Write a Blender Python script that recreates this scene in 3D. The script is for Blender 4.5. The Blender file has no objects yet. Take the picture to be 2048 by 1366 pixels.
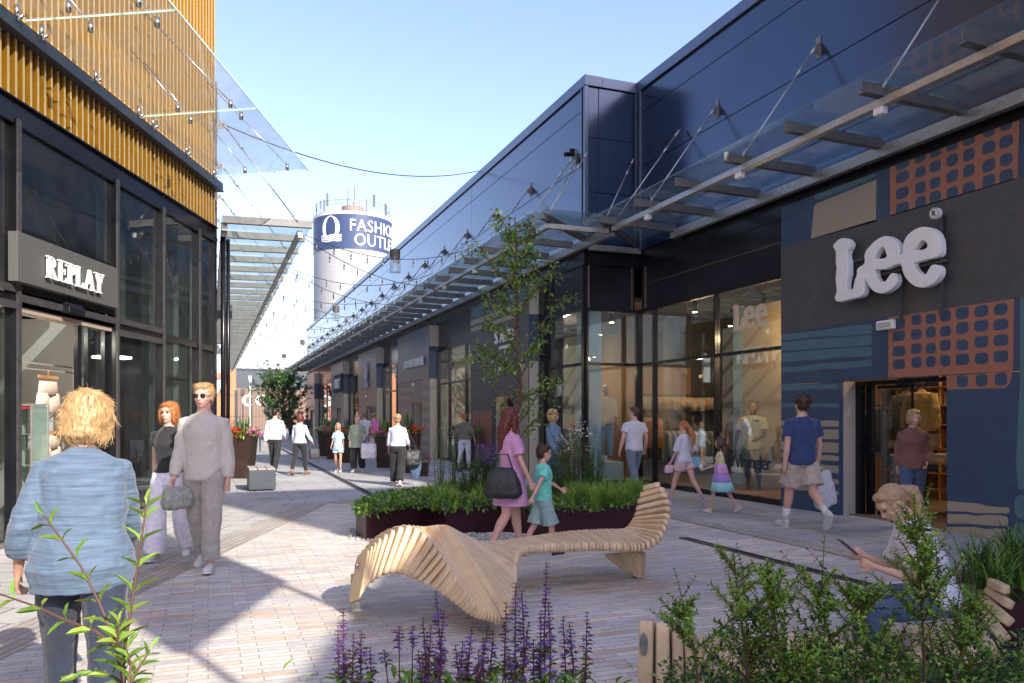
import bpy, bmesh, math, random
import numpy as np
from mathutils import Vector, Matrix, Euler, noise as mnoise
R = math.radians
random.seed(7)
scene = bpy.context.scene
col = scene.collection

# ------------------------------------------------------------------ camera, world, sun, exposure
TH = math.atan(606/1600.0)
ST, CT = math.sin(TH), math.cos(TH)
cam = bpy.data.cameras.new('camera'); camo = bpy.data.objects.new('camera', cam); col.objects.link(camo)
cam.sensor_width = 36; cam.lens = 1600/2048*36; cam.shift_y = 152/2048
cam.clip_end = 2000; cam.clip_start = 0.05
camo.location = (0, 0, 1.55); camo.rotation_euler = (R(90), 0, -TH)
scene.camera = camo

SUN_EL, SUN_AZ = R(33), math.atan2(.31, -.95)      # azimuth of the sun from +Y towards +X
sdir = Vector((math.sin(SUN_AZ)*math.cos(SUN_EL), math.cos(SUN_AZ)*math.cos(SUN_EL), math.sin(SUN_EL)))
world = bpy.data.worlds.new('World'); scene.world = world; world.use_nodes = True
wn, wl = world.node_tree.nodes, world.node_tree.links
bg = wn['Background']
sky = wn.new('ShaderNodeTexSky'); sky.sky_type = 'NISHITA'; sky.sun_disc = False
sky.sun_elevation = SUN_EL; sky.sun_rotation = SUN_AZ
sky.air_density = 1.0; sky.dust_density = 1.1; sky.ozone_density = 1.6
tint = wn.new('ShaderNodeMix'); tint.data_type = 'RGBA'; tint.blend_type = 'MULTIPLY'; tint.inputs[0].default_value = 1; tint.inputs[7].default_value = (1.0, .90, .98, 1)
wl.new(sky.outputs[0], tint.inputs[6]); wl.new(tint.outputs[2], bg.inputs[0]); bg.inputs[1].default_value = 0.106
sl = bpy.data.lights.new('sun', 'SUN'); sl.energy = 2.15; sl.angle = R(0.5); sl.color = (1, .93, .82)
so = bpy.data.objects.new('sun', sl); col.objects.link(so)
so.rotation_euler = (-sdir).to_track_quat('-Z', 'Y').to_euler(); so.location = (0, -20, 40)
scene.view_settings.view_transform = 'Standard'; scene.view_settings.look = 'None'
scene.view_settings.gamma = 1; scene.view_settings.exposure = 1.92
scene.cycles.max_bounces = 8; scene.cycles.transparent_max_bounces = 24
scene.cycles.sample_clamp_indirect = 6

# ------------------------------------------------------------------ coordinates
def C(px, py, z):            # photo pixel + depth along the camera axis -> world point
    xc = (px-1024)/1600*z; h = 1.55+(835-py)/1600*z
    return Vector((xc*CT+z*ST, -xc*ST+z*CT, h))
def CF(xc, z, h=0.0):        # camera aligned ground frame -> world
    return Vector((xc*CT+z*ST, -xc*ST+z*CT, h))
def G(px, py, h=0.0):        # pixel on the horizontal plane of height h
    return C(px, py, (1.55-h)*1600/(py-835))
def PX(px, py, X):           # pixel on the vertical plane x = X
    x = (px-1024)/1600; return C(px, py, X/(x*CT+ST))
def PY(px, py, Y):
    x = (px-1024)/1600; return C(px, py, Y/(CT-x*ST))
CAMR = Matrix.Rotation(-TH, 4, 'Z')

# ------------------------------------------------------------------ materials
def mat(name, c, rough=.6, metal=0., nscale=0, namt=.15, bscale=0, bstr=.2, spec=.5, c2=None, stretch=None, trans=0, sheen=0, coat=0, emit=None, es=0, sss=0):
    m = bpy.data.materials.new(name); m.use_nodes = True
    n, l = m.node_tree.nodes, m.node_tree.links; b = n['Principled BSDF']
    b.inputs['Base Color'].default_value = (*c, 1); b.inputs['Roughness'].default_value = rough
    b.inputs['Metallic'].default_value = metal; b.inputs['Specular IOR Level'].default_value = spec
    if sheen: b.inputs['Sheen Weight'].default_value = sheen
    if coat: b.inputs['Coat Weight'].default_value = coat; b.inputs['Coat Roughness'].default_value = .1
    if trans: b.inputs['Transmission Weight'].default_value = trans
    if sss: b.inputs['Subsurface Weight'].default_value = sss; b.inputs['Subsurface Radius'].default_value = (.02, .008, .004)
    if emit: b.inputs['Emission Color'].default_value = (*emit, 1); b.inputs['Emission Strength'].default_value = es
    tc = n.new('ShaderNodeTexCoord'); src = tc.outputs['Object']
    if stretch:
        mp = n.new('ShaderNodeMapping'); mp.inputs['Scale'].default_value = stretch; l.new(src, mp.inputs[0]); src = mp.outputs[0]
    if nscale:
        t = n.new('ShaderNodeTexNoise'); t.inputs['Scale'].default_value = nscale; t.inputs['Detail'].default_value = 5; t.inputs['Roughness'].default_value = .65
        l.new(src, t.inputs['Vector'])
        cr = n.new('ShaderNodeValToRGB'); cr.color_ramp.elements[0].position = .3; cr.color_ramp.elements[1].position = .7
        a = c; bb = c2 if c2 else tuple(min(1, v*(1+namt)) for v in c)
        if not c2: a = tuple(v*(1-namt) for v in c)
        cr.color_ramp.elements[0].color = (*a, 1); cr.color_ramp.elements[1].color = (*bb, 1)
        l.new(t.outputs['Fac'], cr.inputs[0]); l.new(cr.outputs[0], b.inputs['Base Color'])
        rr = n.new('ShaderNodeMapRange'); rr.inputs['To Min'].default_value = max(0, rough-.07); rr.inputs['To Max'].default_value = min(1, rough+.08)
        l.new(t.outputs['Fac'], rr.inputs['Value']); l.new(rr.outputs[0], b.inputs['Roughness'])
    if bscale:
        t2 = n.new('ShaderNodeTexNoise'); t2.inputs['Scale'].default_value = bscale; t2.inputs['Detail'].default_value = 3
        l.new(src, t2.inputs['Vector'])
        bu = n.new('ShaderNodeBump'); bu.inputs['Strength'].default_value = bstr; bu.inputs['Distance'].default_value = .01
        l.new(t2.outputs['Fac'], bu.inputs['Height']); l.new(bu.outputs[0], b.inputs['Normal'])
    return m

def island_var(m, v=.25, h=.02):
    n, l = m.node_tree.nodes, m.node_tree.links; b = n['Principled BSDF']; gm = n.new('ShaderNodeNewGeometry'); hs = n.new('ShaderNodeHueSaturation')
    s = b.inputs['Base Color']
    if s.links: l.new(s.links[0].from_socket, hs.inputs['Color'])
    else: hs.inputs['Color'].default_value = s.default_value
    for k, (lo, hi) in (('Value', (1-v, 1+v)), ('Hue', (.5-h, .5+h))):
        mr = n.new('ShaderNodeMapRange'); mr.inputs['To Min'].default_value = lo; mr.inputs['To Max'].default_value = hi
        if k == 'Hue': 
            mm = n.new('ShaderNodeMath'); mm.operation = 'FRACT'; m3 = n.new('ShaderNodeMath'); m3.operation = 'MULTIPLY'; m3.inputs[1].default_value = 7.31; l.new(gm.outputs['Random Per Island'], m3.inputs[0]); l.new(m3.outputs[0], mm.inputs[0]); l.new(mm.outputs[0], mr.inputs['Value'])
        else: l.new(gm.outputs['Random Per Island'], mr.inputs['Value'])
        l.new(mr.outputs[0], hs.inputs[k])
    l.new(hs.outputs[0], s)
    for nd in n:
        if nd.type == 'BSDF_TRANSLUCENT': l.new(hs.outputs[0], nd.inputs[0])
    return m

def glass_mat(name, tint=(.85, .92, .93), dirt=.03, dirtc=(.6, .6, .55), ior=1.5, rough=.0, body=None):
    m = bpy.data.materials.new(name); m.use_nodes = True
    n, l = m.node_tree.nodes, m.node_tree.links; n.remove(n['Principled BSDF']); out = n['Material Output']
    tr = n.new('ShaderNodeBsdfTransparent'); tr.inputs[0].default_value = (*tint, 1)
    gl = n.new('ShaderNodeBsdfGlossy'); gl.inputs['Roughness'].default_value = rough; gl.inputs[0].default_value = (1, 1, 1, 1)
    lw = n.new('ShaderNodeLayerWeight'); pw = n.new('ShaderNodeMath'); pw.operation = 'POWER'; l.new(lw.outputs['Facing'], pw.inputs[0]); pw.inputs[1].default_value = 4.2
    lw.inputs[0].default_value = .5; f0 = ((ior-1)/(ior+1))**2; fr = n.new('ShaderNodeMapRange'); fr.inputs['To Min'].default_value = f0; fr.inputs['To Max'].default_value = .95; l.new(pw.outputs[0], fr.inputs['Value'])
    mx = n.new('ShaderNodeMixShader'); l.new(fr.outputs[0], mx.inputs[0]); l.new(tr.outputs[0], mx.inputs[1]); l.new(gl.outputs[0], mx.inputs[2])
    df = n.new('ShaderNodeBsdfDiffuse'); df.inputs[0].default_value = (*dirtc, 1)
    tl = n.new('ShaderNodeBsdfTranslucent'); tl.inputs[0].default_value = (*dirtc, 1)
    dm = n.new('ShaderNodeMixShader'); dm.inputs[0].default_value = .5; l.new(df.outputs[0], dm.inputs[1]); l.new(tl.outputs[0], dm.inputs[2])
    nt = n.new('ShaderNodeTexNoise'); nt.inputs['Scale'].default_value = 3; nt.inputs['Detail'].default_value = 8
    tc = n.new('ShaderNodeTexCoord'); l.new(tc.outputs['Object'], nt.inputs['Vector'])
    mr = n.new('ShaderNodeMapRange'); mr.inputs['From Min'].default_value = .3; mr.inputs['From Max'].default_value = .7
    mr.inputs['To Min'].default_value = dirt*.5; mr.inputs['To Max'].default_value = dirt*1.5; l.new(nt.outputs['Fac'], mr.inputs['Value'])
    m2 = n.new('ShaderNodeMixShader'); l.new(mr.outputs[0], m2.inputs[0]); l.new(mx.outputs[0], m2.inputs[1]); l.new(dm.outputs[0], m2.inputs[2])
    l.new(m2.outputs[0], out.inputs[0]); return m

# ------------------------------------------------------------------ mesh builder
class MB:
    def __init__(s, T=None): s.v = []; s.f = []; s.mi = []; s.T = T; s.n = 0; s.cur = 0
    def add(s, verts, faces, mi=None):
        verts = np.asarray(verts, float).reshape(-1, 3); s.v.append(verts)
        k = s.n
        s.f += [tuple(i+k for i in f) for f in faces]; s.mi += [s.cur if mi is None else mi]*len(faces); s.n += len(verts)
        return s
    def box(s, a, b, mi=None):
        x0, y0, z0 = [min(p, q) for p, q in zip(a, b)]; x1, y1, z1 = [max(p, q) for p, q in zip(a, b)]
        return s.add([(x0,y0,z0),(x1,y0,z0),(x1,y1,z0),(x0,y1,z0),(x0,y0,z1),(x1,y0,z1),(x1,y1,z1),(x0,y1,z1)],
              [(0,3,2,1),(4,5,6,7),(0,1,5,4),(1,2,6,5),(2,3,7,6),(3,0,4,7)], mi)
    def beam(s, p, q, w, h, up=(0,0,1), mi=None):        # rectangular bar p->q
        p, q = Vector(p), Vector(q); d = (q-p).normalized(); u = Vector(up)
        r = d.cross(u).normalized(); u = r.cross(d).normalized(); r *= w/2; u *= h/2
        vs = [p-r-u, p+r-u, p+r+u, p-r+u, q-r-u, q+r-u, q+r+u, q-r+u]
        return s.add([tuple(v) for v in vs], [(0,1,2,3),(7,6,5,4),(0,4,5,1),(1,5,6,2),(2,6,7,3),(3,7,4,0)], mi)
    def tube(s, pts, rad, n=8, mi=None, caps=True, ref=None, ratio=1.0):
        P = np.array([tuple(p) for p in pts], float); m = len(P)
        rad = np.full(m, rad) if np.isscalar(rad) else np.array(rad, float)
        T = np.gradient(P, axis=0); T /= np.linalg.norm(T, axis=1)[:, None]+1e-12
        r = np.array(ref if ref is not None else ((0, 0, 1) if abs(T[0][2]) < .9 else (1, 0, 0)), float)
        vs = []
        ang = np.linspace(0, 2*np.pi, n, endpoint=False)
        for i in range(m):
            a = r-T[i]*np.dot(r, T[i]); a /= np.linalg.norm(a)+1e-12
            if ref is None: r = a
            b = np.cross(T[i], a)
            vs.append(P[i]+rad[i]*(np.outer(np.cos(ang), a)*ratio+np.outer(np.sin(ang), b)))
        vs = np.vstack(vs); f = []
        for i in range(m-1):
            for j in range(n):
                k = (j+1) % n; f.append((i*n+j, i*n+k, (i+1)*n+k, (i+1)*n+j))
        if caps: f.append(tuple(range(n-1, -1, -1))); f.append(tuple((m-1)*n+j for j in range(n)))
        return s.add(vs, f, mi)
    def loft(s, rings, mi=None, caps=True):
        n = len(rings[0]); vs = np.vstack([np.array([tuple(p) for p in r]) for r in rings]); f = []
        for i in range(len(rings)-1):
            for j in range(n):
                k = (j+1) % n; f.append((i*n+j, i*n+k, (i+1)*n+k, (i+1)*n+j))
        if caps: f.append(tuple(range(n-1, -1, -1))); m = len(rings); f.append(tuple((m-1)*n+j for j in range(n)))
        return s.add(vs, f, mi)
    def ell(s, c, r, n=12, m=8, M=None, mi=None):
        vs = []; f = []
        for i in range(m+1):
            t = math.pi*i/m
            for j in range(n):
                a = 2*math.pi*j/n
                v = Vector((r[0]*math.sin(t)*math.cos(a), r[1]*math.sin(t)*math.sin(a), r[2]*math.cos(t)))
                if M: v = M @ v
                vs.append(v+Vector(c))
        for i in range(m):
            for j in range(n):
                k = (j+1) % n
                if i == 0: f.append((0, (i+1)*n+j, (i+1)*n+k))
                elif i == m-1: f.append((i*n+j, m*n, i*n+k))
                else: f.append((i*n+j, (i+1)*n+j, (i+1)*n+k, i*n+k))
        return s.add([tuple(v) for v in vs], f, mi)
    def prism(s, poly, d, mi=None):                     # planar polygon list of 3D points extruded by vector d
        n = len(poly); P = [Vector(p) for p in poly]; Q = [p+Vector(d) for p in P]
        f = [tuple(range(n-1, -1, -1)), tuple(range(n, 2*n))]
        f += [(i, (i+1) % n, n+(i+1) % n, n+i) for i in range(n)]
        return s.add([tuple(v) for v in P+Q], f, mi)
    def quad(s, a, b, c, d, mi=None): return s.add([tuple(a), tuple(b), tuple(c), tuple(d)], [(0, 1, 2, 3)], mi)
    def build(s, name, mats, parent=None, smooth=False, bevel=0, fix=False):
        me = bpy.data.meshes.new(name)
        v = np.vstack(s.v) if s.v else np.zeros((0, 3))
        if s.T is not None: v = (np.c_[v, np.ones(len(v))] @ np.array(s.T).T)[:, :3]
        me.from_pydata(v.tolist(), [], s.f)
        if not isinstance(mats, (list, tuple)): mats = [mats]
        for m in mats: me.materials.append(m)
        me.polygons.foreach_set('material_index', s.mi)
        if smooth: me.polygons.foreach_set('use_smooth', [True]*len(me.polygons))
        if fix:
            bm = bmesh.new(); bm.from_mesh(me); bmesh.ops.recalc_face_normals(bm, faces=bm.faces); bm.to_mesh(me); bm.free()
        me.update()
        o = bpy.data.objects.new(name, me); col.objects.link(o)
        if parent:
            o.parent = parent
        if bevel:
            md = o.modifiers.new('bevel', 'BEVEL'); md.width = bevel; md.segments = 2; md.limit_method = 'ANGLE'
        return o

def tag(o, label, cat, group=None, kind=None):
    if label: o['label'] = label
    if cat: o['category'] = cat
    if group: o['group'] = group
    if kind: o['kind'] = kind
    return o
def empty(name, loc, label=None, cat=None, group=None, rz=0, kind=None):
    o = bpy.data.objects.new(name, None); col.objects.link(o); o.location = loc; o.rotation_euler = (0, 0, rz); o.empty_display_size = .1
    return tag(o, label, cat, group, kind)
def struct(o): o['kind'] = 'structure'; return o
def copy_tree(o, parent=None):
    c = o.copy(); col.objects.link(c); c.parent = parent
    for ch in [x for x in bpy.data.objects if x.parent == o]: copy_tree(ch, c)
    return c
def wpart(mb, name, mats, root, **k):     # part given in WORLD coordinates, parented under an un-rotated root
    off = Vector(root.location)
    for i in range(len(mb.v)): 
        if mb.T is not None: mb.v[i] = (np.c_[mb.v[i], np.ones(len(mb.v[i]))] @ np.array(mb.T).T)[:, :3]
        mb.v[i] = mb.v[i]-np.array(off)
    mb.T = None
    return mb.build(name, mats, root, **k)

def text_mb(txt, size, depth, extr=None, spacing=1.0, bold=0.0):
    """text as mesh verts (x right, y up, z out) and faces, flat centred at origin"""
    cu = bpy.data.curves.new('t', 'FONT'); cu.body = txt; cu.size = size; cu.extrude = depth/2; cu.align_x = 'CENTER'; cu.space_character = spacing
    cu.offset = bold; cu.resolution_u = 3
    o = bpy.data.objects.new('t', cu); col.objects.link(o)
    dg = bpy.context.evaluated_depsgraph_get(); me = bpy.data.meshes.new_from_object(o.evaluated_get(dg))
    v = np.array([tuple(x.co) for x in me.vertices]); f = [tuple(p.vertices) for p in me.polygons]
    bpy.data.objects.remove(o); bpy.data.curves.remove(cu); bpy.data.meshes.remove(me)
    return v, f
def place_text(mb, txt, size, depth, org, right, up, out, spacing=1, bold=0, stretch=1, mi=None):
    v, f = text_mb(txt, size, depth, spacing=spacing, bold=bold)
    r, u, o = Vector(right).normalized(), Vector(up).normalized(), Vector(out).normalized()
    w = np.outer(v[:, 0]*stretch, r)+np.outer(v[:, 1], u)+np.outer(v[:, 2], o)+np.array(tuple(org))
    mb.add(w, f, mi); return mb
def fillpoly(loops, org, right, up, out, depth):
    """2D outline with holes -> solid mesh via a filled 2D curve"""
    cu = bpy.data.curves.new('p', 'CURVE'); cu.dimensions = '2D'; cu.fill_mode = 'BOTH'; cu.extrude = depth/2; cu.bevel_depth = min(.012, depth*.2); cu.bevel_resolution = 2; cu.offset = -min(.012, depth*.2)
    for lp in loops:
        sp = cu.splines.new('POLY'); sp.points.add(len(lp)-1); sp.use_cyclic_u = True
        for i, (x, y) in enumerate(lp): sp.points[i].co = (x, y, 0, 1)
    o = bpy.data.objects.new('p', cu); col.objects.link(o)
    dg = bpy.context.evaluated_depsgraph_get(); me = bpy.data.meshes.new_from_object(o.evaluated_get(dg))
    v = np.array([tuple(x.co) for x in me.vertices]); f = [tuple(p.vertices) for p in me.polygons]
    bpy.data.objects.remove(o); bpy.data.curves.remove(cu); bpy.data.meshes.remove(me)
    r, u, w = [np.array(tuple(Vector(t).normalized())) for t in (right, up, out)]
    return np.outer(v[:, 0], r)+np.outer(v[:, 1], u)+np.outer(v[:, 2], w)+np.array(tuple(org)), f

# ------------------------------------------------------------------ material library
M = {}
M['navy'] = mat('navy_cladding', (.030, .047, .092), .2, .55, nscale=2.2, namt=.1, bscale=1.3, bstr=.07, stretch=(1, .3, .3), spec=.7)
M['coping'] = mat('coping_metal', (.09, .11, .16), .35, .6, nscale=2)
M['black'] = mat('black_metal', (.012, .012, .016), .25, .3, nscale=3, namt=.2)
M['blackpanel'] = mat('black_panel', (.018, .018, .028), .18, .3, nscale=1.2, namt=.2, bscale=1.3, bstr=.05)
M['bronze'] = mat('bronze_edge', (.30, .20, .15), .4, .7)
M['galv'] = mat('galvanised_steel', (.42, .41, .39), .42, .75, nscale=14, namt=.22, bscale=40, bstr=.05)
M['galvd'] = mat('weathered_steel', (.165, .16, .155), .5, .5, nscale=8, namt=.25)
M['steel'] = mat('stainless', (.62, .62, .63), .25, 1.0)
M['glass'] = glass_mat('window_glass', (.88, .91, .91), .005, ior=1.85)
M['cglass'] = glass_mat('canopy_glass', (.90, .955, .96), .05, (.55, .70, .72), ior=1.35, rough=.02)
M['gglass'] = glass_mat('dusty_canopy_glass', (.93, .95, .94), .13, (.50, .48, .42), ior=1.3, rough=.02)
M['gold'] = mat('gold_cladding', (.36, .17, .010), .42, .4, nscale=9, namt=.16, stretch=(1, 1, .12), c2=(.44, .22, .02))
M['goldtip'] = mat('gold_fin_edge', (.66, .48, .22), .4, .2, nscale=6, namt=.12, stretch=(1, 1, .1))
M['steelblue'] = mat('painted_beam', (.045, .055, .075), .4, .3, nscale=10, namt=.2)
M['concrete'] = mat('tower_concrete', (.36, .36, .36), .85, nscale=.9, namt=.06, bscale=3, bstr=.1, stretch=(1, 1, 6))
M['towerblue'] = mat('tower_blue_band', (.032, .055, .13), .5, nscale=.4, namt=.05)
M['white'] = mat('white_paint', (.8, .8, .8), .45, nscale=6, namt=.03)
M['whites'] = mat('sign_white', (.9, .9, .9), .3, nscale=4, namt=.05, bscale=6, bstr=.12)
M['wood'] = mat('gate_wood', (.40, .21, .10), .65, nscale=5, namt=.3, stretch=(4, 4, .5))
M['orange'] = mat('orange_cladding', (.50, .20, .09), .6, nscale=2, namt=.12)
M['darkgrey'] = mat('dark_grey', (.045, .048, .055), .55, nscale=3, namt=.15)
M['taupe'] = mat('taupe_panel', (.078, .077, .082), .5, nscale=7, namt=.14)
M['mnavy'] = mat('mural_navy', (.040, .070, .13), .45, nscale=7, namt=.14)
M['mteal'] = mat('mural_teal', (.08, .165, .205), .45, nscale=8, namt=.1)
M['mcopper'] = mat('mural_copper', (.36, .15, .095), .45, nscale=8, namt=.12)
M['mcream'] = mat('mural_cream', (.36, .31, .23), .5, nscale=60, namt=.1)
M['greypanel'] = mat('grey_facade_panel', (.17, .17, .18), .38, .25, nscale=2, namt=.12, stretch=(1, 1, .4))
M['beige'] = mat('beige_panel', (.46, .41, .33), .6, nscale=12, namt=.06)
M['signgrey'] = mat('sign_grey', (.08, .08, .073), .6, nscale=25, namt=.1)
M['corten'] = mat('burgundy_steel', (.052, .016, .024), .35, .35, nscale=4, namt=.25, bscale=6, bstr=.05)
M['rust'] = mat('brown_planter', (.045, .026, .022), .5, .4, nscale=5, namt=.35)
M['anth'] = mat('anthracite', (.07, .085, .10), .45, .3, nscale=20, namt=.1)
M['greywood'] = mat('weathered_wood', (.34, .31, .28), .8, nscale=9, namt=.25, stretch=(8, .6, 8))
M['intwall'] = mat('interior_plaster', (.22, .13, .07), .9, nscale=1, namt=.1)
M['intdark'] = mat('interior_dark', (.05, .045, .04), .8, nscale=2)
M['intgrey'] = mat('interior_grey', (.30, .31, .29), .9, nscale=1, namt=.08)
M['intwood'] = mat('interior_wood', (.42, .20, .07), .6, nscale=6, namt=.3, stretch=(1, 1, .3))
M['lamp'] = mat('lamp_warm', (1, .8, .5), .5, emit=(1, .72, .38), es=14)
M['black_m'] = mat('matt_black', (.02, .02, .022), .7)
M['rubber'] = mat('rubber', (.03, .03, .03), .8)
M['bluepanel'] = mat('pale_blue_panel', (.34, .50, .56), .5, nscale=3, namt=.05)

def brickmat(name, bw, bh, cols, mortar, ms=.03, rot=0, rough=.75, bump=.35, sub=14, msm=.1, off=(0, 0, 0)):
    m = bpy.data.materials.new(name); m.use_nodes = True; n, l = m.node_tree.nodes, m.node_tree.links; b = n['Principled BSDF']
    tc = n.new('ShaderNodeTexCoord'); mp = n.new('ShaderNodeMapping'); mp.inputs['Rotation'].default_value = (0, 0, rot); mp.inputs['Location'].default_value = off
    l.new(tc.outputs['Object'], mp.inputs[0])
    wob = n.new('ShaderNodeTexNoise'); wob.inputs['Scale'].default_value = 2.2; l.new(mp.outputs[0], wob.inputs['Vector'])
    vm = n.new('ShaderNodeVectorMath'); vm.operation = 'SCALE'; vm.inputs['Scale'].default_value = .012; l.new(wob.outputs['Color'], vm.inputs[0])
    va = n.new('ShaderNodeVectorMath'); va.operation = 'ADD'; l.new(mp.outputs[0], va.inputs[0]); l.new(vm.outputs[0], va.inputs[1])
    br = n.new('ShaderNodeTexBrick'); br.inputs['Scale'].default_value = 1; br.inputs['Brick Width'].default_value = bw; br.inputs['Row Height'].default_value = bh
    br.inputs['Mortar Size'].default_value = ms*bh; br.inputs['Mortar Smooth'].default_value = msm; br.inputs['Bias'].default_value = 0
    br.offset = .37; br.offset_frequency = 2; br.inputs['Color1'].default_value = (0, 0, 0, 1); br.inputs['Color2'].default_value = (1, 1, 1, 1); br.inputs['Mortar'].default_value = (.5, .5, .5, 1)
    l.new(va.outputs[0], br.inputs['Vector'])
    cr = n.new('ShaderNodeValToRGB'); cr.color_ramp.interpolation = 'LINEAR'
    k = len(cols); e = cr.color_ramp.elements
    while len(e) < k: e.new(.5)
    for i, c in enumerate(cols): e[i].position = i/(k-1); e[i].color = (*c, 1)
    l.new(br.outputs['Color'], cr.inputs[0])
    ns = n.new('ShaderNodeTexNoise'); ns.inputs['Scale'].default_value = sub; ns.inputs['Detail'].default_value = 6; ns.inputs['Roughness'].default_value = .7; l.new(tc.outputs['Object'], ns.inputs['Vector'])
    nl = n.new('ShaderNodeTexNoise'); nl.inputs['Scale'].default_value = .55; nl.inputs['Detail'].default_value = 5; l.new(tc.outputs['Object'], nl.inputs['Vector'])
    ma = n.new('ShaderNodeMath'); ma.operation = 'ADD'; l.new(ns.outputs['Fac'], ma.inputs[0]); l.new(nl.outputs['Fac'], ma.inputs[1])
    mr = n.new('ShaderNodeMapRange'); mr.inputs['From Min'].default_value = .7; mr.inputs['From Max'].default_value = 1.3; mr.inputs['To Min'].default_value = .74; mr.inputs['To Max'].default_value = 1.16; l.new(ma.outputs[0], mr.inputs['Value'])
    mu = n.new('ShaderNodeVectorMath'); mu.operation = 'SCALE'; l.new(cr.outputs[0], mu.inputs[0]); l.new(mr.outputs[0], mu.inputs['Scale'])
    mx = n.new('ShaderNodeMix'); mx.data_type = 'RGBA'; l.new(br.outputs['Fac'], mx.inputs[0]); l.new(mu.outputs[0], mx.inputs[6]); mx.inputs[7].default_value = (*mortar, 1)
    l.new(mx.outputs[2], b.inputs['Base Color'])
    b.inputs['Roughness'].default_value = rough; b.inputs['Specular IOR Level'].default_value = .35
    vo = n.new('ShaderNodeTexVoronoi'); vo.inputs['Scale'].default_value = 1.9; l.new(tc.outputs['Object'], vo.inputs['Vector'])
    vr = n.new('ShaderNodeMapRange'); vr.inputs['From Min'].default_value = .018; vr.inputs['From Max'].default_value = .035; vr.inputs['To Min'].default_value = .62; vr.inputs['To Max'].default_value = 1; l.new(vo.outputs['Distance'], vr.inputs['Value'])
    nst = n.new('ShaderNodeTexNoise'); nst.inputs['Scale'].default_value = 1.3; nst.inputs['Detail'].default_value = 8; nst.inputs['Roughness'].default_value = .75; l.new(tc.outputs['Object'], nst.inputs['Vector'])
    sr = n.new('ShaderNodeMapRange'); sr.inputs['From Min'].default_value = .34; sr.inputs['From Max'].default_value = .5; sr.inputs['To Min'].default_value = .78; sr.inputs['To Max'].default_value = 1.02; l.new(nst.outputs['Fac'], sr.inputs['Value'])
    mm_ = n.new('ShaderNodeMath'); mm_.operation = 'MULTIPLY'; l.new(vr.outputs[0], mm_.inputs[0]); l.new(sr.outputs[0], mm_.inputs[1])
    ms_ = n.new('ShaderNodeVectorMath'); ms_.operation = 'SCALE'; l.new(mx.outputs[2], ms_.inputs[0]); l.new(mm_.outputs[0], ms_.inputs['Scale']); l.new(ms_.outputs[0], b.inputs['Base Color'])
    sb = n.new('ShaderNodeMath'); sb.operation = 'SUBTRACT'; l.new(ns.outputs['Fac'], sb.inputs[0]); l.new(br.outputs['Fac'], sb.inputs[1])
    bu = n.new('ShaderNodeBump'); bu.inputs['Strength'].default_value = bump; bu.inputs['Distance'].default_value = .006; l.new(sb.outputs[0], bu.inputs['Height']); l.new(bu.outputs[0], b.inputs['Normal'])
    return m
M['slab'] = brickmat('grey_slabs', .9, .45, [(.36, .355, .35), (.43, .42, .41), (.39, .385, .375)], (.12, .12, .115), .018, rot=0, sub=30, bump=.15)
M['slabL'] = brickmat('grey_slabs_turned', .75, .5, [(.38, .36, .335), (.44, .42, .39), (.41, .39, .36)], (.10, .09, .085), .018, rot=TH, sub=30, bump=.15)
M['setts'] = brickmat('stone_setts', .31, .078, [(.42, .41, .40), (.64, .57, .48), (.50, .50, .51), (.70, .64, .56), (.58, .43, .33), (.70, .66, .60), (.52, .49, .46), (.66, .58, .48)], (.34, .31, .28), .06, sub=22, bump=.6)
M['strip'] = brickmat('edge_setts', .45, .085, [(.36, .31, .26), (.44, .39, .33), (.38, .35, .32)], (.17, .155, .14), .07, rot=TH+R(90), sub=22, bump=.6)
M['slit'] = mat('drain_slot', (.035, .03, .032), .6, .4, nscale=30, namt=.3)
M['drain'] = mat('drain_frame', (.15, .13, .13), .45, .6, nscale=20, namt=.2)

# ------------------------------------------------------------------ ground
g = MB(); g.box((-300, -150, -.3), (500, 700, 0)); struct(g.build('ground', M['slab']))
def sheet(name, pts, z, m):
    b = MB(); b.prism([(p[0], p[1], z) for p in pts], (0, 0, -.003)); o = b.build(name, m, fix=True); return struct(o)
# turned slabs beside the gold building
a0, a1, a2, a3 = CF(-8, -3), CF(-3.62, -3), CF(-3.73, 14.6), CF(-6.6, 16.6)
sheet('pavement', [a0, a1, a2, a3], .004, M['slabL'])
e0 = CF(-3.61, 14.62); 
sheet('plaza_paving', [CF(-3.6, -3), (6.85, -9), (6.85, e0.y-.25), (e0.x+.25, e0.y-.25)], .004, M['setts'])
sheet('paving_border', [CF(-3.72, -3), CF(-3.22, -3), CF(-3.3, 13.4), (e0.x+.25, e0.y), (e0.x-.1, e0.y)][:], .009, M['strip'])
sheet('paving_border', [(e0.x+.1, e0.y-.02), (e0.x+.35, e0.y-.45), (6.85, e0.y-.45), (6.85, e0.y-.02)], .0095, M['strip'])
sheet('paving_border', [(6.6, e0.y-.45), (6.6, -9), (6.9, -9), (6.9, e0.y-.02), (6.6, e0.y-.02)], .0135, M['strip'])
def drain(x0, y0, x1, y1, w=.13, slots=True):
    t = empty('drain_channel', ((x0+x1)/2, (y0+y1)/2, 0))
    b = MB(); p, q = Vector((x0, y0, .012)), Vector((x1, y1, .012)); b.beam(p, q, w, .012)
    wpart(b, 'channel_frame', M['drain'], t)
    b = MB(); d = (q-p).normalized(); nn = int((q-p).length/.045); s = Vector((-d.y, d.x, 0))
    for i in range(min(nn, 1500)):
        c = p+d*(i+.5)*(q-p).length/nn+Vector((0, 0, .0075))
        b.beam(c-s*w*.38, c+s*w*.38, .018, .002)
    wpart(b, 'grate', M['slit'], t); return t
tag(drain(5.68, 8.8, 5.68, 5.2), 'long dark slotted drain channel set in the setts in front of the blue shop', 'drain')
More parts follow.
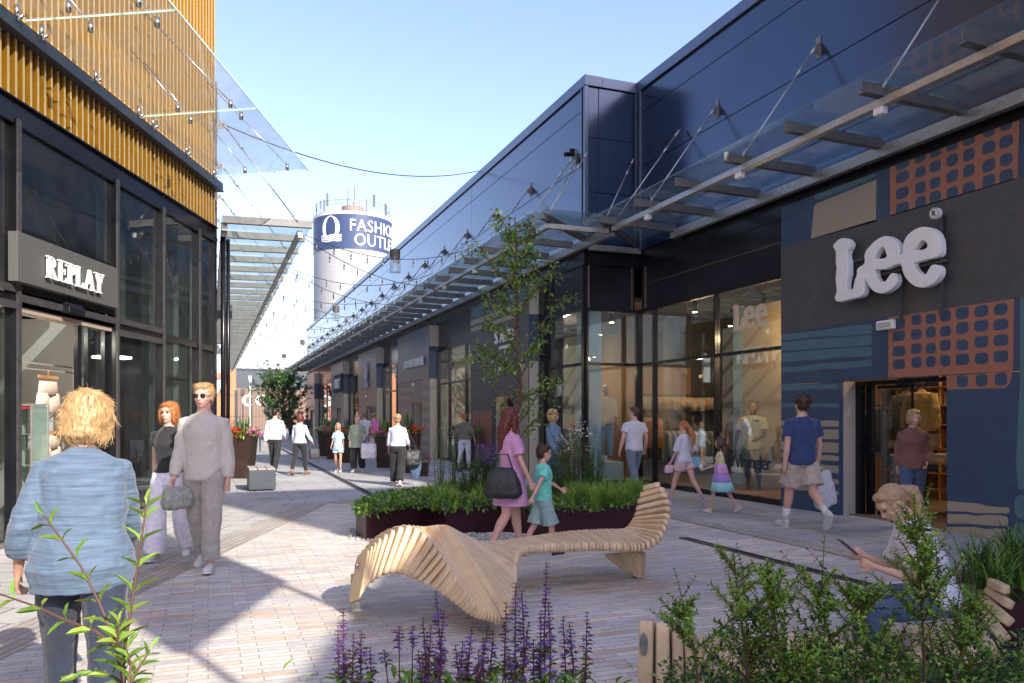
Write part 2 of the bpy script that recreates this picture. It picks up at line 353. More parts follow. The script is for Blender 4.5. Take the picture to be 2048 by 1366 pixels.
tag(drain(3.02, 14.9, 3.55, 62, .14), 'thin drain channel running down the middle of the shopping street', 'drain')

# ------------------------------------------------------------------ right building
XL, XF = 9.42, 8.02        # glazing planes: near part, far part
YR = 16.5                  # return wall
YE = 72.0
RB = empty('retail_building', (9.4, 16.5, 0), 'long dark navy metal clad shop terrace along the right of the street', 'building')
b = MB()       # body: upper storey core, roof, end walls
b.box((XL+.12, -13, 5.05), (26, YR+.15, 9.1)); b.box((XF+.12, YR+.2, 5.06), (26, YE, 9.08))
b.box((XF+.12, YE-.12, 0), (26, YE-.01, 5.05)); b.box((XL+.12, -13, 0), (26, -12.8, 5.04))
wpart(b, 'wall', M['darkgrey'], RB)
def clad(y0, y1, X, seams, nrm=-1):
    b = MB(); zs = [5.42, 6.08, 7.34, 8.6, 9.1]
    ys = sorted(set([y0, y1]+[s for s in seams if y0 < s < y1]))
    for i in range(len(ys)-1):
        for j in range(4): b.box((X, ys[i]+.006, zs[j]+.007), (X+.118, ys[i+1]-.006, zs[j+1]-.007))
    return b
b = clad(-13, YR-.1, XL-.06, [1, -6, 8.9-2.0]); wpart(b, 'cladding', M['navy'], RB, bevel=.004)
b = clad(YR+.0, YE, XF, [24.9, 33.1, 41, 49, 57, 65]); wpart(b, 'cladding', M['navy'], RB, bevel=.004)
b = MB()
for (x0, x1) in ((XF+.06, XF+.32), (XF+.335, XL-.14)): 
    for z0, z1 in ((5.42, 6.7), (6.7, 7.95), (7.95, 9.1)): b.box((x0, YR-.06, z0+.005), (x1, YR+.1, z1-.005))
wpart(b, 'return_cladding', M['navy'], RB, bevel=.004)
b = MB(); b.box((XF-.04, YR-.1, 5.42), (XF+.05, YR-.01, 9.1)); b.box((XL-.13, YR-.11, 5.42), (XL-.05, YR-.03, 9.1))
b.box((XL-.13, YR-.3, 5.42), (XL-.065, YR-.22, 9.1)); b.box((XF-.04, YR+.08, 5.42), (XF-.005, YR+.12, 9.1))
wpart(b, 'corner_trim', M['coping'], RB, bevel=.006)
b = MB(); b.box((XL-.12, -13.1, 9.1), (XL+.4, YR-.12, 9.34)); b.box((XF-.05, YR-.12, 9.1), (XF+.4, YE+.05, 9.34)); b.box((XF+.4, YR-.115, 9.1), (XL+.4, YR+.3, 9.335))
wpart(b, 'coping', M['coping'], RB, bevel=.01)
b = MB(); b.box((XL-.11, 6.22, 5.45), (XL-.062, 6.75, 9.09)); wpart(b, 'pilaster', mat('pilaster_blue', (.10, .14, .24), .3, .4), RB, bevel=.005)
b = MB(); b.box((XF-.09, 17.1, 7.75), (XF-.0, 17.28, 7.88)); b.beam((XF-.06, 17.19, 7.76), (XF-.2, 17.1, 7.72), .09, .09); 
o = b.build('security_camera', M['black']); tag(o, 'small black camera box fixed to the navy wall above the glass canopy corner', 'camera')
# soffit band between shopfronts and canopy
b = MB(); b.box((XL-.03, -13, 5.04), (XL+.12, YR, 5.42)); b.box((XF-.03, YR-.05, 5.041), (XF+.12, YE, 5.418)); b.box((XF+.12, YR-.05, 5.043), (XL-.03, YR+.1, 5.415))
wpart(b, 'fascia', M['black'], RB)

# canopy
def canopy(name, segs, flip, H=5.5, root=None):
    pass
CAN = RB
bm_, gl_, tb_, rd_, pl_ = MB(), MB(), MB(), MB(), MB()
def tbeam(b, p, q, w=.115, h=.14):        # T section steel
    p, q = Vector(p), Vector(q)
    b.beam(p, q, w, .016); b.beam(p+Vector((0, 0, h/2+.006)), q+Vector((0, 0, h/2+.006)), .014, h)
rods = []
def run(X, y0, y1, H, side, over=1.6, start=0, wallH=7.6, rodstep=2, rodoff=0, glass='cglass', fin=.28):
    """row of cantilever beams from wall plane X towards the street"""
    s = side; y = y0+start; i = 0; xo = X+s*over
    Bs, Rs, Ps = [], [], []; Gm, Tb = MB(), MB()
    while y < y1:
        B = MB(); Bs.append(B); tbeam(B, (X+s*.1, y, H-.01), (xo+s*fin, y, H+.03))
        if i % rodstep == rodoff:
            Rd, Pl = MB(), MB(); Rs.append(Rd); Ps.append(Pl); p = Vector((xo-s*.05, y, H+.13)); q = Vector((X+s*.1, y+.0, wallH))
            Rd.tube([p, q], .013, 8); Rd.tube([p.lerp(q, .0), p.lerp(q, .07)], .024, 8); Rd.tube([p.lerp(q, .74), p.lerp(q, .80)], .026, 8); Rd.tube([p.lerp(q, .93), q], .024, 8)
            Pl.box((X, y-.012, wallH-.16), (X+s*.014, y+.1, wallH+.2)); Pl.prism([(X+s*.014, y-.006, wallH-.14), (X+s*.014, y-.006, wallH+.1), (X+s*.17, y-.006, wallH-.06)], (0, .014, 0))
            Tb.beam((xo-s*.0, y-.09, H-.16), (xo, y+.06, H-.16), .09, .1, mi=1)
        y += 1.4; i += 1
    Gm.prism([(X+s*.08, y0, H+.155), (xo+s*(fin+.05), y0, H+.195), (xo+s*(fin+.05), y1, H+.195), (X+s*.08, y1, H+.155)], (0, 0, .014))
    Tb.beam((xo, y0-.02, H-.075), (xo, y1, H-.075), .1, .1)
    Tb.beam((X+s*.13, y0, H-.06), (X+s*.13, y1, H-.06), .12, .17)
    return Bs, [Gm], [Tb], Rs, Ps
def canopy_parts(lst, root, gm='cglass', bmx='galvd'):
    cn = bpy.data.objects.new('canopy', None); col.objects.link(cn); cn.parent = root
    off = np.array(tuple(root.location)); names = ('canopy_beam', 'canopy_glass', 'front_tube', 'tie_rod', 'wall_plate')
    ms = (M[bmx], M[gm], [M['galv'], M['white']], M['galv'], M['galvd'])
    for L in lst:
        for k in range(5):
            for a in L[k]:
                if not a.n: continue
                a.v = [v-off for v in a.v]; a.build(names[k], ms[k], cn, smooth=(k == 3), bevel=.008 if k == 2 else 0)
L1 = run(XL-.06, 2.0, YR-.22-1.55, 5.5, -1, start=.05+.0, rodstep=2, rodoff=0)
L2 = run(XF, YR-1.6, YE-1, 5.5, -1, start=2.0, rodstep=2, rodoff=0)
# the return strip and the two mitred corners
Bs, Gs, Ts, Rs, Ps = [], [], [], [], []
yf = YR-1.6; xo2 = XF-1.6; xo1 = XL-.06-1.6
for (p, q, w_, h_) in (((xo2, yf, 5.425), (xo1+.03, yf, 5.425), .1, .1), ((XF, YR-.2, 5.4), (XL-.06, YR-.2, 5.4), .09, .13), ((xo1, 14.6, 5.425), (xo1, yf+.03, 5.425), .1, .1)): b = MB(); b.beam(p, q, w_, h_); Ts.append(b)
for (p, q) in (((XF+.02, YR-.15, 5.5), (xo2-.22, yf-.22, 5.52)), ((XL-.1, YR-.15, 5.5), (xo1-.22, yf-.22, 5.52))): b = MB(); tbeam(b, p, q); Bs.append(b)
b = MB(); b.prism([(xo2-.3, yf-.3, 5.69), (xo1-.3, yf-.3, 5.69), (XL-.1, YR-.12, 5.655), (XF, YR-.12, 5.655)], (0, 0, .014)); Gs.append(b)
b = MB(); b.prism([(xo1-.33, 14.7, 5.695), (XL-.14, 14.7, 5.655), (XL-.12, YR-.14, 5.655), (xo1-.31, yf-.31, 5.69)], (0, 0, .0135)); Gs.append(b)
for (p, q) in (((xo2-.05, yf-.05, 5.62), (XF+.0, YR-.14, 7.55)), ((xo1-.1, yf-.1, 5.62), (XL-.2, YR-.12, 7.55)), ((xo1+.03, 14.5, 5.62), (XL-.16, 14.5, 7.6)), ((xo2+.05, yf+.1, 5.62), (XF, YR+.45, 7.6))):
    p, q = Vector(p), Vector(q); Rd = MB(); Rd.tube([p, q], .013, 8); Rd.tube([p.lerp(q, .74), p.lerp(q, .8)], .026, 8); Rd.tube([p.lerp(q, .93), q], .024, 8); Rs.append(Rd)
    Pl = MB(); Pl.beam(q-Vector((0, 0, .16)), q+Vector((0, 0, .2)), .1, .02); Ps.append(Pl)
canopy_parts([L1, L2, (Bs, Gs, Ts, Rs, Ps)], RB)

# shopfronts --------------------------------------------------------------
def glaze(X, ys, zs, root, xw=.05, name='window', y_const=None):
    """ys, zs: mullion and transom positions. plane x=X (or y=y_const with ys meaning x)"""
    f = MB(); gl = MB()
    def bx(b, u0, u1, d0, d1, z0, z1):
        if y_const is None: b.box((X+d0, u0, z0), (X+d1, u1, z1))
        else: b.box((u0, y_const+d0, z0), (u1, y_const+d1, z1))
    for u in ys: bx(f, u-xw/2, u+xw/2, -.06, .06, zs[0], zs[-1])
    for i, z in enumerate(zs):
        for j in range(len(ys)-1): bx(f, ys[j]+xw/2, ys[j+1]-xw/2, -.055, .055, z-.03 if i else z, z+.03 if i < len(zs)-1 else z)
    # bottom and top rails
    for j in range(len(ys)-1):
        bx(f, ys[j]+xw/2, ys[j+1]-xw/2, -.057, .057, zs[0], zs[0]+.1); bx(f, ys[j]+xw/2, ys[j+1]-xw/2, -.057, .057, zs[-1]-.06, zs[-1])
        for i in range(len(zs)-1): bx(gl, ys[j]+xw/2, ys[j+1]-xw/2, -.006, .006, zs[i]+(.1 if i == 0 else .03), zs[i+1]-(.06 if i == len(zs)-2 else .03))
    w = wpart(f, name, M['black'], root); g_ = wpart(gl, 'pane', M['glass'], root); g_.parent = w
    return w
ZT = 4.05
glaze(XL, [11.3, 13.4, 15.75, YR-.08], [0, 2.78, ZT], RB)
glaze(0, [XF+.04, XL-.05], [0, 2.78, ZT], RB, y_const=YR-.02)
glaze(XF, [YR+.02, 18.3], [0, 2.78, ZT], RB)
b = MB(); b.box((XL-.0, 11.3, ZT), (XL+.1, YR-.15, 5.04)); b.box((XF+.1, YR+.0, ZT), (XL-.1, YR+.1, 5.038)); b.box((XF, YR+.1, ZT), (XF+.1, 18.3, 5.036))
wpart(b, 'upper_panel', M['blackpanel'], RB)
b = MB()
for x in (XF+.08, XL-.2): b.box((x, YR-.03, ZT+.02), (x+.03, YR-.001, 5.03))
b.box((XL-.03, YR-.35, ZT+.02), (XL-.001, YR-.32, 5.03)); b.box((XL-.03, 11.4, 4.62), (XL-.001, YR-.36, 4.632))
wpart(b, 'bronze_trim', M['bronze'], RB)
b = MB(); b.box((XF-.04, 18.3, 0), (XF+.3, 18.62, 5.04)); b.box((XF-.1, 18.62, 0), (XF+.3, 18.98, 5.039)); wpart(b, 'column', M['black'], RB)
b = MB(); b.box((XF+.2, YR+.1, .0), (XF+.48, YR+.2, ZT-.05)); b.box((XF+.16, 17.0, .0), (XF+.26, 17.25, ZT-.05)); wpart(b, 'interior_column', M['bluepanel'], RB)

# interior rooms
b = MB(); b.box((15.9, 2, 0), (16, 18.9, 5)); b.box((XL+.2, 18.85, 0), (16, 18.9, 5)); b.box((XL+.3, 2, 0), (16, 2.1, 5))
wpart(b, 'interior_wall', M['intwall'], RB)
b = MB(); b.box((15.84, 2.2, 2.9), (15.89, 18.8, 4.28)); b.box((XL+.25, 18.79, 2.9), (15.8, 18.84, 4.27)); b.box((12.4, 18.78, 0), (15.8, 18.839, 2.9)); wpart(b, 'wall_shade_sheets', M['intdark'], RB)  # dark sheets paint in the dimness and dark reflection on the shop wall
b = MB(); b.box((XF+.1, YR, .0), (16, 18.9, .02)); b.box((XL+.1, 2, .0), (16, YR, .021)); wpart(b, 'interior_floor', mat('shop_floor', (.20, .15, .11), .35, nscale=3, namt=.2), RB)
b = MB(); b.box((XL+.15, 2, 4.3), (16, 18.9, 4.4)); b.box((XF+.13, YR+.15, 4.28), (XL+.1, 18.9, 4.38)); wpart(b, 'interior_ceiling', M['intdark'], RB)
def warm(x, y, z, e, r=.05, c=(1, .70, .38)):
    L = bpy.data.lights.new('shop_light', 'POINT'); L.energy = e; L.color = c; L.shadow_soft_size = r
    o = bpy.data.objects.new('shop_light', L); col.objects.link(o); o.location = (x, y, z)
spots = MB(); sp2 = MB()
sl_ = [(10.1, 15.2, 3.9), (10.4, 12.6, 3.9), (11.5, 14.6, 3.9), (12.6, 12.8, 3.9), (10.8, 9.4, 3.6), (12.2, 8.6, 3.6), (13.5, 9.8, 3.6), (9.3, 17.6, 3.9), (12.5, 17.2, 3.9), (13.8, 14.8, 3.9), (14.6, 11, 3.8)]
for (x, y, z) in sl_:
    spots.tube([(x, y, z+.4), (x, y, z)], .045, 10); sp2.tube([(x, y, z-.004), (x, y, z-.012)], .05, 12)
w = wpart(spots, 'spotlight', M['black_m'], RB); q = wpart(sp2, 'bulb', M['lamp'], RB); q.parent = w
for p in ((11.6, 17.2, 2.6, 20), (12.4, 9.2, 3.2, 36), (9.0, 17.8, 2.7, 9), (13.8, 15.2, 2.8, 9), (10.0, 12.6, 3.2, 12), (10.5, 9.0, 3.0, 10)): warm(*p)

# portals in the far section --------------------------------------------
XP = XF-.37
def portal(y0, y1, k):
    p = empty('shop_portal', (XP, y0, 0)); p.parent = RB; p.location = Vector((XP, y0, 0))-Vector(RB.location)
    off = Vector((XP, y0, 0))
    def W(b, name, m, **kw):
        b.v = [v-np.array(tuple(off)) for v in b.v]; return b.build(name, m, p, **kw)
    d0, d1 = y0+1.15, y0+2.75
    b = MB()
    if k % 2 == 0: cuts = [y0, d0, d1, (d1+y1)/2, y1]
    else: cuts = [y0, d0, d1, y1]
    for i in range(len(cuts)-1):
        a, c = cuts[i]+.006, cuts[i+1]-.006
        z0 = 2.14 if (cuts[i] >= d0 and cuts[i+1] <= d1) else 0
        for u0, u1 in ((z0, 2.13), (2.14, 3.0), (3.01, 4.98)):
            if u1 > u0: b.box((XP if u1 > 4 else XP+.02, a, u0), (XP+.1, c, u1))
    W(b, 'front_panel', M['greypanel'] if k else M['taupe'])
    b = MB(); b.box((XP+.02, y0, 0), (XP+.45, y0+.004, 3.0)); b.box((XP+.02, y0, 4.2), (XP+.45, y0+.004, 4.98)); b.box((XP+.03, y1-.004, 0), (XP+.45, y1, 4.98))
    b.box((XP+.1, d1, 0), (XP+.5, d1+.02, 2.13)); b.box((XP+.1, d0-.02, 0), (XP+.5, d0, 2.13))
    W(b, 'side_panel', M['beige'])
    b = MB(); b.box((XP-.004, y0-.003, 3.0), (XP+.46, y0+.003, 4.2)); W(b, 'blue_side_block', M['mnavy'])
    b = MB(); b.box((XP+.45, d0, 0), (XP+.5, d1, 2.12)); W(b, 'doorway', M['black_m'])
    return p
portal(19.0, 23.9, 0)
for k, (y0, y1) in enumerate([(28.9, 34.2), (38.9, 44.0), (49.2, 54.3), (63.5, 69)]): portal(y0, y1, k+1)
def stripes(name, X, rects, mi, root=RB):
    b = MB()
    for (y0, y1, z0, z1) in rects: b.box((X-.004, y0, z0), (X, y1, z1))
    return wpart(b, name, mi, root)
# SAND portal decoration, BOYS portal stripes
stripes('mural', XP+.02, [(19.1+i*.16, 19.1+i*.16+.12, 0.0, 2.95) for i in range(4)], M['mcream'])
stripes('mural', XP+.02, [(21.95+i*.22, 22.1+i*.22, .3, 1.75) for i in range(8)], M['mcopper'])
stripes('mural', XP, [(19.4, 23.8, 4.42, 4.56), (19.9, 23.8, 4.22, 4.33)], M['mcream'])
stripes('mural', XP, [(19.2, 19.9, 4.6, 4.9), (20.0, 20.6, 4.6, 4.9), (22.6, 23.6, 4.65, 4.92)], M['mteal'])
stripes('mural', XP+.02, [(28.95, 30.0, .25+i*.42, .25+i*.42+.24) for i in range(7)]+[(31.8, 33.9, 2.3, 2.42), (31, 33.6, 2.62, 2.78)], M['mcream'])
stripes('mural', XP, [(29.3+i*.3, 29.42+i*.3, 4.3, 4.9) for i in range(8)], M['mteal'])
stripes('mural', XP+.02, [(39.1, 40, .3+i*.5, .55+i*.5) for i in range(4)], M['taupe'])
# windows of the far section
for (y0, y1, ms, up) in ((23.9, 28.9, [23.95, 25.4, 27.4, 28.85], ZT), (34.2, 38.9, [34.25, 35.8, 37.3, 38.85], ZT), (44.0, 49.2, [44.05, 45.8, 47.5, 49.15], ZT), (54.3, 63.5, [54.35, 56.5, 59, 61.2, 63.45], ZT), (69, 71.9, [69.05, 71.85], ZT)):
    glaze(XF, ms, [0, 2.78, up], RB)
    b = MB(); mid = (y0+y1)/2
    b.box((XF, y0, up), (XF+.1, mid-.01, 5.036)); b.box((XF, mid+.01, up), (XF+.1, y1, 5.036)); wpart(b, 'upper_panel', M['blackpanel'], RB)
b = MB(); b.box((11.5, 19, 0), (11.6, 72, 5)); 
for y in (28.9, 38.9, 49.2, 59): b.box((XF+.6, y, 0), (11.5, y+.1, 5))
wpart(b, 'interior_wall', M['intgrey'], RB)
b = MB(); b.box((XF+.13, 18.95, 4.3), (11.5, 71.9, 4.4)); wpart(b, 'interior_ceiling', M['intdark'], RB)
for y in (21, 26.5, 31.5, 36.5, 47): warm(9.6, y, 3.6, 26, c=(1, .8, .6))
# display racks inside far shops
random.seed(3); b = MB()
for i in range(60):
    y = random.uniform(24.5, 50); x = random.uniform(8.8, 11); b.box((x, y, .0), (x+.35, y+.25, random.uniform(.8, 1.7)), mi=random.choice((0, 1, 2)))
wpart(b, 'shop_displays', [M['intdark'], M['mcopper'], M['white']], RB)

# ---- near shop: mural panel wall with doorway --------------------------------
XPN = 9.34
yA, yB = PX(1562, 1000, XPN).y, -1.0
dA, dB = PX(1680, 900, XPN).y, PX(1893, 900, XPN).y
Htop = 5.22
b = MB()
cuts = [yB, 3.0, 5.6, dB, PX(1778, 900, XPN).y, dA, yA]
for i in range(len(cuts)-1):
    a, c = cuts[i]+.004, cuts[i+1]-.004
    z0 = 2.12 if cuts[i] >= dB-.01 and cuts[i+1] <= dA+.01 else 0
    b.box((XPN, a, 2.124), (XPN+.07, c, Htop))
    if z0 == 0: b.box((XPN, a, .01), (XPN+.07, c, 2.116))
wpart(b, 'mural_panel', M['mnavy'], RB)
b = MB(); b.box((XPN+.07, dA, 0), (XPN+.31, dA+.02, 2.12)); b.box((XPN+.07, yA-.02, 0), (XPN+.3, yA, Htop)); wpart(b, 'door_reveal', mat('reveal_beige', (.46, .40, .35), .7, nscale=30), RB)
b = MB(); b.box((XPN+.31, dA-.1, 0), (XPN+.42, dA, 2.12)); b.box((XPN+.43, dA-.22, 0), (XPN+.5, dA-.1, 2.12)); b.box((XPN+.31, dB, 2.06), (XPN+.45, dA-.1, 2.12)); b.box((XPN+.31, dB-.02, 0), (XPN+.42, dB+.03, 2.06))
b.box((XPN+.51, dA-.25, 0.02), (XPN+.53, dA-.9, .1)); b.box((XPN+.51, dA-.9, 0), (XPN+.53, dA-.93, 2.05)); b.box((XPN+.51, dA-.25, 2), (XPN+.53, dA-.9, 2.05))
w = wpart(b, 'door', M['black'], RB); b = MB(); b.box((XPN+.517, dA-.25, .1), (XPN+.523, dA-.9, 2)); q = wpart(b, 'pane', M['glass'], RB); q.parent = w
# mural drawing as thin vinyl sheets on the panel
def onp(px, py, X=XPN): v = PX(px, py, X); return (v.y, v.z)
def vin(b, pts, lay, mi):
    X = XPN-.0015*lay; P = [(X, y, min(z, Htop-.002)) for y, z in pts]; b.prism(P, (-.001, 0, 0), mi)
def rnd(cy, cz, w, h, rr=.36, n=6, jit=.0):
    pts = []
    for k, (sx, sz) in enumerate(((1, 1), (-1, 1), (-1, -1), (1, -1))):
        r = rr*min(w, h)*random.uniform(.75, 1.3); ax = sx*(w/2-r); az = sz*(h/2-r)
        for i in range(n+1):
            t = math.pi/2*(k+i/n); pts.append((cy+ax+r*math.cos(t)+random.uniform(-jit, jit), cz+az+r*math.sin(t)))
    return pts
b = MB(); random.seed(5)
tp = [onp(1562, 495), onp(1778, 432)]; zt1 = (tp[0][1]+tp[1][1])/2; zt0 = (onp(1562, 667)[1]+onp(1777, 634)[1])/2
vin(b, [(yA-.001, zt0), (yA-.001, zt1), (yB, zt1), (yB, zt0)], 1, 0)
def pxp(l): return [onp(*p) for p in l]
vin(b, pxp([(1631, 400), (1627, 383), (1753, 337), (1753, 352), (1700, 376)]), 1, 1)
vin(b, pxp([(1622, 479), (1628, 415), (1632, 408), (1753, 359), (1752, 443)]), 1, 3)
vin(b, pxp([(1780, 433), (1780, 310), (2039, 200), (2035, 357)]), 1, 2)
def grid(cols, rx, rows, zlim=None, drop=()):
    ys_ = [onp(c, 700)[0] for c in cols]; zs_ = [onp(rx, r)[1] for r in rows]
    for i, y in enumerate(ys_):
        w = (abs(ys_[i]-ys_[i-1]) if i else abs(ys_[1]-ys_[0])); w2 = abs(ys_[i+1]-ys_[i]) if i < len(ys_)-1 else w
        ww = min(w, w2)*.74
        for j, z in enumerate(zs_):
            if (i, j) in drop: continue
            hh = (abs(zs_[1]-zs_[0]))*random.uniform(.72, .82)
            pts = rnd(y, z+random.uniform(-.012, .012), ww*random.uniform(.92, 1.05), hh)
            if zlim: pts = [(a, min(max(c, zlim[0]), zlim[1])) for a, c in pts]
            vin(b, pts, 2, 4)
grid([1805, 1841, 1871, 1905, 1938, 1978, 2013], 1805, [298, 326, 355, 386, 415], (zt1, Htop-.003))
zc = 2.122
q = [onp(1777, 634), onp(2028, 599), onp(2020, 776), onp(1893, 779)]
vin(b, [(q[0][0], zt0-.0), (q[1][0], zt0), (q[1][0]+.01, zc+.006), (q[0][0], zc+.006)], 1, 2)
vin(b, [(dB-.004, zc-.006), (q[1][0]+.012, zc-.006), (q[2][0], q[2][1]+.06), (q[2][0]+.06, q[2][1]), (dB-.004, q[3][1]-.0)], 1, 2)
grid([1798, 1833, 1862, 1891, 1925, 1963, 2002], 1833, [641, 668.5, 698, 726], (zc+.01, 9))
for cx in (1925, 1963, 2002):
    y = onp(cx, 700)[0]; vin(b, rnd(y, zc-.09, .17, .16), 2, 4)
def bar(pxl, pxr, yl0, yl1, yr0, yr1, mi, rnde=True):
    (y0, z0), (y1, z1), (y2, z2), (y3, z3) = onp(pxl, yl0), onp(pxl, yl1), onp(pxr, yr1), onp(pxr, yr0)
    pts = [(y0, z0), (y1, z1)]
    for i in range(1, 6): t = i/6; pts.append((y1+(y2-y1)*t, z1+(z2-z1)*t+random.uniform(-.014, .014)))
    if rnde:
        m = (z2+z3)/2; r = abs(z3-z2)/2
        for i in range(7): t = -math.pi/2+math.pi*i/6; pts.append((y2-(-r*.5+ r*math.cos(t)*.6), m+math.sin(t)*r))
    else: pts += [(y2, z2), (y3, z3)]
    for i in range(5, 0, -1): t = i/6; pts.append((y0+(y3-y0)*t, z0+(z3-z0)*t+random.uniform(-.012, .012)))
    vin(b, pts, 1, mi)
cv = lambda y: 580+y*.248
for l0, l1, r0, r1 in ((352, 405, 275, 350), (415, 488, 362, 440), (500, 580, 455, 530), (615, 665, 560, 612)): bar(1562.5, 1744, cv(l0)+2, cv(l1), cv(r0), cv(r1), 1)
for l0, l1, r0, r1 in ((760, 805, 760, 800), (910, 945, 918, 945)): bar(1562.5, 1677.5, cv(l0), cv(l1), cv(r0), cv(r1), 1, False)
for l0, l1 in ((841, 850), (857, 873), (882, 898), (906, 913), (924, 936), (949, 956), (970, 975)): bar(1562.5, 1677.5, l0, l1, l0+(l0-835)*.09, l1+(l1-835)*.09+2, 3, False)
for a in ((1895, 2019, 1002, 1022, 1015, 1027), (1895, 2016, 1028, 1047, 1033, 1052), (1895, 2014, 1054, 1075, 1058, 1083)): bar(*a, 3)
y_ = onp(2040, 700)[0]; vin(b, [(y_, zt0), (y_-.15, zt0), (y_-.3, 0.7), (y_+.02, 0.66), (y_+.05, 1.0), (y_, 2.0)], 1, 1)
vin(b, rnd(y_-.1, .45, .34, .3), 1, 1); vin(b, rnd(y_-.1, .15, .34, .22), 1, 1)
wpart(b, 'mural', [M['taupe'], M['mteal'], M['mcopper'], M['mcream'], M['mnavy']], RB)

b = MB()
for i in range(len(cuts)-1):
    for yy in (cuts[i]+.05, cuts[i+1]-.05):
        for zz in (.08, 1.05, 2.06, 2.2, 3.2, 4.2, 5.15):
            if zz < 2.1 and cuts[i] >= dB-.01 and cuts[i+1] <= dA+.01: continue
            b.tube([(XPN, yy, zz), (XPN-.006, yy, zz)], .009, 8)
wpart(b, 'panel_screws', M['galvd'], RB)
# ---- big white letters -------------------------------------------------------
LO = [(155,590),(215,525),(265,505),(315,515),(350,560),(340,610),(315,650),(308,700),(325,760),(322,820),(325,880),(310,940),(303,1000),(305,1045),(350,1052),(375,1045),(385,980),(400,930),(418,880),(412,850),(430,815),(490,785),(500,740),(490,700),(510,640),(545,600),(600,540),(670,495),(730,482),(790,510),(830,545),(850,600),(862,640),(858,690),(885,680),(900,640),(892,600),(915,530),(945,480),(1000,430),(1070,395),(1150,388),(1220,415),(1260,450),(1285,510),(1298,560),(1300,640),(1290,690),(1250,710),(1180,728),(1130,735),(1080,755),(1010,765),(1010,800),(1040,850),(1100,893),(1140,890),(1165,850),(1195,795),(1240,782),(1285,810),(1298,860),(1280,920),(1230,980),(1140,1028),(1050,1028),(980,985),(930,930),(900,870),(885,800),(870,775),(800,800),(720,835),(660,840),(620,835),(605,850),(610,900),(640,960),(680,972),(720,960),(750,910),(780,875),(820,880),(842,925),(835,985),(790,1040),(700,1092),(640,1090),(580,1060),(540,1010),(512,960),(500,920),(492,1000),(495,1060),(470,1115),(430,1135),(340,1150),(280,1170),(220,1180),(185,1160),(182,1120),(205,1070),(195,1000),(190,940),(195,880),(203,820),(190,760),(195,700),(190,640)]
LH = [[(590,735),(625,665),(660,610),(700,605),(715,650),(735,700),(700,722),(640,725)], [(1010,635),(1045,590),(1090,535),(1120,530),(1150,555),(1160,600),(1130,625),(1070,635)]]
XLt = XPN-.16
def chaikin(p, n=1):
    for _ in range(n):
        q = []
        for i in range(len(p)):
            a, c = p[i], p[(i+1) % len(p)]; q += [(a[0]*.75+c[0]*.25, a[1]*.75+c[1]*.25), (a[0]*.25+c[0]*.75, a[1]*.25+c[1]*.75)]
        p = q
    return p
def toW(l): return [(-PX(1640+x*.1903, 380+y*.1903, XLt).y, PX(1640+x*.1903, 380+y*.1903, XLt).z) for x, y in l]
loops = [chaikin(toW(l), 1) for l in [LO]+LH]
LS = empty('letter_sign', (XLt, PX(1780, 500, XLt).y, 3.3), 'large white wavy Lee lettering fixed on the dark band above the blue shop door', 'sign')
v, f = fillpoly(loops, (XLt, 0, 0), (0, -1, 0), (0, 0, 1), (-1, 0, 0), .09)
b = MB(); b.add(v, f); wpart(b, 'lettering', M['whites'], LS)
b = MB()
for z in (toW([(0, 1010)])[0][1]-.02, toW([(700, 580)])[0][1]-.12): b.box((XPN-.1, PX(1700, 500, XLt).y, z), (XPN-.06, PX(1885, 500, XLt).y, z+.035))
for yy in (PX(1790, 500, XLt).y, PX(1870, 500, XLt).y): b.box((XPN-.06, yy, 2.95), (XPN-.003, yy+.03, 3.95))
wpart(b, 'fixing_rails', M['taupe'], LS)
rc = PX(1873, 427, XLt)
b = MB(); b.tube([(XLt+.02, rc.y, rc.z), (XLt-.05, rc.y, rc.z)], .075, 28); wpart(b, 'trademark_disc', M['white'], LS)
b = MB(); place_text(b, 'R', .105, .003, (XLt-.054, rc.y, rc.z-.037), (0, -1, 0), (0, 0, 1), (-1, 0, 0), bold=.002)
n_ = 28
for i in range(n_):
    t0, t1 = 2*math.pi*i/n_, 2*math.pi*(i+1)/n_
    b.quad(*[(XLt-.0535, rc.y+r_*math.cos(t), rc.z+r_*math.sin(t)) for r_, t in ((.063, t0), (.063, t1), (.068, t1), (.068, t0))])
b.box((XPN-.08, rc.y-.03, rc.z-.25), (XPN-.05, rc.y-.06, rc.z-.02)); wpart(b, 'trademark_letter', M['black_m'], LS)
# emergency wall light
e = PX(1772, 650, XPN-.04); t = empty('wall_light', e, 'white plastic bulkhead light beside the copper grid over the blue shop doorway', 'lamp')
b = MB(); b.box((e.x-.04, e.y-.16, e.z-.07), (e.x+.036, e.y+.16, e.z+.07)); wpart(b, 'housing', M['white'], t, bevel=.02)
b = MB(); b.box((e.x-.05, e.y-.12, e.z-.035), (e.x-.041, e.y+.12, e.z+.035)); wpart(b, 'lens', mat('lens', (.55, .5, .45), .2), t, bevel=.004)
# window vinyls
def sticker(cx0, cx1, cy, X, hpx, txt=None, m='beige', name='window_lettering', label=''):
    p0, p1 = PX(cx0, cy, X), PX(cx1, cy, X)
    return p0, p1
pw0, pw1 = PX(1466, 640, XL-.012), PX(1536, 640, XL-.012); sc = abs(pw0.y-pw1.y)/abs(toW([(155, 0)])[0][0]-toW([(1300, 0)])[0][0])
bx_ = toW([(155, 590)])[0]; 
lp2 = [[((x-loops[0][0][0])*sc-pw0.y, (z-bx_[1])*sc+PX(1466, 615, XL).z) for x, z in l] for l in loops]
v, f = fillpoly(lp2, (XL-.012, 0, 0), (0, -1, 0), (0, 0, 1), (-1, 0, 0), .002); b = MB(); b.add(v, f)
o = b.build('window_lettering', mat('vinyl_cream', (.62, .52, .42), .5)); tag(o, 'cream Lee lettering stuck high on the shop window pane left of the blue panels', 'lettering')
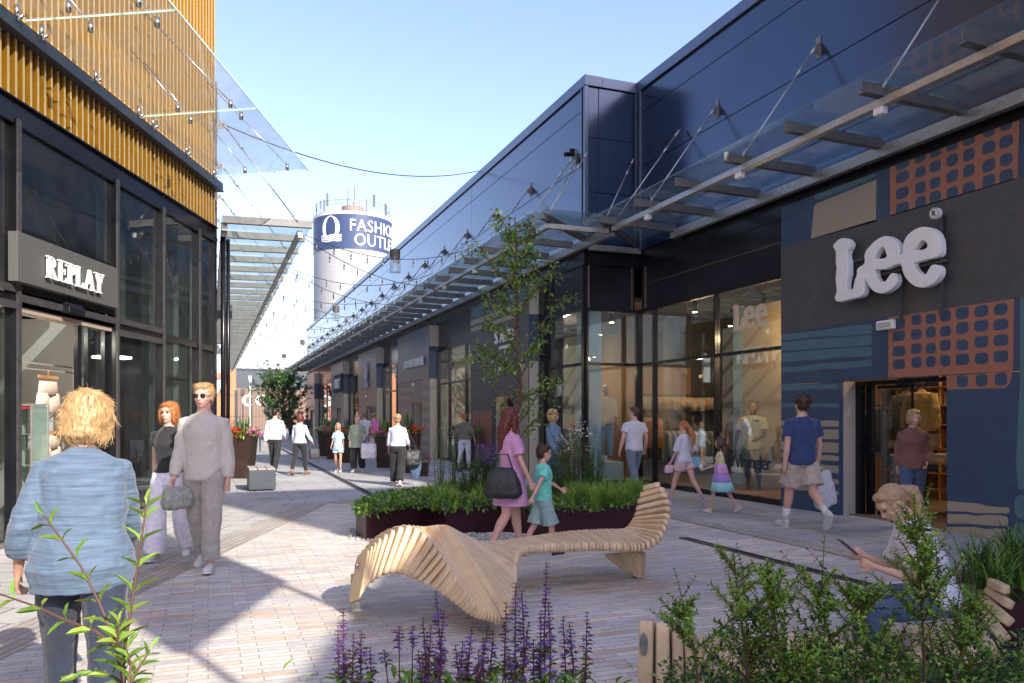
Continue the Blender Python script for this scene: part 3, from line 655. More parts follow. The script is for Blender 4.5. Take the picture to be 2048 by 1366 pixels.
pw = PX(1498, 930, XL-.02); b = MB(); place_text(b, 'Wrangler', .36, .002, (XL-.012, pw.y, pw.z-.06), (0, -1, 0), (0, 0, 1), (-1, 0, 0), spacing=.88, bold=.006)
o = b.build('window_lettering', mat('vinyl_black', (.02, .03, .05), .5)); tag(o, 'dark Wrangler lettering stuck low on the shop window in front of the mannequin', 'lettering')

# smaller shop signs of the far section
def wallsign(txt, py, px, X, size, m, label, depth=.04, spacing=1, stretch=1, bold=.004, back=None, cat='sign', extra=None):
    c = PX(px, py, X); t = empty('shop_sign', c, label, cat)
    b = MB(); place_text(b, txt, size, depth, (X-.01, c.y, c.z-size*.35), (0, -1, 0), (0, 0, 1), (-1, 0, 0), spacing=spacing, stretch=stretch, bold=bold)
    if extra: extra(b, c)
    wpart(b, 'lettering', m, t)
    if back: bb = MB(); bb.box((X+.015, c.y-back[0]/2, c.z-back[1]/2), (X+.11, c.y+back[0]/2, c.z+back[1]/2)); wpart(bb, 'backing', M['black_m'], t)
    return t
wallsign('BOYS OF EUROPE', 726, 827, XP-.05, .42, M['white'], 'white BOYS OF EUROPE lettering on a grey shop portal', bold=.012, stretch=.95)
wallsign('ONLY', 767, 674, XP-.15, .85, M['white'], 'small ONLY sign projecting from a far shop portal', back=(3.2, 1.1), bold=.012)
def sand(b, c):
    place_text(b, 'COPENHAGEN', .13, .02, (c.x-.01, c.y-.1, c.z-.35), (0, -1, 0), (0, 0, 1), (-1, 0, 0), spacing=1.2, bold=.003)
    place_text(b, 'S', .55, .04, (c.x-.01, c.y+.62, c.z-.17), (0, -1, 0), (0, 0, 1), (-1, 0, 0), bold=.004)
cS = PX(1008, 672, XP-.05)
wallsign('   AND', 672, 1008, XP-.05, .46, M['white'], 'white SAND lettering with a small line of text on the portal behind the slender tree', spacing=1.15, extra=sand, bold=.003)
def bird(b, c):      # simple long bottle-like emblem over a short word
    pts = [(-.05, .55), (.10, .55), (.13, .2), (.32, -.25), (.30, -.7), (.05, -.85), (-.30, -.72), (-.33, -.3), (-.12, .1)]
    b.prism([(c.x-.05, c.y-x*.55*1.5, c.z+.75+z*.75) for x, z in pts], (.06, 0, 0))
wallsign('rabis', 768, 733, XP-.06, .42, mat('sign_blue', (.30, .38, .50), .4), 'pale blue emblem and small word on the middle grey portal', extra=bird, bold=.012)
for (px, py) in ((827, 770), (1003, 738), (733, 793)):
    c = PX(px, py, XP); b = MB(); b.box((c.x-.05, c.y-.13, c.z-.06), (c.x+.018, c.y+.13, c.z+.06))
    o = b.build('wall_light', M['white'], bevel=.01); tag(o, {827: 'small white light box over the door under the BOYS OF EUROPE lettering', 1003: 'small white light box below the SAND lettering', 733: 'tiny light box over the door under the pale blue emblem'}[px], 'lamp')

# ------------------------------------------------------------------ gold building (aligned with the camera axis direction)
GX = -6.1
cr_ = CF(GX, 16.4)
GB = empty('gold_building', cr_, 'near left building with gold metal fins above dark shop windows', 'building')
def gpart(mb, name, m, **k): mb.T = CAMR; return wpart(mb, name, m, GB, **k)
# MB in camera frame: x = xc, y = z(depth), z = height ; CAMR rotates (xc,z) -> world
b = MB(); b.box((-22, -8, 5.42), (GX-.14, 16.3, 16)); b.box((GX-.14, 16.2, 0), (GX-.32, 16.3, 5.42)); b.box((-22, -8, 0), (GX-.2, -7.8, 5.4)); gpart(b, 'wall', M['darkgrey'])
b = MB(); b.box((GX-.13, -8, 5.44), (GX-.06, 16.34, 16)); b.box((-9, 16.3, 5.44), (GX-.06, 16.36, 16)); gpart(b, 'gold_sheet', M['gold'])
b = MB(); b2 = MB(); z = -1.0
while z < 16.4:
    for (h0, h1) in ((5.44, 6.2), (6.36, 16)):
        b.box((GX-.06, z-.019, h0), (GX+.03, z+.019, h1)); b2.box((GX+.03, z-.019, h0), (GX+.033, z+.019, h1))
    z += .152
gpart(b, 'gold_fins', M['gold']); gpart(b2, 'fin_edges', M['goldtip'])
b = MB(); b.box((GX-.05, -3, 6.2), (GX+.16, 16.45, 6.36)); b.box((GX-.05, -3, 6.18), (GX+.18, 16.45, 6.2)); gpart(b, 'canopy_beam', M['steelblue'])
b = MB(); b.box((GX-.1, -3, 5.2), (GX+.03, 16.4, 5.42)); b.box((GX-.05, -3, 5.42), (GX+.08, 16.42, 5.44)); gpart(b, 'fascia', M['black'])
# glass canopy sheets with point fixings and rods
pan = [9.85-3.15*1.5, 9.85-1.575+.0, 9.85, 12.98, 16.2]
pan = [3.55, 6.7, 9.85, 12.98, 16.2]
b = MB()
for i in range(len(pan)-1):
    a, c = pan[i]+.012, pan[i+1]-.012
    b.prism([(GX+.12, a, 6.42), (GX+1.98, a, 6.55), (GX+1.98, c, 6.55), (GX+.12, c, 6.42)], (0, 0, .02))
gpart(b, 'canopy_glass', M['gglass'], fix=True)
b = MB()
for i in range(len(pan)-1):
    c = pan[i+1]-.014
    b.prism([(GX+.12, c, 6.418), (GX+1.98, c, 6.548), (GX+1.98, c+.006, 6.548), (GX+.12, c+.006, 6.418)], (0, 0, .024))
b.prism([(GX+1.975, pan[0], 6.546), (GX+1.985, pan[0], 6.546), (GX+1.985, pan[-1], 6.546), (GX+1.975, pan[-1], 6.546)], (0, 0, .026))
gpart(b, 'glass_edges', mat('glass_edge', (.55, .75, .66), .2, nscale=5), fix=True)
b = MB()
for i in range(len(pan)-1):
    for fz in (.08, .92):
        z = pan[i]+(pan[i+1]-pan[i])*fz
        for xo, hh in ((.78, 6.47), (1.62, 6.53)):
            b.tube([(GX+xo, z, hh-.05), (GX+xo, z, hh+.07)], .032, 10)
            b.tube([(GX+xo, z, hh+.05), (GX-.02, z+.0, hh+1.0 if xo < 1 else hh+1.75)], .009, 6)
        b.tube([(GX+.16, z, 6.36), (GX+.16, z, 6.5)], .028, 8); b.tube([(GX+.14, z, 6.30), (GX+.24, z, 6.38)], .02, 8)
    z = pan[i]+(pan[i+1]-pan[i])*.5; b.tube([(GX+.16, z, 6.36), (GX+.16, z, 6.5)], .028, 8); b.tube([(GX+.14, z, 6.32), (GX+.24, z, 6.38)], .02, 8)
gpart(b, 'glass_fixings', M['steel'], smooth=True)
# shopfront glazing
def gglaze(zs_, hs, name='window', d=GX, mat_='glass', w=.1):
    f = MB(); gl = MB()
    for z in zs_: f.box((d-.09, z-w/2, hs[0]), (d+.05, z+w/2, hs[-1]))
    for i, h in enumerate(hs):
        for j in range(len(zs_)-1): f.box((d-.07, zs_[j]+w/2, max(h-.06, hs[0])), (d+.035, zs_[j+1]-w/2, min(h+.06, hs[-1])))
    for j in range(len(zs_)-1):
        for i in range(len(hs)-1): gl.box((d-.03, zs_[j]+w/2, hs[i]+.06), (d-.018, zs_[j+1]-w/2, hs[i+1]-.06))
    w_ = gpart(f, name, M['black']); g_ = gpart(gl, 'pane', M[mat_]); g_.parent = w_; return w_
M['glassd'] = glass_mat('tinted_shop_glass', (.70, .75, .75), .03, (.4, .42, .4), ior=1.6)
gglaze([9.8, 12.26], [3.82, 5.2], mat_='glassd'); gglaze([12.26, 13.9, 15.5, 16.35], [0, 2.95, 5.2], mat_='glassd'); gglaze([5.0, 7.4, 9.8], [0, 3.0, 5.2], mat_='glassd')
b = MB()        # silver grey edges on the mullions and transoms
for z in (9.8, 12.26, 13.9, 15.5): b.box((GX+.05, z-.035, 0), (GX+.075, z+.035, 5.2))
for (z0, z1, h) in ((9.86, 12.2, 3.02), (12.32, 13.84, 2.86), (12.32, 13.84, 3.04), (7.4, 9.74, 2.92), (7.4, 9.74, 3.12)): b.box((GX+.035, z0, h-.045), (GX+.07, z1, h+.045))
gpart(b, 'frame_edge', mat('frame_edge_grey', (.075, .07, .07), .4, .4, nscale=14, namt=.3))
b = MB(); b.box((GX-.09, 9.86, 3.1), (GX+.05, 12.2, 3.82)); b.box((GX-.3, 9.86, 2.93), (GX-.09, 12.2, 3.1)); gpart(b, 'door_head', M['black'])
b = MB(); b.box((GX-.2, 9.86, 2.86), (GX+.0, 12.2, 2.92)); gpart(b, 'door_soffit', mat('soffit', (.34, .27, .21), .6))
b = MB(); b.box((GX-.12, 11.35, 0), (GX-.06, 11.45, 2.86)); b.box((GX-.12, 12.1, 0), (GX-.06, 12.2, 2.86)); b.box((GX-.115, 11.45, 0), (GX-.065, 12.1, .1)); b.box((GX-.12, 11.62, .1), (GX-.06, 11.67, 2.86))
w = gpart(b, 'sliding_door', M['black']); b = MB(); b.box((GX-.095, 11.45, .1), (GX-.085, 12.1, 2.86)); q = gpart(b, 'pane', M['glassd']); q.parent = w
b = MB(); b.box((GX-.3, 9.86, .004), (GX+.12, 12.2, .022)); b.box((GX+.05, 5, 0), (GX+.12, 9.75, .06)); b.box((GX+.05, 12.3, 0), (GX+.12, 16.3, .06)); gpart(b, 'threshold', mat('threshold', (.3, .27, .24), .4, .7, nscale=9))
b = MB(); b.box((GX+.02, 10.75, 2.96), (GX+.16, 11.15, 3.06)); b.box((GX+.03, 10.74, 3.06), (GX+.12, 11.16, 3.1)); gpart(b, 'door_sensor', M['black'], bevel=.012)
# blinds and room
b = MB(); b.box((-11, 16.1, 0), (GX-.35, 16.2, 5.3)); b.box((GX-3.4, 5, 0), (GX-3.3, 16.1, 5.3)); b.box((GX-3.3, 4.9, 0), (GX-.3, 5, 5.3)); b.box((-9.35, 12.6, 0), (-6.75, 12.68, 3.1)); gpart(b, 'interior_wall', M['intgrey'])
b = MB(); b.box((GX-3.3, 5, .0), (GX-.3, 16.1, .012)); gpart(b, 'interior_floor', mat('pale_floor', (.35, .32, .28), .5))
b = MB(); b.box((GX-.9, 9.9, 3.3), (GX-.86, 12.2, 5.2)); b.box((GX-.6, 12.9, 3.2), (GX-.57, 13.8, 5.2)); b.box((GX-.7, 15.0, .2), (GX-.67, 16, 5.2)); b.box((GX-.5, 5, 0), (GX-.45, 9.7, 5.2)); gpart(b, 'blinds', mat('grey_blind', (.12, .135, .13), .9, nscale=4, namt=.25, stretch=(1, 4, .3)))
b = MB(); b.box((GX-3.3, 5, 5.2), (GX-.1, 16.1, 5.3)); b.box((GX-3.3, 5, 3.15), (GX-.95, 11.5, 3.25)); gpart(b, 'interior_ceiling', M['intdark'])
b = MB(); b.tube([(GX-.4, 12.75, 3.45), (GX-.4, 12.75, 3.62)], .07, 12); b.tube([(GX-.4, 13.0, 2.6), (GX-.4, 13.0, 2.66)], .16, 16); w = gpart(b, 'ceiling_light', M['black_m'])
b = MB(); b.tube([(GX-.4, 12.75, 3.44), (GX-.4, 12.75, 3.448)], .05, 12); 
for i in range(20):
    t0, t1 = i*math.pi/10, (i+1)*math.pi/10; b.beam((GX-.9+.3*math.cos(t0), 14+.3*math.sin(t0), 2.6), (GX-.9+.3*math.cos(t1), 14+.3*math.sin(t1), 2.6), .04, .03)
q = gpart(b, 'bulb', mat('lamp_cool', (1, .95, .85), emit=(1, .9, .75), es=3)); q.parent = w

# clothes display in the doorway
def shortsmesh(b, c, s, T, length=.42):
    # pair of shorts hanging, in frame: origin top centre c (xc,z,h); width along depth axis z
    def ring(h, cy, wy, wx): return [(c[0]+wx*math.sin(t), c[1]+cy+wy*math.cos(t), c[2]-h) for t in np.linspace(0, 2*math.pi, 16, endpoint=False)]
    b.loft([ring(0, 0, .21*s, .035), ring(.06, 0, .215*s, .05), ring(.2*s, 0, .25*s, .06)])
    for sg in (-1, 1): b.loft([ring(.17*s, sg*.11*s, .13*s, .055), ring(.3*s, sg*.145*s, .135*s, .05), ring(length*s, sg*.165*s, .14*s, .045)])
def gthing(name, c, label, cat, group=None): return empty(name, CF(*c), label, cat, group)
def tpart(root, mb, name, m, **k): mb.T = CAMR; return wpart(mb, name, m, root, **k)
zc_ = 11.3; xc_ = -6.55
t = gthing('shorts', (xc_, zc_, 1.7), 'beige shorts clipped on a wooden hanger inside the left shop door, above the glass cabinet', 'shorts')
hh = 2.12
b = MB(); shortsmesh(b, (xc_, zc_, hh-.06), 1.0, CAMR, .44); tpart(t, b, 'fabric', mat('beige_cotton', (.60, .47, .37), .9, nscale=14, namt=.1, bscale=18, bstr=.4), smooth=True)
b = MB(); b.beam((xc_, zc_-.24, hh), (xc_, zc_+.24, hh), .02, .045); b.tube([(xc_, zc_, hh+.02), (xc_, zc_, hh+.1)], .006, 6); tpart(t, b, 'hanger', M['intwood'])
t = gthing('trousers', (-6.75, 10.95, 1.0), 'beige trousers hanging on a wooden hanger behind the glass cabinet in the left shop', 'trousers')
b = MB(); shortsmesh(b, (-6.75, 11.7, 1.28), .95, CAMR, 1.0); tpart(t, b, 'fabric', mat('beige_cotton_b', (.55, .44, .35), .9, nscale=14, namt=.1, bscale=18, bstr=.4), smooth=True)
b = MB(); b.beam((-6.75, 11.47, 1.33), (-6.75, 11.95, 1.33), .02, .045); tpart(t, b, 'hanger', M['intwood'])
t = gthing('clothes_rail', (-6.6, 10.6, 0), 'thin metal clothes frame inside the left shop door', 'rail')
b = MB(); 
for z in (10.72, 12.1): b.beam((-6.62, z, 0), (-6.62, z, 2.32), .025, .025, up=(0, 1, 0))
for h in (2.3, 2.22, 1.5): b.beam((-6.62, 10.72, h), (-6.62, 12.1, h), .022, .022)
tpart(t, b, 'frame', mat('rail_beige', (.42, .38, .33), .5, .4))
t = gthing('glass_cabinet', (-6.12, 10.1, 0), 'narrow glass display cabinet with a red top strip just inside the left shop door', 'cabinet')
b = MB(); x0, x1, z0, z1 = -6.50, -6.22, 10.36, 10.72
for x in (x0, x1):
    for z in (z0, z1): b.box((x-.012, z-.012, 0), (x+.012, z+.012, 1.72))
b.box((x0, z0, 1.70), (x1, z1, 1.73)); b.box((x0, z0, 0), (x1, z1, .08))
w = tpart(t, b, 'frame', mat('cab_alu', (.55, .56, .55), .35, .7)); b = MB()
for h in (.5, .92, 1.33): b.box((x0+.012, z0+.012, h), (x1-.012, z1-.012, h+.01))
for x in (x0, x1): b.box((x-.003, z0+.012, .08), (x+.003, z1-.012, 1.7))
tpart(t, b, 'glass_shelves', mat('shelf_green', (.45, .6, .52), .15, trans=.7)); b = MB(); b.box((x0+.015, z0+.015, 1.665), (x1-.015, z1-.015, 1.699)); tpart(t, b, 'top_strip', mat('red_strip', (.5, .02, .03), .4))
t = gthing('shelf_stack', (-6.7, 9.98, 0), 'shelves of folded clothes at the left edge inside the left shop door', 'shelves')
b = MB(); random.seed(2)
for h in (.2, .6, 1.0, 1.4, 1.8): b.box((-6.9, 9.86, h), (-6.45, 10.02, h+.02))
tpart(t, b, 'shelf', M['beige']); b = MB()
for h in (.2, .6, 1.0, 1.4, 1.8):
    for k in range(6): b.box((-6.88, 9.87, h+.025+k*.035), (-6.47-random.random()*.04, 10.01, h+.052+k*.035), mi=k % 2)
tpart(t, b, 'folded_clothes', [M['white'], M['beige']], bevel=.008)
L = bpy.data.lights.new('shop_light', 'POINT'); L.energy = 25; L.color = (1, .85, .7); L.shadow_soft_size = .06
o = bpy.data.objects.new('shop_light', L); col.objects.link(o); o.location = CF(-6.9, 10.6, 2.8)

# sign with serif letters
T = empty('shop_sign', CF(GX+.1, 11.1, 3.5), 'grey REPLAY sign board with white serif letters over the left shop door', 'sign')
b = MB(); b.box((GX+.05, 9.6, 3.19), (GX+.17, 12.05, 3.79)); tpart(T, b, 'board', M['signgrey'], bevel=.004)
def serif(ch):
    S = .05; st = .17
    def bx(x0, y0, x1, y1): return [(x0, y0), (x1, y0), (x1, y1), (x0, y1)]
    def bowl(cx, cy, rx, ry, w, hgt=.05, a0=-90, a1=90):
        o_ = [(cx+rx*math.cos(R(a)), cy+ry*math.sin(R(a))) for a in np.linspace(a0, a1, 14)]
        i_ = [(cx+(rx-w)*math.cos(R(a)), cy+(ry-hgt)*math.sin(R(a))) for a in np.linspace(a1, a0, 14)]
        return o_+i_
    stem = bx(.08, 0, .08+st, 1); s0 = bx(0, 0, .34, S); s1 = bx(0, 1-S, .3, 1)
    if ch == 'R': return [stem, s0, s1, bowl(.25, .74, .32, .26, .15), [(.28, .5), (.42, .5), (.68, S), (.76, 0), (.54, 0)]], .74
    if ch == 'P': return [stem, s0, s1, bowl(.25, .73, .32, .27, .15)], .58
    if ch == 'E': return [stem, bx(0, 0, .58, S+.01), bx(0, 1-S-.01, .56, 1), [(.54, S), (.6, S), (.64, .24), (.6, .24)][:], [(.5, 1-S), (.56, 1-S), (.58, .8), (.55, .8)], bx(.25, .48, .44, .53), bx(.42, .38, .46, .63)], .64
    if ch == 'L': return [stem, s1, bx(0, 0, .56, S+.01), [(.5, S), (.56, S), (.62, .27), (.58, .27)]], .62
    if ch == 'A': return [[(.36, 1), (.44, 1), (.16, 0), (.09, 0)], [(.36, 1), (.5, 1), (.78, 0), (.57, 0)], bx(0, 0, .26, S), bx(.5, 0, .86, S), bx(.2, .3, .6, .35)], .80
    if ch == 'Y': return [bx(.3, 0, .47, .5), bx(.2, 0, .58, S), [(.04, 1), (.26, 1), (.47, .5), (.47, .42), (.3, .42), (.3, .5)], [(.62, 1), (.7, 1), (.47, .42), (.4, .45)], bx(0, 1-S, .33, 1), bx(.5, 1-S, .78, 1)], .76
b = MB(); x = 0; ls = []
for ch in 'REPLAY':
    polys, w = serif(ch); ls.append((x, polys)); x += w+(.05 if ch in 'RE' else .03)
hgt = .28; wk = 1.42/x; zc0 = 10.13; j = 0
for x0, polys in ls:
    for P in polys:
        j += 1; dd = .0012*(j % 5)
        b.prism([(GX+.19, zc0+(x0+px_)*wk, 3.325+py_*hgt) for px_, py_ in P], (.03+dd, 0, 0))
tpart(T, b, 'lettering', M['white'], fix=True)

# ------------------------------------------------------------------ left side of the far street
XW = .16
LB = empty('retail_building', (XW, 40, 0), 'dark shop terrace along the left of the far street seen edge on', 'building')
b = MB(); b.box((-14, 17.7, 0), (XW-.06, 72, 5.2)); wpart(b, 'wall', M['blackpanel'], LB)
b = MB(); b.box((-14, 17.9, 5.2), (XW, 72, 8.6)); wpart(b, 'upper_wall', M['darkgrey'], LB)
b = MB(); b.box((XW-.06, 19.9, 0), (XW, 26.2, 5.0)); b.box((XW-.06, 33, 0), (XW+.02, 35, 4.9)); b.box((XW-.06, 44, 0), (XW+.0, 48, 4.9)); wpart(b, 'panel', mat('ck_beige', (.50, .43, .33), .6, nscale=2, namt=.08), LB)
b = MB()
for y in (27.5, 29, 30.5, 36, 38, 40, 42, 50, 53, 56, 60): b.box((XW-.06, y, 0), (XW+.02, y+.12, 5)); 
wpart(b, 'mullions', M['galvd'], LB)
b = MB()
for y0, y1 in ((26.3, 32.9), (35.1, 43.9), (48.1, 70)): b.box((XW-.055, y0, .1), (XW-.04, y1, 4.9))
wpart(b, 'pane', M['glass'], LB)
L3 = run(XW, 17.3, 71.5, 5.5, +1, over=1.62, start=-.1, rodstep=2, rodoff=0, wallH=7.5, fin=.25)
canopy_parts([L3], LB)
cl = (XW+.06, 22.8, 3.75); t = empty('shop_sign', cl, 'white CALVIN KLEIN lettering on the beige wall opposite, seen mirrored in the window', 'sign')
b = MB(); place_text(b, 'CALVIN KLEIN', .80, .06, (XW+.08, 23.0, 3.55), (0, 1, 0), (0, 0, 1), (1, 0, 0), bold=.012, spacing=.95, stretch=.9); wpart(b, 'lettering', M['white'], t)
for (y, h, w_, hh_, m_, lb) in ((19.6, 3.7, .34, .9, 'taupe', 'dark projecting sign box just past the gold corner'), (27.0, 3.5, .30, 1.1, 'white', 'white projecting sign box on the left wall of the far street'), (36, 2.9, .32, .6, 'white', 'small white projecting sign farther down the left wall')):
    b = MB(); b.box((XW, y, h-hh_/2), (XW+w_, y+.12, h+hh_/2)); b.tube([(XW-.02, y+.06, h+hh_/2-.1), (XW+w_*.8, y+.06, h+hh_/2+.08)], .012, 6)
    o = b.build('projecting_sign', M[m_], bevel=.01); tag(o, lb, 'sign')
# drainpipe and black column by the gold corner
b = MB(); p = CF(-6.0, 16.62); b.tube([(p.x, p.y, 0), (p.x, p.y, 5.3)], .05, 12); b.tube([(p.x+.1, p.y+.2, 0), (p.x+.1, p.y+.2, 5.3)], .04, 12)
o = b.build('drainpipe', M['black'], smooth=True); tag(o, 'black drainpipe at the corner of the gold building', 'pipe')

# unseen blocks added behind the viewer, shaped to shade plaza and return wall
b = MB(); b.prism([(9.9, -14.6, 0), (9.42, -13.2, 0), (15, -13.2, 0), (15, -20, 0), (11.7, -20, 0)], (0, 0, 21)); b.box((16.6, -17, 0), (20.5, -13.2, 33)); o = b.build('tall_shade_block', M['darkgrey']); tag(o, 'tall unseen blocks added behind the viewpoint to shade the plaza and return wall', 'building')
b = MB(CAMR); b.box((7.4, -13, 0), (9.2, -1.4, 9)); o = b.build('low_shade_block', M['darkgrey']); tag(o, 'lower unseen block added behind the viewpoint to shade the right of the plaza', 'building')  # added low block, its roof edge shades the right of the plaza
# unseen panel on two posts, added to throw the wedge shadow on the paving
SP = empty('shadow_panel', CF(4.7, -1.6), 'unseen raised panel on tall posts, added behind the viewpoint to cast a plaza shadow', 'sign')
b = MB(); b.box((3.76, -2.2, 6.2), (3.88, .1, 8.8)); tpart(SP, b, 'panel', M['signgrey']); b = MB()
for z in (-2.1, 0): b.tube([(3.82, z, 0), (3.82, z, 6.3)], .035, 8)
tpart(SP, b, 'post', M['galv'])

# ------------------------------------------------------------------ tower
ZTW = 120.; pc = CF((706-1024)/1600*ZTW, ZTW); RT = 5.75
TW = empty('water_tower', pc, 'round pale concrete tower with a blue FASHION OUTLET band and aerials on top', 'tower')
def thh(py): return 1.55+(835-py)/1600*ZTW
H0, H1, H2, H3 = thh(592), thh(513), thh(447), thh(441)
b = MB(); N = 64
def ringr(r, h): return [(pc.x+r*math.cos(2*math.pi*i/N), pc.y+r*math.sin(2*math.pi*i/N), h) for i in range(N)]
hs = np.linspace(H0, H1, 12); rs = []
for i in range(len(hs)-1): rs += [ringr(RT-.015, hs[i]), ringr(RT-.015, hs[i]+.03), ringr(RT, hs[i]+.05), ringr(RT, hs[i+1]-.02)]
b.loft(rs); wpart(b, 'drum', M['concrete'], TW, smooth=False)
b = MB(); b.loft([ringr(RT+.04, H1), ringr(RT+.04, H2)]); wpart(b, 'blue_band', M['towerblue'], TW, smooth=False)
b = MB(); b.loft([ringr(RT+.08, H2), ringr(RT+.1, H3), ringr(RT-.3, H3+.02)]); wpart(b, 'rim', mat('rim', (.6, .6, .58), .6), TW)
b = MB(); b.loft([ringr(RT-.6, 0), ringr(RT-.6, H0-3), ringr(RT-.05, H0-.0)]); wpart(b, 'shaft', mat('tower_shaft', (.36, .31, .26), .9, nscale=.5, namt=.2), TW)
b = MB(); b.loft([ringr(RT+.01, H0-6), ringr(RT+.01, H0)]); 
w_ = wpart(b, 'skirt', M['concrete'], TW)
me = w_.data; bm = bmesh.new(); bm.from_mesh(me); 
dele = [f_ for f_ in bm.faces if len(f_.verts) > 4]; 
bmesh.ops.delete(bm, geom=dele, context='FACES'); bm.to_mesh(me); bm.free()
vdir = math.atan2(-pc.y, -pc.x)     # direction from tower to camera
def wrap(mb, txt, size, arc0, h, depth, m, cyl=RT+.06, stretch=1, bold=0, spacing=1):
    v, f = text_mb(txt, size, depth, spacing=spacing, bold=bold)
    x = v[:, 0]-v[:, 0].min(); a = vdir+(R(arc0)+x*stretch/cyl)        # to the right seen from camera
    rr = cyl+v[:, 2]+depth/2
    return mb.add(np.c_[pc.x+rr*np.cos(a), pc.y+rr*np.sin(a), h+v[:, 1]], f)
b = MB(); hF, hO = thh(478), thh(505)
wrap(b, 'FASHION', 2.45, -4, hF-.1, .1, None, stretch=.88, spacing=1.06); wrap(b, 'OUTLET', 2.45, 2, hO-.1, .1, None, stretch=.88, spacing=1.06)
# ring and wave logo
def onc(u, hgt_, r=RT+.1): a = vdir+R(u); return (pc.x+r*math.cos(a), pc.y+r*math.sin(a), hgt_)
cu_, ch_ = -33, thh(473); K = 40
def deg(x): return math.degrees(x/RT)
for i in range(K):
    t0, t1 = 2*math.pi*i/K, 2*math.pi*(i+1)/K; q = []
    for t, ro in ((t0, 1), (t1, 1), (t1, 0), (t0, 0)):
        rx, ry = (1.45, 1.75) if ro else (.82, 1.62)
        q.append(onc(cu_+deg(rx*math.cos(t)), ch_+ry*math.sin(t)))
    b.quad(*q)
for k in range(4):
    hh_ = thh(487+k*3.6)
    for i in range(10):
        u0, u1 = cu_-17+34*i/10, cu_-17+34*(i+1)/10
        w0, w1 = .05*math.sin(i*1.3), .05*math.sin((i+1)*1.3)
        b.quad(onc(u0, hh_-.08+w0), onc(u1, hh_-.08+w1), onc(u1, hh_+.08+w1), onc(u0, hh_+.08+w0))
wpart(b, 'lettering', M['white'], TW)
b = MB(); K = 40; random.seed(11)
for hr, rr in ((1.3, .035), (.75, .025)):
    pts = [(pc.x+(RT-.3)*math.cos(2*math.pi*i/K), pc.y+(RT-.3)*math.sin(2*math.pi*i/K), H3+hr+.4) for i in range(K+1)]; b.tube(pts, rr, 6)
for i in range(20):
    a = 2*math.pi*i/20; b.tube([(pc.x+(RT-.3)*math.cos(a), pc.y+(RT-.3)*math.sin(a), H3), (pc.x+(RT-.3)*math.cos(a), pc.y+(RT-.3)*math.sin(a), H3+1.7)], .03, 5)
wpart(b, 'railing', M['galvd'], TW)
for (px, h_, r_) in ((635, 2.4, .07), (644, 3.6, .08), (648, 2.6, .06), (663, 3.5, .10), (688, 4.0, .05), (700, 3.6, .05), (711, 3.2, .04), (723, 3.8, .04), (727, 4.1, .05), (754, 3.3, .12), (769, 3.0, .13)):
    xx = (px-706)/1600*ZTW; yy = math.sqrt(max(0, (RT-.3)**2-xx**2))*random.choice((-1, -.6, .5)); p = CF((px-1024)/1600*ZTW, ZTW+yy)
    b = MB(); b.tube([(p.x, p.y, H3), (p.x, p.y, H3+h_)], .05, 6); b.tube([(p.x, p.y, H3+h_*.45), (p.x, p.y, H3+h_*.95)], r_*1.6, 8); wpart(b, 'antenna', M['galvd'], TW)
b = MB(); b.tube([(pc.x, pc.y, H3), (pc.x, pc.y, H3+1.9)], 1.7, 20); wpart(b, 'plant_room', mat('brownroom', (.27, .2, .17), .8), TW)

# ------------------------------------------------------------------ far end of the street
YG = 90.
def gy(px, py): return PY(px, py, YG)
x0, x1 = PY(440, 0, YG).x, PY(612, 0, YG).x
t = empty('slatted_gate', ((x0+x1)/2, YG, 0), 'tall gate of vertical wooden slats with dark frames closing the far end of the street', 'gate')
b = MB(); x = x0-1.5
while x < x1+2: b.box((x, YG, .15), (x+.06, YG+.05, 4.7)); x += .15
wpart(b, 'slats', M['wood'], t); b = MB()
for h in (.2, 1.6, 3.9): b.box((x0-1.5, YG+.06, h), (x1+2, YG+.16, h+.12))
for px in (473, 503, 537, 580): xx = PY(px, 0, YG).x; b.box((xx-.2, YG-.1, 0), (xx+.1, YG-.01, 4.45))
wpart(b, 'frame', M['darkgrey'], t); b = MB()
for px in (496, 523):
    c = PY(px, 801, YG)
    for i in range(20):
        t0, t1 = R(60+i*12), R(60+(i+1)*12)
        b.quad(*[(c.x+r_*math.cos(a)+(.18 if r_ < .5 else 0), YG-.13, c.z+r_*math.sin(a)) for r_, a in ((.62, t0), (.62, t1), (.45, t1), (.45, t0))])
wpart(b, 'ring_handles', M['white'], t)
b = MB(); b.box((-8, 112, 0), (16, 130, 7.9)); b.box((-8, 111.9, 7.9), (16, 130, 8.1)); o = b.build('warehouse', M['anth']); tag(o, 'low dark flat roofed building beyond the far gate', 'building')
t = empty('orange_building', (-2, 96, 0), 'orange clad building with a slatted corner beyond the far gate', 'building')
xa, xb = PY(425, 0, 95).x, PY(472, 0, 95).x
b = MB(); b.prism([(xa-6, 95, 0), (xb, 95, 0), (xb, 95, 7.6), (xa+1, 95, 8.0), (xa-6, 95, 8.0)], (0, 10, 0)); wpart(b, 'wall', M['orange'], t, fix=True)
b = MB()
for i in range(12): b.box((xb-1.7+i*.08, 94.9, 7.1-i*.22), (xb-.6, 94.99, 7.22-i*.22))
wpart(b, 'louvres', M['darkgrey'], t)
c = PY(500, 760, 88.); b = MB(); b.tube([(c.x, 88, 0), (c.x, 88, 5.6)], .07, 8); b.box((c.x-.16, 87.85, 5.3), (c.x+.16, 88.15, 5.9)); o = b.build('lamp_post', M['white']); tag(o, 'white lamp post rising over the far gate', 'lamp post')

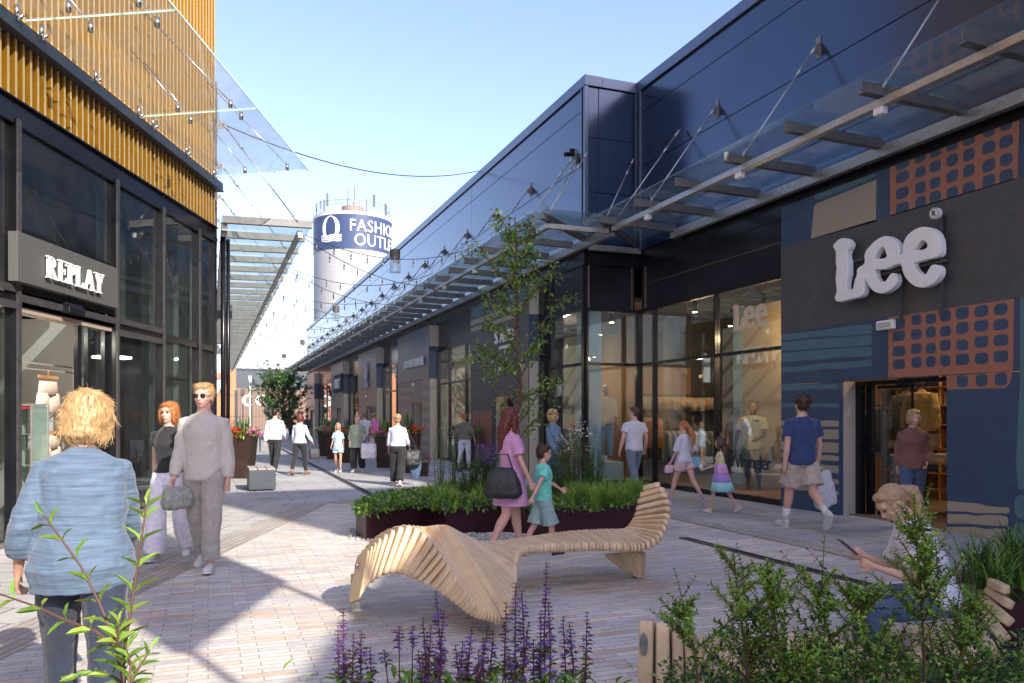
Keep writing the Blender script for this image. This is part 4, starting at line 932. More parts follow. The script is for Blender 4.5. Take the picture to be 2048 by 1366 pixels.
# ------------------------------------------------------------------ string lights and lanterns
M['cable'] = mat('cable', (.02, .02, .02), .6); M['bulb'] = mat('bulb_glass', (.25, .25, .27), .15, .2)
def catenary(p, q, sag, n=16):
    p, q = Vector(p), Vector(q); return [p.lerp(q, i/n)-Vector((0, 0, sag*4*(i/n)*(1-i/n))) for i in range(n+1)]
def string_light(p, q, sag, n, label):
    t = empty('string_light', Vector(p).lerp(Vector(q), .5), label, 'string light', 'string lights over the street')
    P = catenary(p, q, sag); b = MB(); b.tube(P, .009, 5); wpart(b, 'cable', M['cable'], t)
    for i in range(n):
        u = (i+.6)/n*16; k = min(int(u), 15); c = P[k].lerp(P[k+1], u-k); b = MB()
        b.tube([c, c-Vector((0, 0, .09))], .008, 5); b.tube([c-Vector((0, 0, .07)), c-Vector((0, 0, .13))], .017, 6)
        b.tube([c-Vector((0, 0, .13)), c-Vector((0, 0, .16)), c-Vector((0, 0, .20))], [.015, .026, .008], 6, mi=1)
        wpart(b, 'bulb', [M['cable'], M['bulb']], t)
    return t
ordn = ['nearest', 'second', 'third', 'fourth', 'fifth', 'sixth', 'seventh', 'eighth', 'ninth', 'tenth', 'eleventh', 'twelfth', 'thirteenth']
XT = XW+1.62
for k in range(13):
    y = 18.0+4.1*k
    string_light((XT+.2, y, 5.55), (XF-1.55, y+1.9, 6.0), .42, 11, 'cable of hanging bulbs crossing nearly straight over the street, %s from the viewer' % ordn[k])
    string_light((XT+.2, y+.15, 5.5), (XF-1.6, y+5.3, 5.5), .30, 11, 'cable of hanging bulbs crossing diagonally over the street, %s from the viewer' % ordn[k])
p = CF(-6.05, 16.3, 7.6); q = Vector((XF, 24.2, 9.4)); b = MB(); b.tube(catenary(p, q, .55, 24), .013, 5); o = b.build('cable', M['cable']); tag(o, 'bare thin cable spanning the street from the gold building to the navy roof edge', 'cable')
M['lglass'] = glass_mat('lantern_glass', (.9, .93, .95), .12, (.8, .8, .8))
for i, (px, py, z) in enumerate(((790, 500, 21.2), (672, 612, 33), (605, 680, 47), (568, 708, 56), (538, 738, 68))):
    c = C(px, py, z); t = empty('lantern', c, ['nearest', 'second', 'third', 'fourth', 'farthest'][i]+' cylindrical glass lantern hung from the string lights', 'lantern', 'lanterns over the street')
    b = MB(); b.tube([c, c-Vector((0, 0, .24))], .14, 18); b.tube([c, c+Vector((0, 0, .06))], .02, 6); wpart(b, 'cap', mat('lantern_cap', (.09, .08, .07), .5), t)
    b = MB(); r = .145; P1 = [c-Vector((0, 0, .2)), c-Vector((0, 0, .6))]; b.tube(P1, r, 18, caps=False); b.tube([c-Vector((0, 0, .585)), c-Vector((0, 0, .6))], r, 18); wpart(b, 'glass_cylinder', M['lglass'], t, smooth=True)
    b = MB(); b.ell(c-Vector((0, 0, .28)), (.06, .06, .05), 10, 6); wpart(b, 'bulb', mat('lb', (.75, .62, .4), .3), t)

# ------------------------------------------------------------------ figures
def finalize(mb, name, m, parent, vox, smooth=4, disp=0., dscale=.12, sm=True, dec=0):
    o = mb.build(name, m, None)
    md = o.modifiers.new('r', 'REMESH'); md.mode = 'VOXEL'; md.voxel_size = vox
    md = o.modifiers.new('s', 'SMOOTH'); md.factor = .5; md.iterations = smooth
    if disp:
        tx = bpy.data.textures.new('c', 'CLOUDS'); tx.noise_scale = dscale; tx.noise_depth = 2
        md = o.modifiers.new('d', 'DISPLACE'); md.texture = tx; md.strength = disp; md.mid_level = .5
    dg = bpy.context.evaluated_depsgraph_get(); me = bpy.data.meshes.new_from_object(o.evaluated_get(dg))
    old = o.data; o.modifiers.clear(); o.data = me; bpy.data.meshes.remove(old); me.name = name
    if len(me.polygons): me.polygons.foreach_set('use_smooth', [sm]*len(me.polygons))
    o.parent = parent
    return o
def V(*a): return Vector(a)
SK = {'fair': mat('skin_fair', (.60, .36, .27), .5, nscale=12, namt=.06, sss=.08), 'tan': mat('skin_tan', (.50, .28, .19), .5, nscale=12, namt=.06, sss=.08), 'pink': mat('skin_pink', (.64, .37, .30), .5, nscale=12, namt=.06, sss=.08)}
def hairmat(n, c): 
    return mat(n, c, .42, nscale=60, c2=tuple(min(1, v*1.45) for v in c), stretch=(1, 1, .12), bscale=90, bstr=.5, spec=.5)
HM = {'blond': hairmat('hair_blond', (.40, .25, .115)), 'ash': hairmat('hair_ash', (.30, .20, .11)), 'brown': hairmat('hair_brown', (.055, .03, .018)), 'dark': hairmat('hair_dark', (.018, .013, .011)), 'red': hairmat('hair_red', (.33, .12, .035)), 'auburn': hairmat('hair_auburn', (.10, .022, .016)), 'grey': hairmat('hair_grey', (.26, .25, .28)), 'midb': hairmat('hair_light_brown', (.17, .10, .055))}
def cloth(n, c, **k):
    k.setdefault('nscale', 20); k.setdefault('bscale', 11); k.setdefault('bstr', .7); k.setdefault('sheen', .2)
    return mat(n, c, .85, **k)
def stripemat(n, c1, c2, freq, axis='Z', rough=.85, duty=.5):
    m = mat(n, c1, rough); nn, l = m.node_tree.nodes, m.node_tree.links; b = nn['Principled BSDF']
    tc = nn.new('ShaderNodeTexCoord'); w = nn.new('ShaderNodeTexWave'); w.bands_direction = axis; w.inputs['Scale'].default_value = freq; w.inputs['Distortion'].default_value = .3
    l.new(tc.outputs['Object'], w.inputs[0]); cr = nn.new('ShaderNodeValToRGB'); cr.color_ramp.elements[0].position = duty-.08; cr.color_ramp.elements[1].position = duty+.08
    cr.color_ramp.elements[0].color = (*c1, 1); cr.color_ramp.elements[1].color = (*c2, 1); l.new(w.outputs[0], cr.inputs[0]); l.new(cr.outputs[0], b.inputs['Base Color'])
    return m
K = {'white': cloth('cotton_white', (.60, .60, .68)), 'shirtw': cloth('shirt_white', (.58, .60, .78)), 'navy': cloth('tee_navy', (.03, .05, .15)), 'black': cloth('cloth_black', (.015, .015, .018)), 'jeans': cloth('denim', (.06, .10, .19), nscale=30, namt=.25), 'jeansg': cloth('denim_grey', (.14, .18, .23), nscale=30, namt=.25),
     'greyknit': cloth('knit_grey', (.50, .465, .43), namt=.05), 'sweat': cloth('sweatpants', (.34, .315, .29)), 'beige': cloth('shorts_beige', (.42, .36, .30)), 'pink': cloth('pink_knit', (.70, .20, .42)), 'pinkflower': cloth('pink_print', (.66, .36, .36), nscale=30, c2=(.75, .6, .55)), 'olive': cloth('olive_top', (.15, .14, .11)),
     'camo': cloth('green_print', (.13, .17, .12), nscale=16, c2=(.32, .36, .30)), 'lblue': cloth('pale_blue_tee', (.30, .48, .70), nscale=10, c2=(.50, .62, .80)), 'mint': cloth('mint_tee', (.16, .62, .50)), 'seag': cloth('green_shorts', (.22, .36, .36), nscale=18, c2=(.34, .44, .42)), 'pinkshort': cloth('pink_shorts', (.62, .38, .42), nscale=30, c2=(.7, .5, .5)),
     'dblue': stripemat('denim_knit', (.10, .17, .28), (.17, .25, .37), 45), 'bigblue': cloth('big_denim_shirt', (.06, .095, .15), nscale=14, c2=(.13, .19, .27), stretch=(.4, .4, 5)), 'lav': cloth('white_wide', (.72, .68, .78)), 'pinkstripe': stripemat('pink_stripes', (.62, .22, .42), (.58, .40, .62), 17, 'Z'), 'coral': cloth('coral_bag', (.75, .10, .16)), 'jacket': cloth('rust_jacket', (.20, .085, .07)), 'dgrey': cloth('dark_grey', (.05, .055, .05))}
SHOE = {'white': mat('shoe_white', (.62, .60, .56), .55, nscale=20, namt=.1), 'dark': mat('shoe_dark', (.03, .035, .06), .5), 'sole': mat('shoe_sole', (.68, .66, .62), .6), 'sandal': mat('sandal', (.20, .10, .07), .6), 'lilac': mat('shoe_lilac', (.36, .28, .50), .5), 'pinks': mat('sandal_pink', (.70, .45, .40), .5)}
EYE = mat('eye', (.03, .02, .02), .2); LIP = mat('lips', (.42, .11, .10), .4); GLASSES = mat('sunglasses', (.01, .01, .012), .08)

def rings_at(b, C0, fr, spec, n=20, rot=None):
    """spec: list (z, rx, ry, yoff); fr: function local->posed"""
    rs = []
    for z, rx, ry, yo in spec:
        rs.append([fr(V(rx*math.cos(t)*(1 if True else 1), yo+ry*math.sin(t), z)) for t in np.linspace(0, 2*math.pi, n, endpoint=False)])
    b.loft([[tuple(p) for p in r] for r in rs])

def person(name, pos, h, face, pose, outfit, label=None, hair=('short', 'brown'), skin='fair', fem=False, wt=1.0, near=False, group=None, pelvis=None, cat='person', facedet=False, bodymat=None):
    root = empty(name, pos, label, cat, group, rz=-TH-R(face))
    s = h/1.75; child = h < 1.45; hs = 1.0 if not child else 1.0+(1.45-h)*.55     # head larger on children
    sm_ = bodymat or SK[skin]; vox = .0075 if near else .011
    P = dict(lean=0, twist=0, L=(0, 6, 12), Rr=(0, 6, 12), lL=(0, 3), lR=(0, 3), head=(0, 0), inL=0, inR=0, fpL=0, fpR=0); P.update(pose)
    sh = (.150 if fem else .172)*(.9 if child else 1)*(1+(wt-1)*.5); hipx = .088*(1.0 if not fem else 1.05)
    lean, tw = R(P['lean']), R(P['twist'])
    # legs
    def leg(sg, a):
        hp = V(sg*hipx, 0, 0); th, kn = R(a[0]), R(a[1]); ab = R(a[2]) if len(a) > 2 else R(1.5)
        d1 = V(sg*math.sin(ab), math.sin(th)*math.cos(ab), -math.cos(th)*math.cos(ab)); d2 = V(sg*math.sin(ab)*.3, math.sin(th-kn), -math.cos(th-kn))
        k = hp+d1*.43; an = k+d2*.41; return hp, k, an, math.degrees(th-kn)
    LG = {-1: leg(-1, P['lL']), 1: leg(1, P['lR'])}
    pz = pelvis/s if pelvis is not None else None
    if pz is None:
        lo = min(LG[sg][2].z-(.085+(max(0, -P['fpL' if sg < 0 else 'fpR'])*.0016)) for sg in (-1, 1)); pz = -lo
    for sg in LG: LG[sg] = tuple(v+V(0, 0, pz) if isinstance(v, Vector) else v for v in LG[sg])
    pc_ = V(0, 0, pz)
    dz = pz-.925
    RX = Matrix.Rotation(-lean, 3, 'X'); RZ = Matrix.Rotation(tw, 3, 'Z')
    def fr(v):        # torso local (standing, hips .925) -> posed
        q = v-V(0, 0, .925); t = max(0, min(1, (v.z-.85)/.5)); q2 = Matrix.Rotation(-lean*t if v.z < 1.35 else -lean, 3, 'X') @ (Matrix.Rotation(tw*t, 3, 'Z') @ q); return (q2+pc_)
    neck = fr(V(0, 0, 1.50)); 
    yaw, pit = R(P['head'][0]), R(P['head'][1])
    HR = Matrix.Rotation(-yaw, 3, 'Z') @ Matrix.Rotation(-pit-lean*.6, 3, 'X')
    hc = neck+HR @ V(0, .012, .135*hs+.0)
    def hd(v): return hc+HR @ (v*hs)
    B = MB()
    w = wt; fm = fem
    if fm: tor = [(.84, .15*w, .105*w, -.005), (.93, .172*w, .122*w, -.01), (1.0, .155*w, .11*w, 0), (1.09, .124*w, .092*w, .0), (1.19, .132*w, .10*w, .005), (1.28, .145*w, .118*w, .015), (1.37, .150*w, .10*w, 0), (1.425, .128*w, .078*w, -.005), (1.455, .085, .065, -.005), (1.48, .062, .058, -.005), (1.56, .05, .05, 0)]
    else: tor = [(.84, .14*w, .10*w, 0), (.93, .16*w, .115*w, -.005), (1.02, .15*w, .105*w, 0), (1.1, .146*w, .102*w, 0), (1.2, .155*w, .108*w, 0), (1.3, .172*w, .118*w, .005), (1.375, .172*w, .108*w, 0), (1.43, .142*w, .085*w, -.008), (1.46, .095, .07, -.008), (1.49, .066, .064, -.008), (1.57, .056, .056, 0)]
    if child: tor = [(z, a*.9, c*.95, y) for z, a, c, y in tor]
    rings_at(B, None, fr, tor)
    legr = ((.088, .078, .058, .052, .055, .036) if not fem else (.092, .08, .056, .048, .054, .033)); legr = [r*(w*.6+.4)*(.88 if child else 1) for r in legr]
    LT = {}
    for sg in (-1, 1):
        hp, k, an, _ = LG[sg]
        m1 = hp.lerp(k, .4)
        pts = [hp+V(0, 0, .06), hp.lerp(k, .12), m1, k.lerp(hp, .12), k, k.lerp(an, .28)+V(0, -.008, 0), k.lerp(an, .62), an, an+V(0, 0, -.02)]
        rr = [legr[0]*.8, legr[0], legr[1], legr[2]*1.06, legr[2], legr[4]*1.06, legr[3]*.84, legr[5], legr[5]]
        LT[sg] = (pts, rr); B.tube(pts, rr, 14)
    AR = {}
    for sg, a, inn in ((-1, P['L'], P['inL']), (1, P['Rr'], P['inR'])):
        shp = fr(V(sg*sh, -.005, 1.398)); sw, ab, el = R(a[0]), R(a[1]), R(a[2])
        base = Matrix.Rotation(-lean*.35, 3, 'X') @ Matrix.Rotation(tw, 3, 'Z')
        d1 = base @ V(sg*math.sin(ab), math.sin(sw)*math.cos(ab), -math.cos(sw)*math.cos(ab))
        d2 = base @ V(sg*(math.sin(ab)*.4)-sg*math.sin(R(inn)), math.sin(sw+el), -math.cos(sw+el)); d2.normalize()
        e = shp+d1*.29; wr = e+d2*.25; AR[sg] = (shp, e, wr, d2)
        f = (.8 if fem else 1)*(w*.5+.5)*(.8 if child else 1)
        pts = [shp+V(-sg*.06, 0, .002), shp+V(0, 0, -.004), shp.lerp(e, .35), e, e.lerp(wr, .3), wr.lerp(e, .1), wr+d2*.01]
        rr = [.042*f, .050*f, .047*f, .038*f, .041*f, .027*f, .026*f]
        AR[sg] += (pts, rr); B.tube(pts, rr, 12)
        # hand
        side = base @ V(sg, 0, 0); side = (side-d2*side.dot(d2)).normalized(); nrm = d2.cross(side).normalized()*(1 if sg > 0 else 1)
        fwd = nrm if nrm.y > 0 else -nrm      # thumb side faces forward when the arm hangs
        inw = -side*1.0; hsz = .92 if (fem or child) else 1
        pal = [(0, .024, .017), (.03, .034, .016), (.07, .040, .014), (.09, .038, .012)]
        B.loft([[tuple(wr+d2*(t*hsz)+fwd*(a_*hsz*math.cos(u))+inw*(c_*hsz*math.sin(u))) for u in np.linspace(0, 2*math.pi, 10, endpoint=False)] for t, a_, c_ in pal])
        curl = P.get('curl', 28)
        for fi, (off, ln) in enumerate(((.029, .072), (.0095, .08), (-.0105, .074), (-.029, .058))):
            p = wr+d2*.082*hsz+fwd*off*hsz; dd = d2.copy(); pts_ = [p]
            for q in range(3):
                ax = fwd; dd = Matrix.Rotation(R(curl)*(1 if (d2.cross(inw)).dot(fwd) > 0 else -1), 3, ax) @ dd
                p = p+dd*ln*hsz/3; pts_.append(p)
            B.tube(pts_, [.0098, .0092, .0085, .0065], 8)
        p = wr+d2*.02+fwd*.03; B.tube([p, p+d2*.03+fwd*.022, p+d2*.06+fwd*.03+inw*.012, p+d2*.082+fwd*.028+inw*.02], [.0125, .0115, .0098, .007], 8)
    # neck + head
    B.tube([fr(V(0, -.01, 1.46)), neck, hd(V(0, -.02, -.06))], [.06 if not fem else .052, .052 if not fem else .045, .05], 12)
    def hell(c, r): B.ell(hd(V(*c)), [x*hs for x in r], 16, 12, M=HR)
    hell((0, -.012, .022), (.074, .094, .098)); hell((0, .022, -.035), (.060, .068, .078)); hell((0, .052, -.088), (.027, .025, .02)); hell((0, .075, .035), (.05, .018, .028)); hell((.036, .052, -.028), (.024, .026, .024)); hell((-.036, .052, -.028), (.024, .026, .024))
    B.tube([hd(V(0, .086, .012)), hd(V(0, .099, -.012)), hd(V(0, .103, -.026)), hd(V(0, .088, -.036))], [.009*hs, .011*hs, .0145*hs, .01*hs], 10)
    for sg in (-1, 1): hell((sg*.077, -.012, -.012), (.009, .02, .031))
    hell((0, .086, -.058), (.022, .009, .007)); hell((0, .085, -.067), (.018, .009, .007))
    o = finalize(B, 'body', sm_, root, vox, 3); body = o
    if facedet or near:
        b = MB()
        for sg in (-1, 1): b.ell(hd(V(sg*.031, .083, .006)), [x*hs for x in (.0125, .008, .0065)], 12, 8, M=HR)
        e_ = b.build('eye', EYE, root, smooth=True)
        b = MB(); b.ell(hd(V(0, .0935, -.061)), [x*hs for x in (.021, .006, .0075)], 12, 8, M=HR); b.build('lips', LIP, root, smooth=True)
        b = MB()
        for sg in (-1, 1): b.tube([hd(V(sg*.016, .094, .022)), hd(V(sg*.032, .092, .027)), hd(V(sg*.048, .079, .023))], [.003, .0036, .002], 6)
        b.build('eyebrow', HM[hair[1]], root, smooth=True)
    # hair
    style, hcol = hair
    if style:
        Hm = MB()
        def he(c, r): Hm.ell(hd(V(*c)), [x*hs for x in r], 18, 14, M=HR)
        if style in ('short', 'shortf', 'curly'):
            g_ = 1.0 if style == 'short' else 1.08
            he((0, -.026, .042), (.083*g_, .094*g_, .092*g_)); he((0, -.052, .0), (.074*g_, .062*g_, .078*g_)); he((0, .038, .092), (.062*g_, .045, .032*g_))
            if style == 'curly':
                random.seed(4)
                for _ in range(40):
                    a = random.uniform(0, 6.28); t = random.uniform(-.2, 1); c = V(.08*math.cos(a)*math.cos(t), -.03+.09*math.sin(a)*math.cos(t), .045+.085*math.sin(t))
                    if c.y > .05 and c.z < .06: continue
                    he(tuple(c), (.024, .024, .02))
        elif style in ('bob', 'long', 'big'):
            g_ = 1.16 if style == 'big' else 1.05
            he((0, -.026, .042), (.088*g_, .098*g_, .094*g_)); he((0, -.055, -.02), (.09*g_, .07*g_, .105*g_)); he((0, .035, .09), (.066*g_, .046, .034*g_))
            for sg in (-1, 1): he((sg*.072*g_, .012, -.02), (.022*g_, .045*g_, .085*g_))
            if style == 'big': he((0, -.05, -.075), (.105, .085, .06)); he((.05, -.03, .0), (.07, .09, .09)); he((-.05, -.03, .0), (.07, .09, .09))
            if style == 'long':
                base = hd(V(0, -.07, -.02)); e1 = fr(V(0, -.105, 1.42)); e2 = fr(V(0, -.125, 1.27))
                Hm.tube([base, base.lerp(e1, .5), e1, e2], [.075, .078, .068, .03], 12, ref=(1, 0, 0), ratio=1.15)
                for sg in (-1, 1): q = fr(V(sg*.07, .03, 1.36)); Hm.tube([hd(V(sg*.07, 0, .0)), hd(V(sg*.075, .0, -.08)), q], [.028, .032, .018], 8)
        if style in ('pony', 'bun'):
            he((0, -.024, .040), (.080, .095, .088)); he((0, -.055, .01), (.068, .055, .075)); he((0, .035, .088), (.060, .044, .03))
            if style == 'pony':
                a_ = hd(V(0, -.11, .03)); b0 = hd(V(0, -.16, -.02)); c_ = a_+V(0, -.11, -.14); d_ = a_+V(0, -.15, -.30); e_ = a_+V(0, -.13, -.46)
                Hm.tube([hd(V(0, -.09, .03)), a_, b0, c_, d_, e_], [.022, .034, .05, .054, .042, .01], 10)
            else: he((0, -.115, .03), (.042, .035, .042))
        ho = finalize(Hm, 'hair', HM[hcol], root, .006 if near else .009, 2, disp=.016 if style != 'short' else .010, dscale=.03)
        if near and style != 'pony':      # loose strands
            St = MB(); random.seed(8)
            me = ho.data; nV = len(me.vertices); idx = [random.randrange(nV) for _ in range(900)]
            dn = (fr(V(0, -.1, 1.2))-hc).normalized()
            for i in idx:
                v = me.vertices[i]; p = v.co.copy(); nn = v.normal.copy(); t = (dn-nn*dn.dot(nn)); 
                if t.length < .05: continue
                t.normalize(); ln = random.uniform(.02, .055); jt = V(*[random.uniform(-.5, .5) for _ in range(3)])
                St.tube([p, p+nn*.004+t*ln*.5, p+nn*random.uniform(.002, .01)+t*ln+jt*.02], [.0014, .0012, .0004], 4, caps=False)
            St.build('hair_strands', HM[hcol], root, smooth=True)
    # clothes
    def top(spec):
        m, hem, slv = spec['m'], spec.get('hem', .88), spec.get('slv', .45); ez = spec.get('ease', .016)
        b = MB(); tt = [(z, a+ez, c+ez, y) for z, a, c, y in tor if z >= hem and z < 1.47]
        lo_ = [t for t in tor if t[0] >= .9][0]
        bag = spec.get('bag', .0)
        tt = [(z, a+bag*(1 if z < 1.25 else .3), c+bag*(1 if z < 1.25 else .3), y) for z, a, c, y in tt]
        wv = np.interp(hem, [t[0] for t in tor], [t[1] for t in tor]); wy = np.interp(hem, [t[0] for t in tor], [t[2] for t in tor])
        if tt[0][0]-hem > .01: tt = [(hem, max(wv, .155*w)+ez+bag, max(wy, .105*w)+ez+bag, 0)]+tt
        if slv is None or spec.get('tank'): tt = tt+[(1.455, .10, .06, 0)]
        else: tt = tt+[(1.478, .072+ez*.3, .064+ez*.3, -.006), (1.492, .064, .060, -.006)]
        if spec.get('flare'):
            fl = spec['flare']; n_ = 5
            tt = [(hem+(1.0-hem)*i/n_, .17*w+fl*(1-i/n_), .13*w+fl*.85*(1-i/n_), 0) for i in range(n_)]+[t for t in tt if t[0] >= 1.02]
        rings_at(b, None, fr, tt, 28)
        if slv:
            for sg in (-1, 1):
                shp, e, wr, d2, pts, rr = AR[sg]; se = ez*(1.0 if slv > .6 else 1.1)+.004
                if slv <= 1: q = [pts[0], shp+V(sg*.004, 0, -.006), shp.lerp(e, slv*.6), shp.lerp(e, slv)]; r_ = [rr[0]+se*.6, rr[1]+se*.62, rr[2]+se*1.1, rr[2]+se*1.35]
                else: t = slv-1; q = [pts[0], shp+V(sg*.004, 0, -.006), shp.lerp(e, .5), e, e.lerp(wr, t*.5), e.lerp(wr, t)]; r_ = [rr[0]+se*.5, rr[1]+se*.5, rr[2]+se*.8, rr[3]+se*.9, rr[4]+se*.9, rr[5]+se*.9]
                b.tube(q, r_, 14)
        return finalize(b, spec.get('name', 'top'), m, root, vox*1.05, 3, disp=.022 if near else .016, dscale=.085)
    def bottom(spec):
        m = spec['m']; L = spec.get('len', 1.95); ez = spec.get('ease', .014); b = MB()
        top_z = spec.get('top', 1.04)
        rr_ = [(z, a+ez*.8, c+ez*.8, y) for z, a, c, y in tor if .83 < z <= top_z+.01]; rings_at(b, None, fr, rr_, 24)
        for sg in (-1, 1):
            hp, k, an, _ = LG[sg]; pts, rr = LT[sg]; wd = spec.get('wide', 0)
            if L <= 1: q = [hp+V(0, 0, .05), hp.lerp(k, .15), hp.lerp(k, L*.6), hp.lerp(k, L)]; r_ = [rr[0]+ez, rr[1]+ez*1.2, rr[2]+ez*1.8+wd*.5, rr[2]+ez*2.2+wd]
            else: t = L-1; q = [hp+V(0, 0, .05), hp.lerp(k, .15), hp.lerp(k, .5), k, k.lerp(an, t*.5), k.lerp(an, t)]; r_ = [rr[0]+ez, rr[1]+ez, rr[2]+ez, rr[4]+ez*1.2+wd*.6, rr[5]+ez*.9+wd*.9, rr[7]+ez*1.6+wd]
            b.tube(q, r_, 16)
        return finalize(b, spec.get('name', 'trousers'), m, root, vox*1.05, 3, disp=.02, dscale=.085)
    for sp in outfit.get('tops', []): top(sp)
    if 'bottom' in outfit: bottom(outfit['bottom'])
    if 'skirt' in outfit:
        sk = outfit['skirt']; b = MB(); z0, z1, fl = sk['z0'], sk['z1'], sk['fl']; n_ = 6; ph = random.random()*6
        rs = []
        for i in range(n_+1):
            t = i/n_; z = z1+(z0-z1)*(1-t) if False else z0+(z1-z0)*t; a = .165*w*(.8 if child else 1)+fl*(1-t); 
            rs.append([tuple(fr(V((a+.012*math.sin(6*u+ph)*(1-t))*math.cos(u), (a*.8+.012*math.sin(5*u)*(1-t))*math.sin(u), z))) for u in np.linspace(0, 2*math.pi, 32, endpoint=False)])
        b.loft(rs); finalize(b, 'skirt', sk['m'], root, vox, 2)
    # shoes
    if 'shoe' in outfit:
        shm = outfit['shoe']
        for sg, fp in ((-1, P['fpL']), (1, P['fpR'])):
            an = LG[sg][2]; yawf = R(8)*sg
            RF = Matrix.Rotation(-yawf, 3, 'Z') @ Matrix.Rotation(R(fp), 3, 'X')
            def ft(x, y, z): return tuple(an+RF @ V(x*.95, y, z-.085))
            rs = []
            fz = .85 if child else 1
            for y, wd_, ht, zc in ((-.065, .018, .035, .045), (-.055, .030, .045, .045), (-.02, .036, .052, .052), (.03, .036, .048, .048), (.08, .043, .034, .036), (.13, .045, .028, .03), (.165, .036, .022, .026), (.185, .016, .014, .022)):
                rs.append([ft(wd_*math.cos(t)*1.05, y*fz, max(.012, zc+ht*math.sin(t))) for t in np.linspace(0, 2*math.pi, 16, endpoint=False)])
            b = MB(); b.loft(rs); 
            if outfit.get('ankle', True): b.tube([V(*ft(0, -.012, .06)), V(*ft(0, -.014, .105))], [.042*(.85 if fem or child else 1), .039*(.85 if fem or child else 1)], 12)
            rs = []
            for y, wd_ in ((-.07, .022), (-.055, .036), (.0, .040), (.06, .045), (.12, .05), (.165, .042), (.192, .02)):
                rs.append([ft(x, y*fz, z) for x, z in ((-wd_, .0), (wd_, .0), (wd_, .02), (-wd_, .02))])
            o = b.build('shoe', shm, root, smooth=True)
            sb = MB(); sb.loft(rs); q = sb.build('sole', SHOE['sole'] if shm is not SHOE['sandal'] else shm, None); q.parent = o
    if outfit.get('socks'):
        b = MB()
        for sg in (-1, 1): hp, k, an, _ = LG[sg]; b.tube([an+V(0, 0, -.01), an.lerp(k, .42)], [.042, .05], 12)
        b.build('socks', outfit['socks'], root, smooth=True)
    if outfit.get('sunglasses'):
        b = MB()
        for sg in (-1, 1): b.ell(hd(V(sg*.033, .092, .006)), (.027, .009, .02), 14, 8, M=HR); b.tube([hd(V(sg*.06, .085, .01)), hd(V(sg*.08, .0, .005))], .003, 6)
        b.build('sunglasses', GLASSES, root, smooth=True)
    root.scale = (s, s, s)
    root['_hands'] = 0
    del root['_hands']
    MW = Matrix.Translation(root.location) @ Matrix.Rotation(root.rotation_euler.z, 4, 'Z') @ Matrix.Scale(s, 4)
    return root, {sg: MW @ AR[sg][2]+(MW.to_3x3() @ AR[sg][3])*.09 for sg in AR}, {sg: MW @ AR[sg][0] for sg in AR}, MW @ hc, MW

def walk(A=22, lead='L', arms=18, **k):
    d = dict(lL=(A, 6), lR=(-A, 16), fpR=-22, fpL=8, L=(-arms, 7, 14), Rr=(arms, 7, 22)) if lead == 'L' else dict(lR=(A, 6), lL=(-A, 16), fpL=-22, fpR=8, Rr=(-arms, 7, 14), L=(arms, 7, 22))
    d.update(k); return d
def W3(px, feet): v = G(px, feet); v.z = 0; return v
def tee(m, **k): return dict(m=m, **k)

# near left group
person('person', CF((165-1024)/1600*3.7, 3.7), 1.70, -25, walk(20, 'L', arms=25, lean=9, L=(-10, 18, 38), head=(35, 8)), {'tops': [tee(K['bigblue'], hem=.82, slv=1.6, ease=.032, bag=.02)], 'bottom': dict(m=cloth('trousers_dark', (.018, .026, .05)), len=1.9, ease=.014), 'shoe': SHOE['dark']},
       'woman with big wavy blond hair and loose blue shirt close to the viewer', ('big', 'blond'), 'tan', True, 1.08, near=True)
person('person', W3(338, 1118), 1.72, 175, walk(13, 'R', head=(12, -3), L=(6, 10, 14)), {'tops': [tee(K['black'], hem=.98, slv=.42, ease=.014)], 'bottom': dict(m=K['lav'], len=2.0, ease=.012, wide=.055, top=1.10, name='wide_trousers'), 'shoe': SHOE['white']},
       'red haired woman in black top and wide white trousers beside the man in grey', ('bob', 'red'), 'fair', True, .95, near=True)
p_, hnd, _, _, _ = person('person', W3(408, 1140), 1.90, 178, walk(12, 'L', head=(4, 0), L=(-4, 8, 10), Rr=(8, 8, 16)), {'tops': [tee(K['greyknit'], hem=.86, slv=1.93, ease=.02, bag=.008)], 'bottom': dict(m=K['sweat'], len=1.93, ease=.024, wide=.004), 'shoe': SHOE['white'], 'sunglasses': 1},
       'blond man with dark sunglasses in a pale grey jumper and grey trousers', ('short', 'blond'), 'pink', False, 1.0, near=True)
def bag(kind, top, w, hgt, d, m, label, rz=0, strap=None, handle=.12, cat='bag', name='bag', tilt=0):
    """top: point where it is held"""
    t = empty(name, top, label, cat, rz=rz); t.rotation_euler = (0, R(tilt), rz); b = MB(); zt = -handle
    rs = []
    for z, fw, fd in (((0, .5, .2), (-.15, .68, .6), (-.5, .92, 1.0), (-.85, 1.04, 1.1), (-1, .8, .8)) if kind == 'hobo' else ((0, .94, .25), (-.12, .98, .6), (-.5, 1.04, 1.0), (-.9, 1.0, 1.05), (-1, .9, .85))):
        rs.append([(w/2*fw*math.copysign(abs(math.cos(u))**.45, math.cos(u)), d/2*fd*math.copysign(abs(math.sin(u))**.6, math.sin(u)), zt+z*hgt) for u in np.linspace(0, 2*math.pi, 20, endpoint=False)])
    b.loft(rs); finalize(b, 'bag_body', m, t, .012, 2, disp=.03 if kind == 'soft' else .012, dscale=.09)
    b = MB()
    for sg in (-1, 1): b.tube([(-w*.25, sg*d*.1, zt-.01), (-w*.12, sg*.01, -.02), (w*.12, sg*.01, -.02), (w*.25, sg*d*.1, zt-.01)], .007, 6)
    b.build('handle', m, t)
    if strap is not None:
        b = MB(); s0 = Matrix.Rotation(-rz, 3, 'Z') @ (Vector(strap)-Vector(top)); b.tube([(-w*.4, 0, zt-.02), tuple(s0+V(-.03, 0, .03)), tuple(s0+V(.03, 0, .03)), (w*.4, 0, zt-.02)], .011, 6); b.build('strap', m, t)
    return t
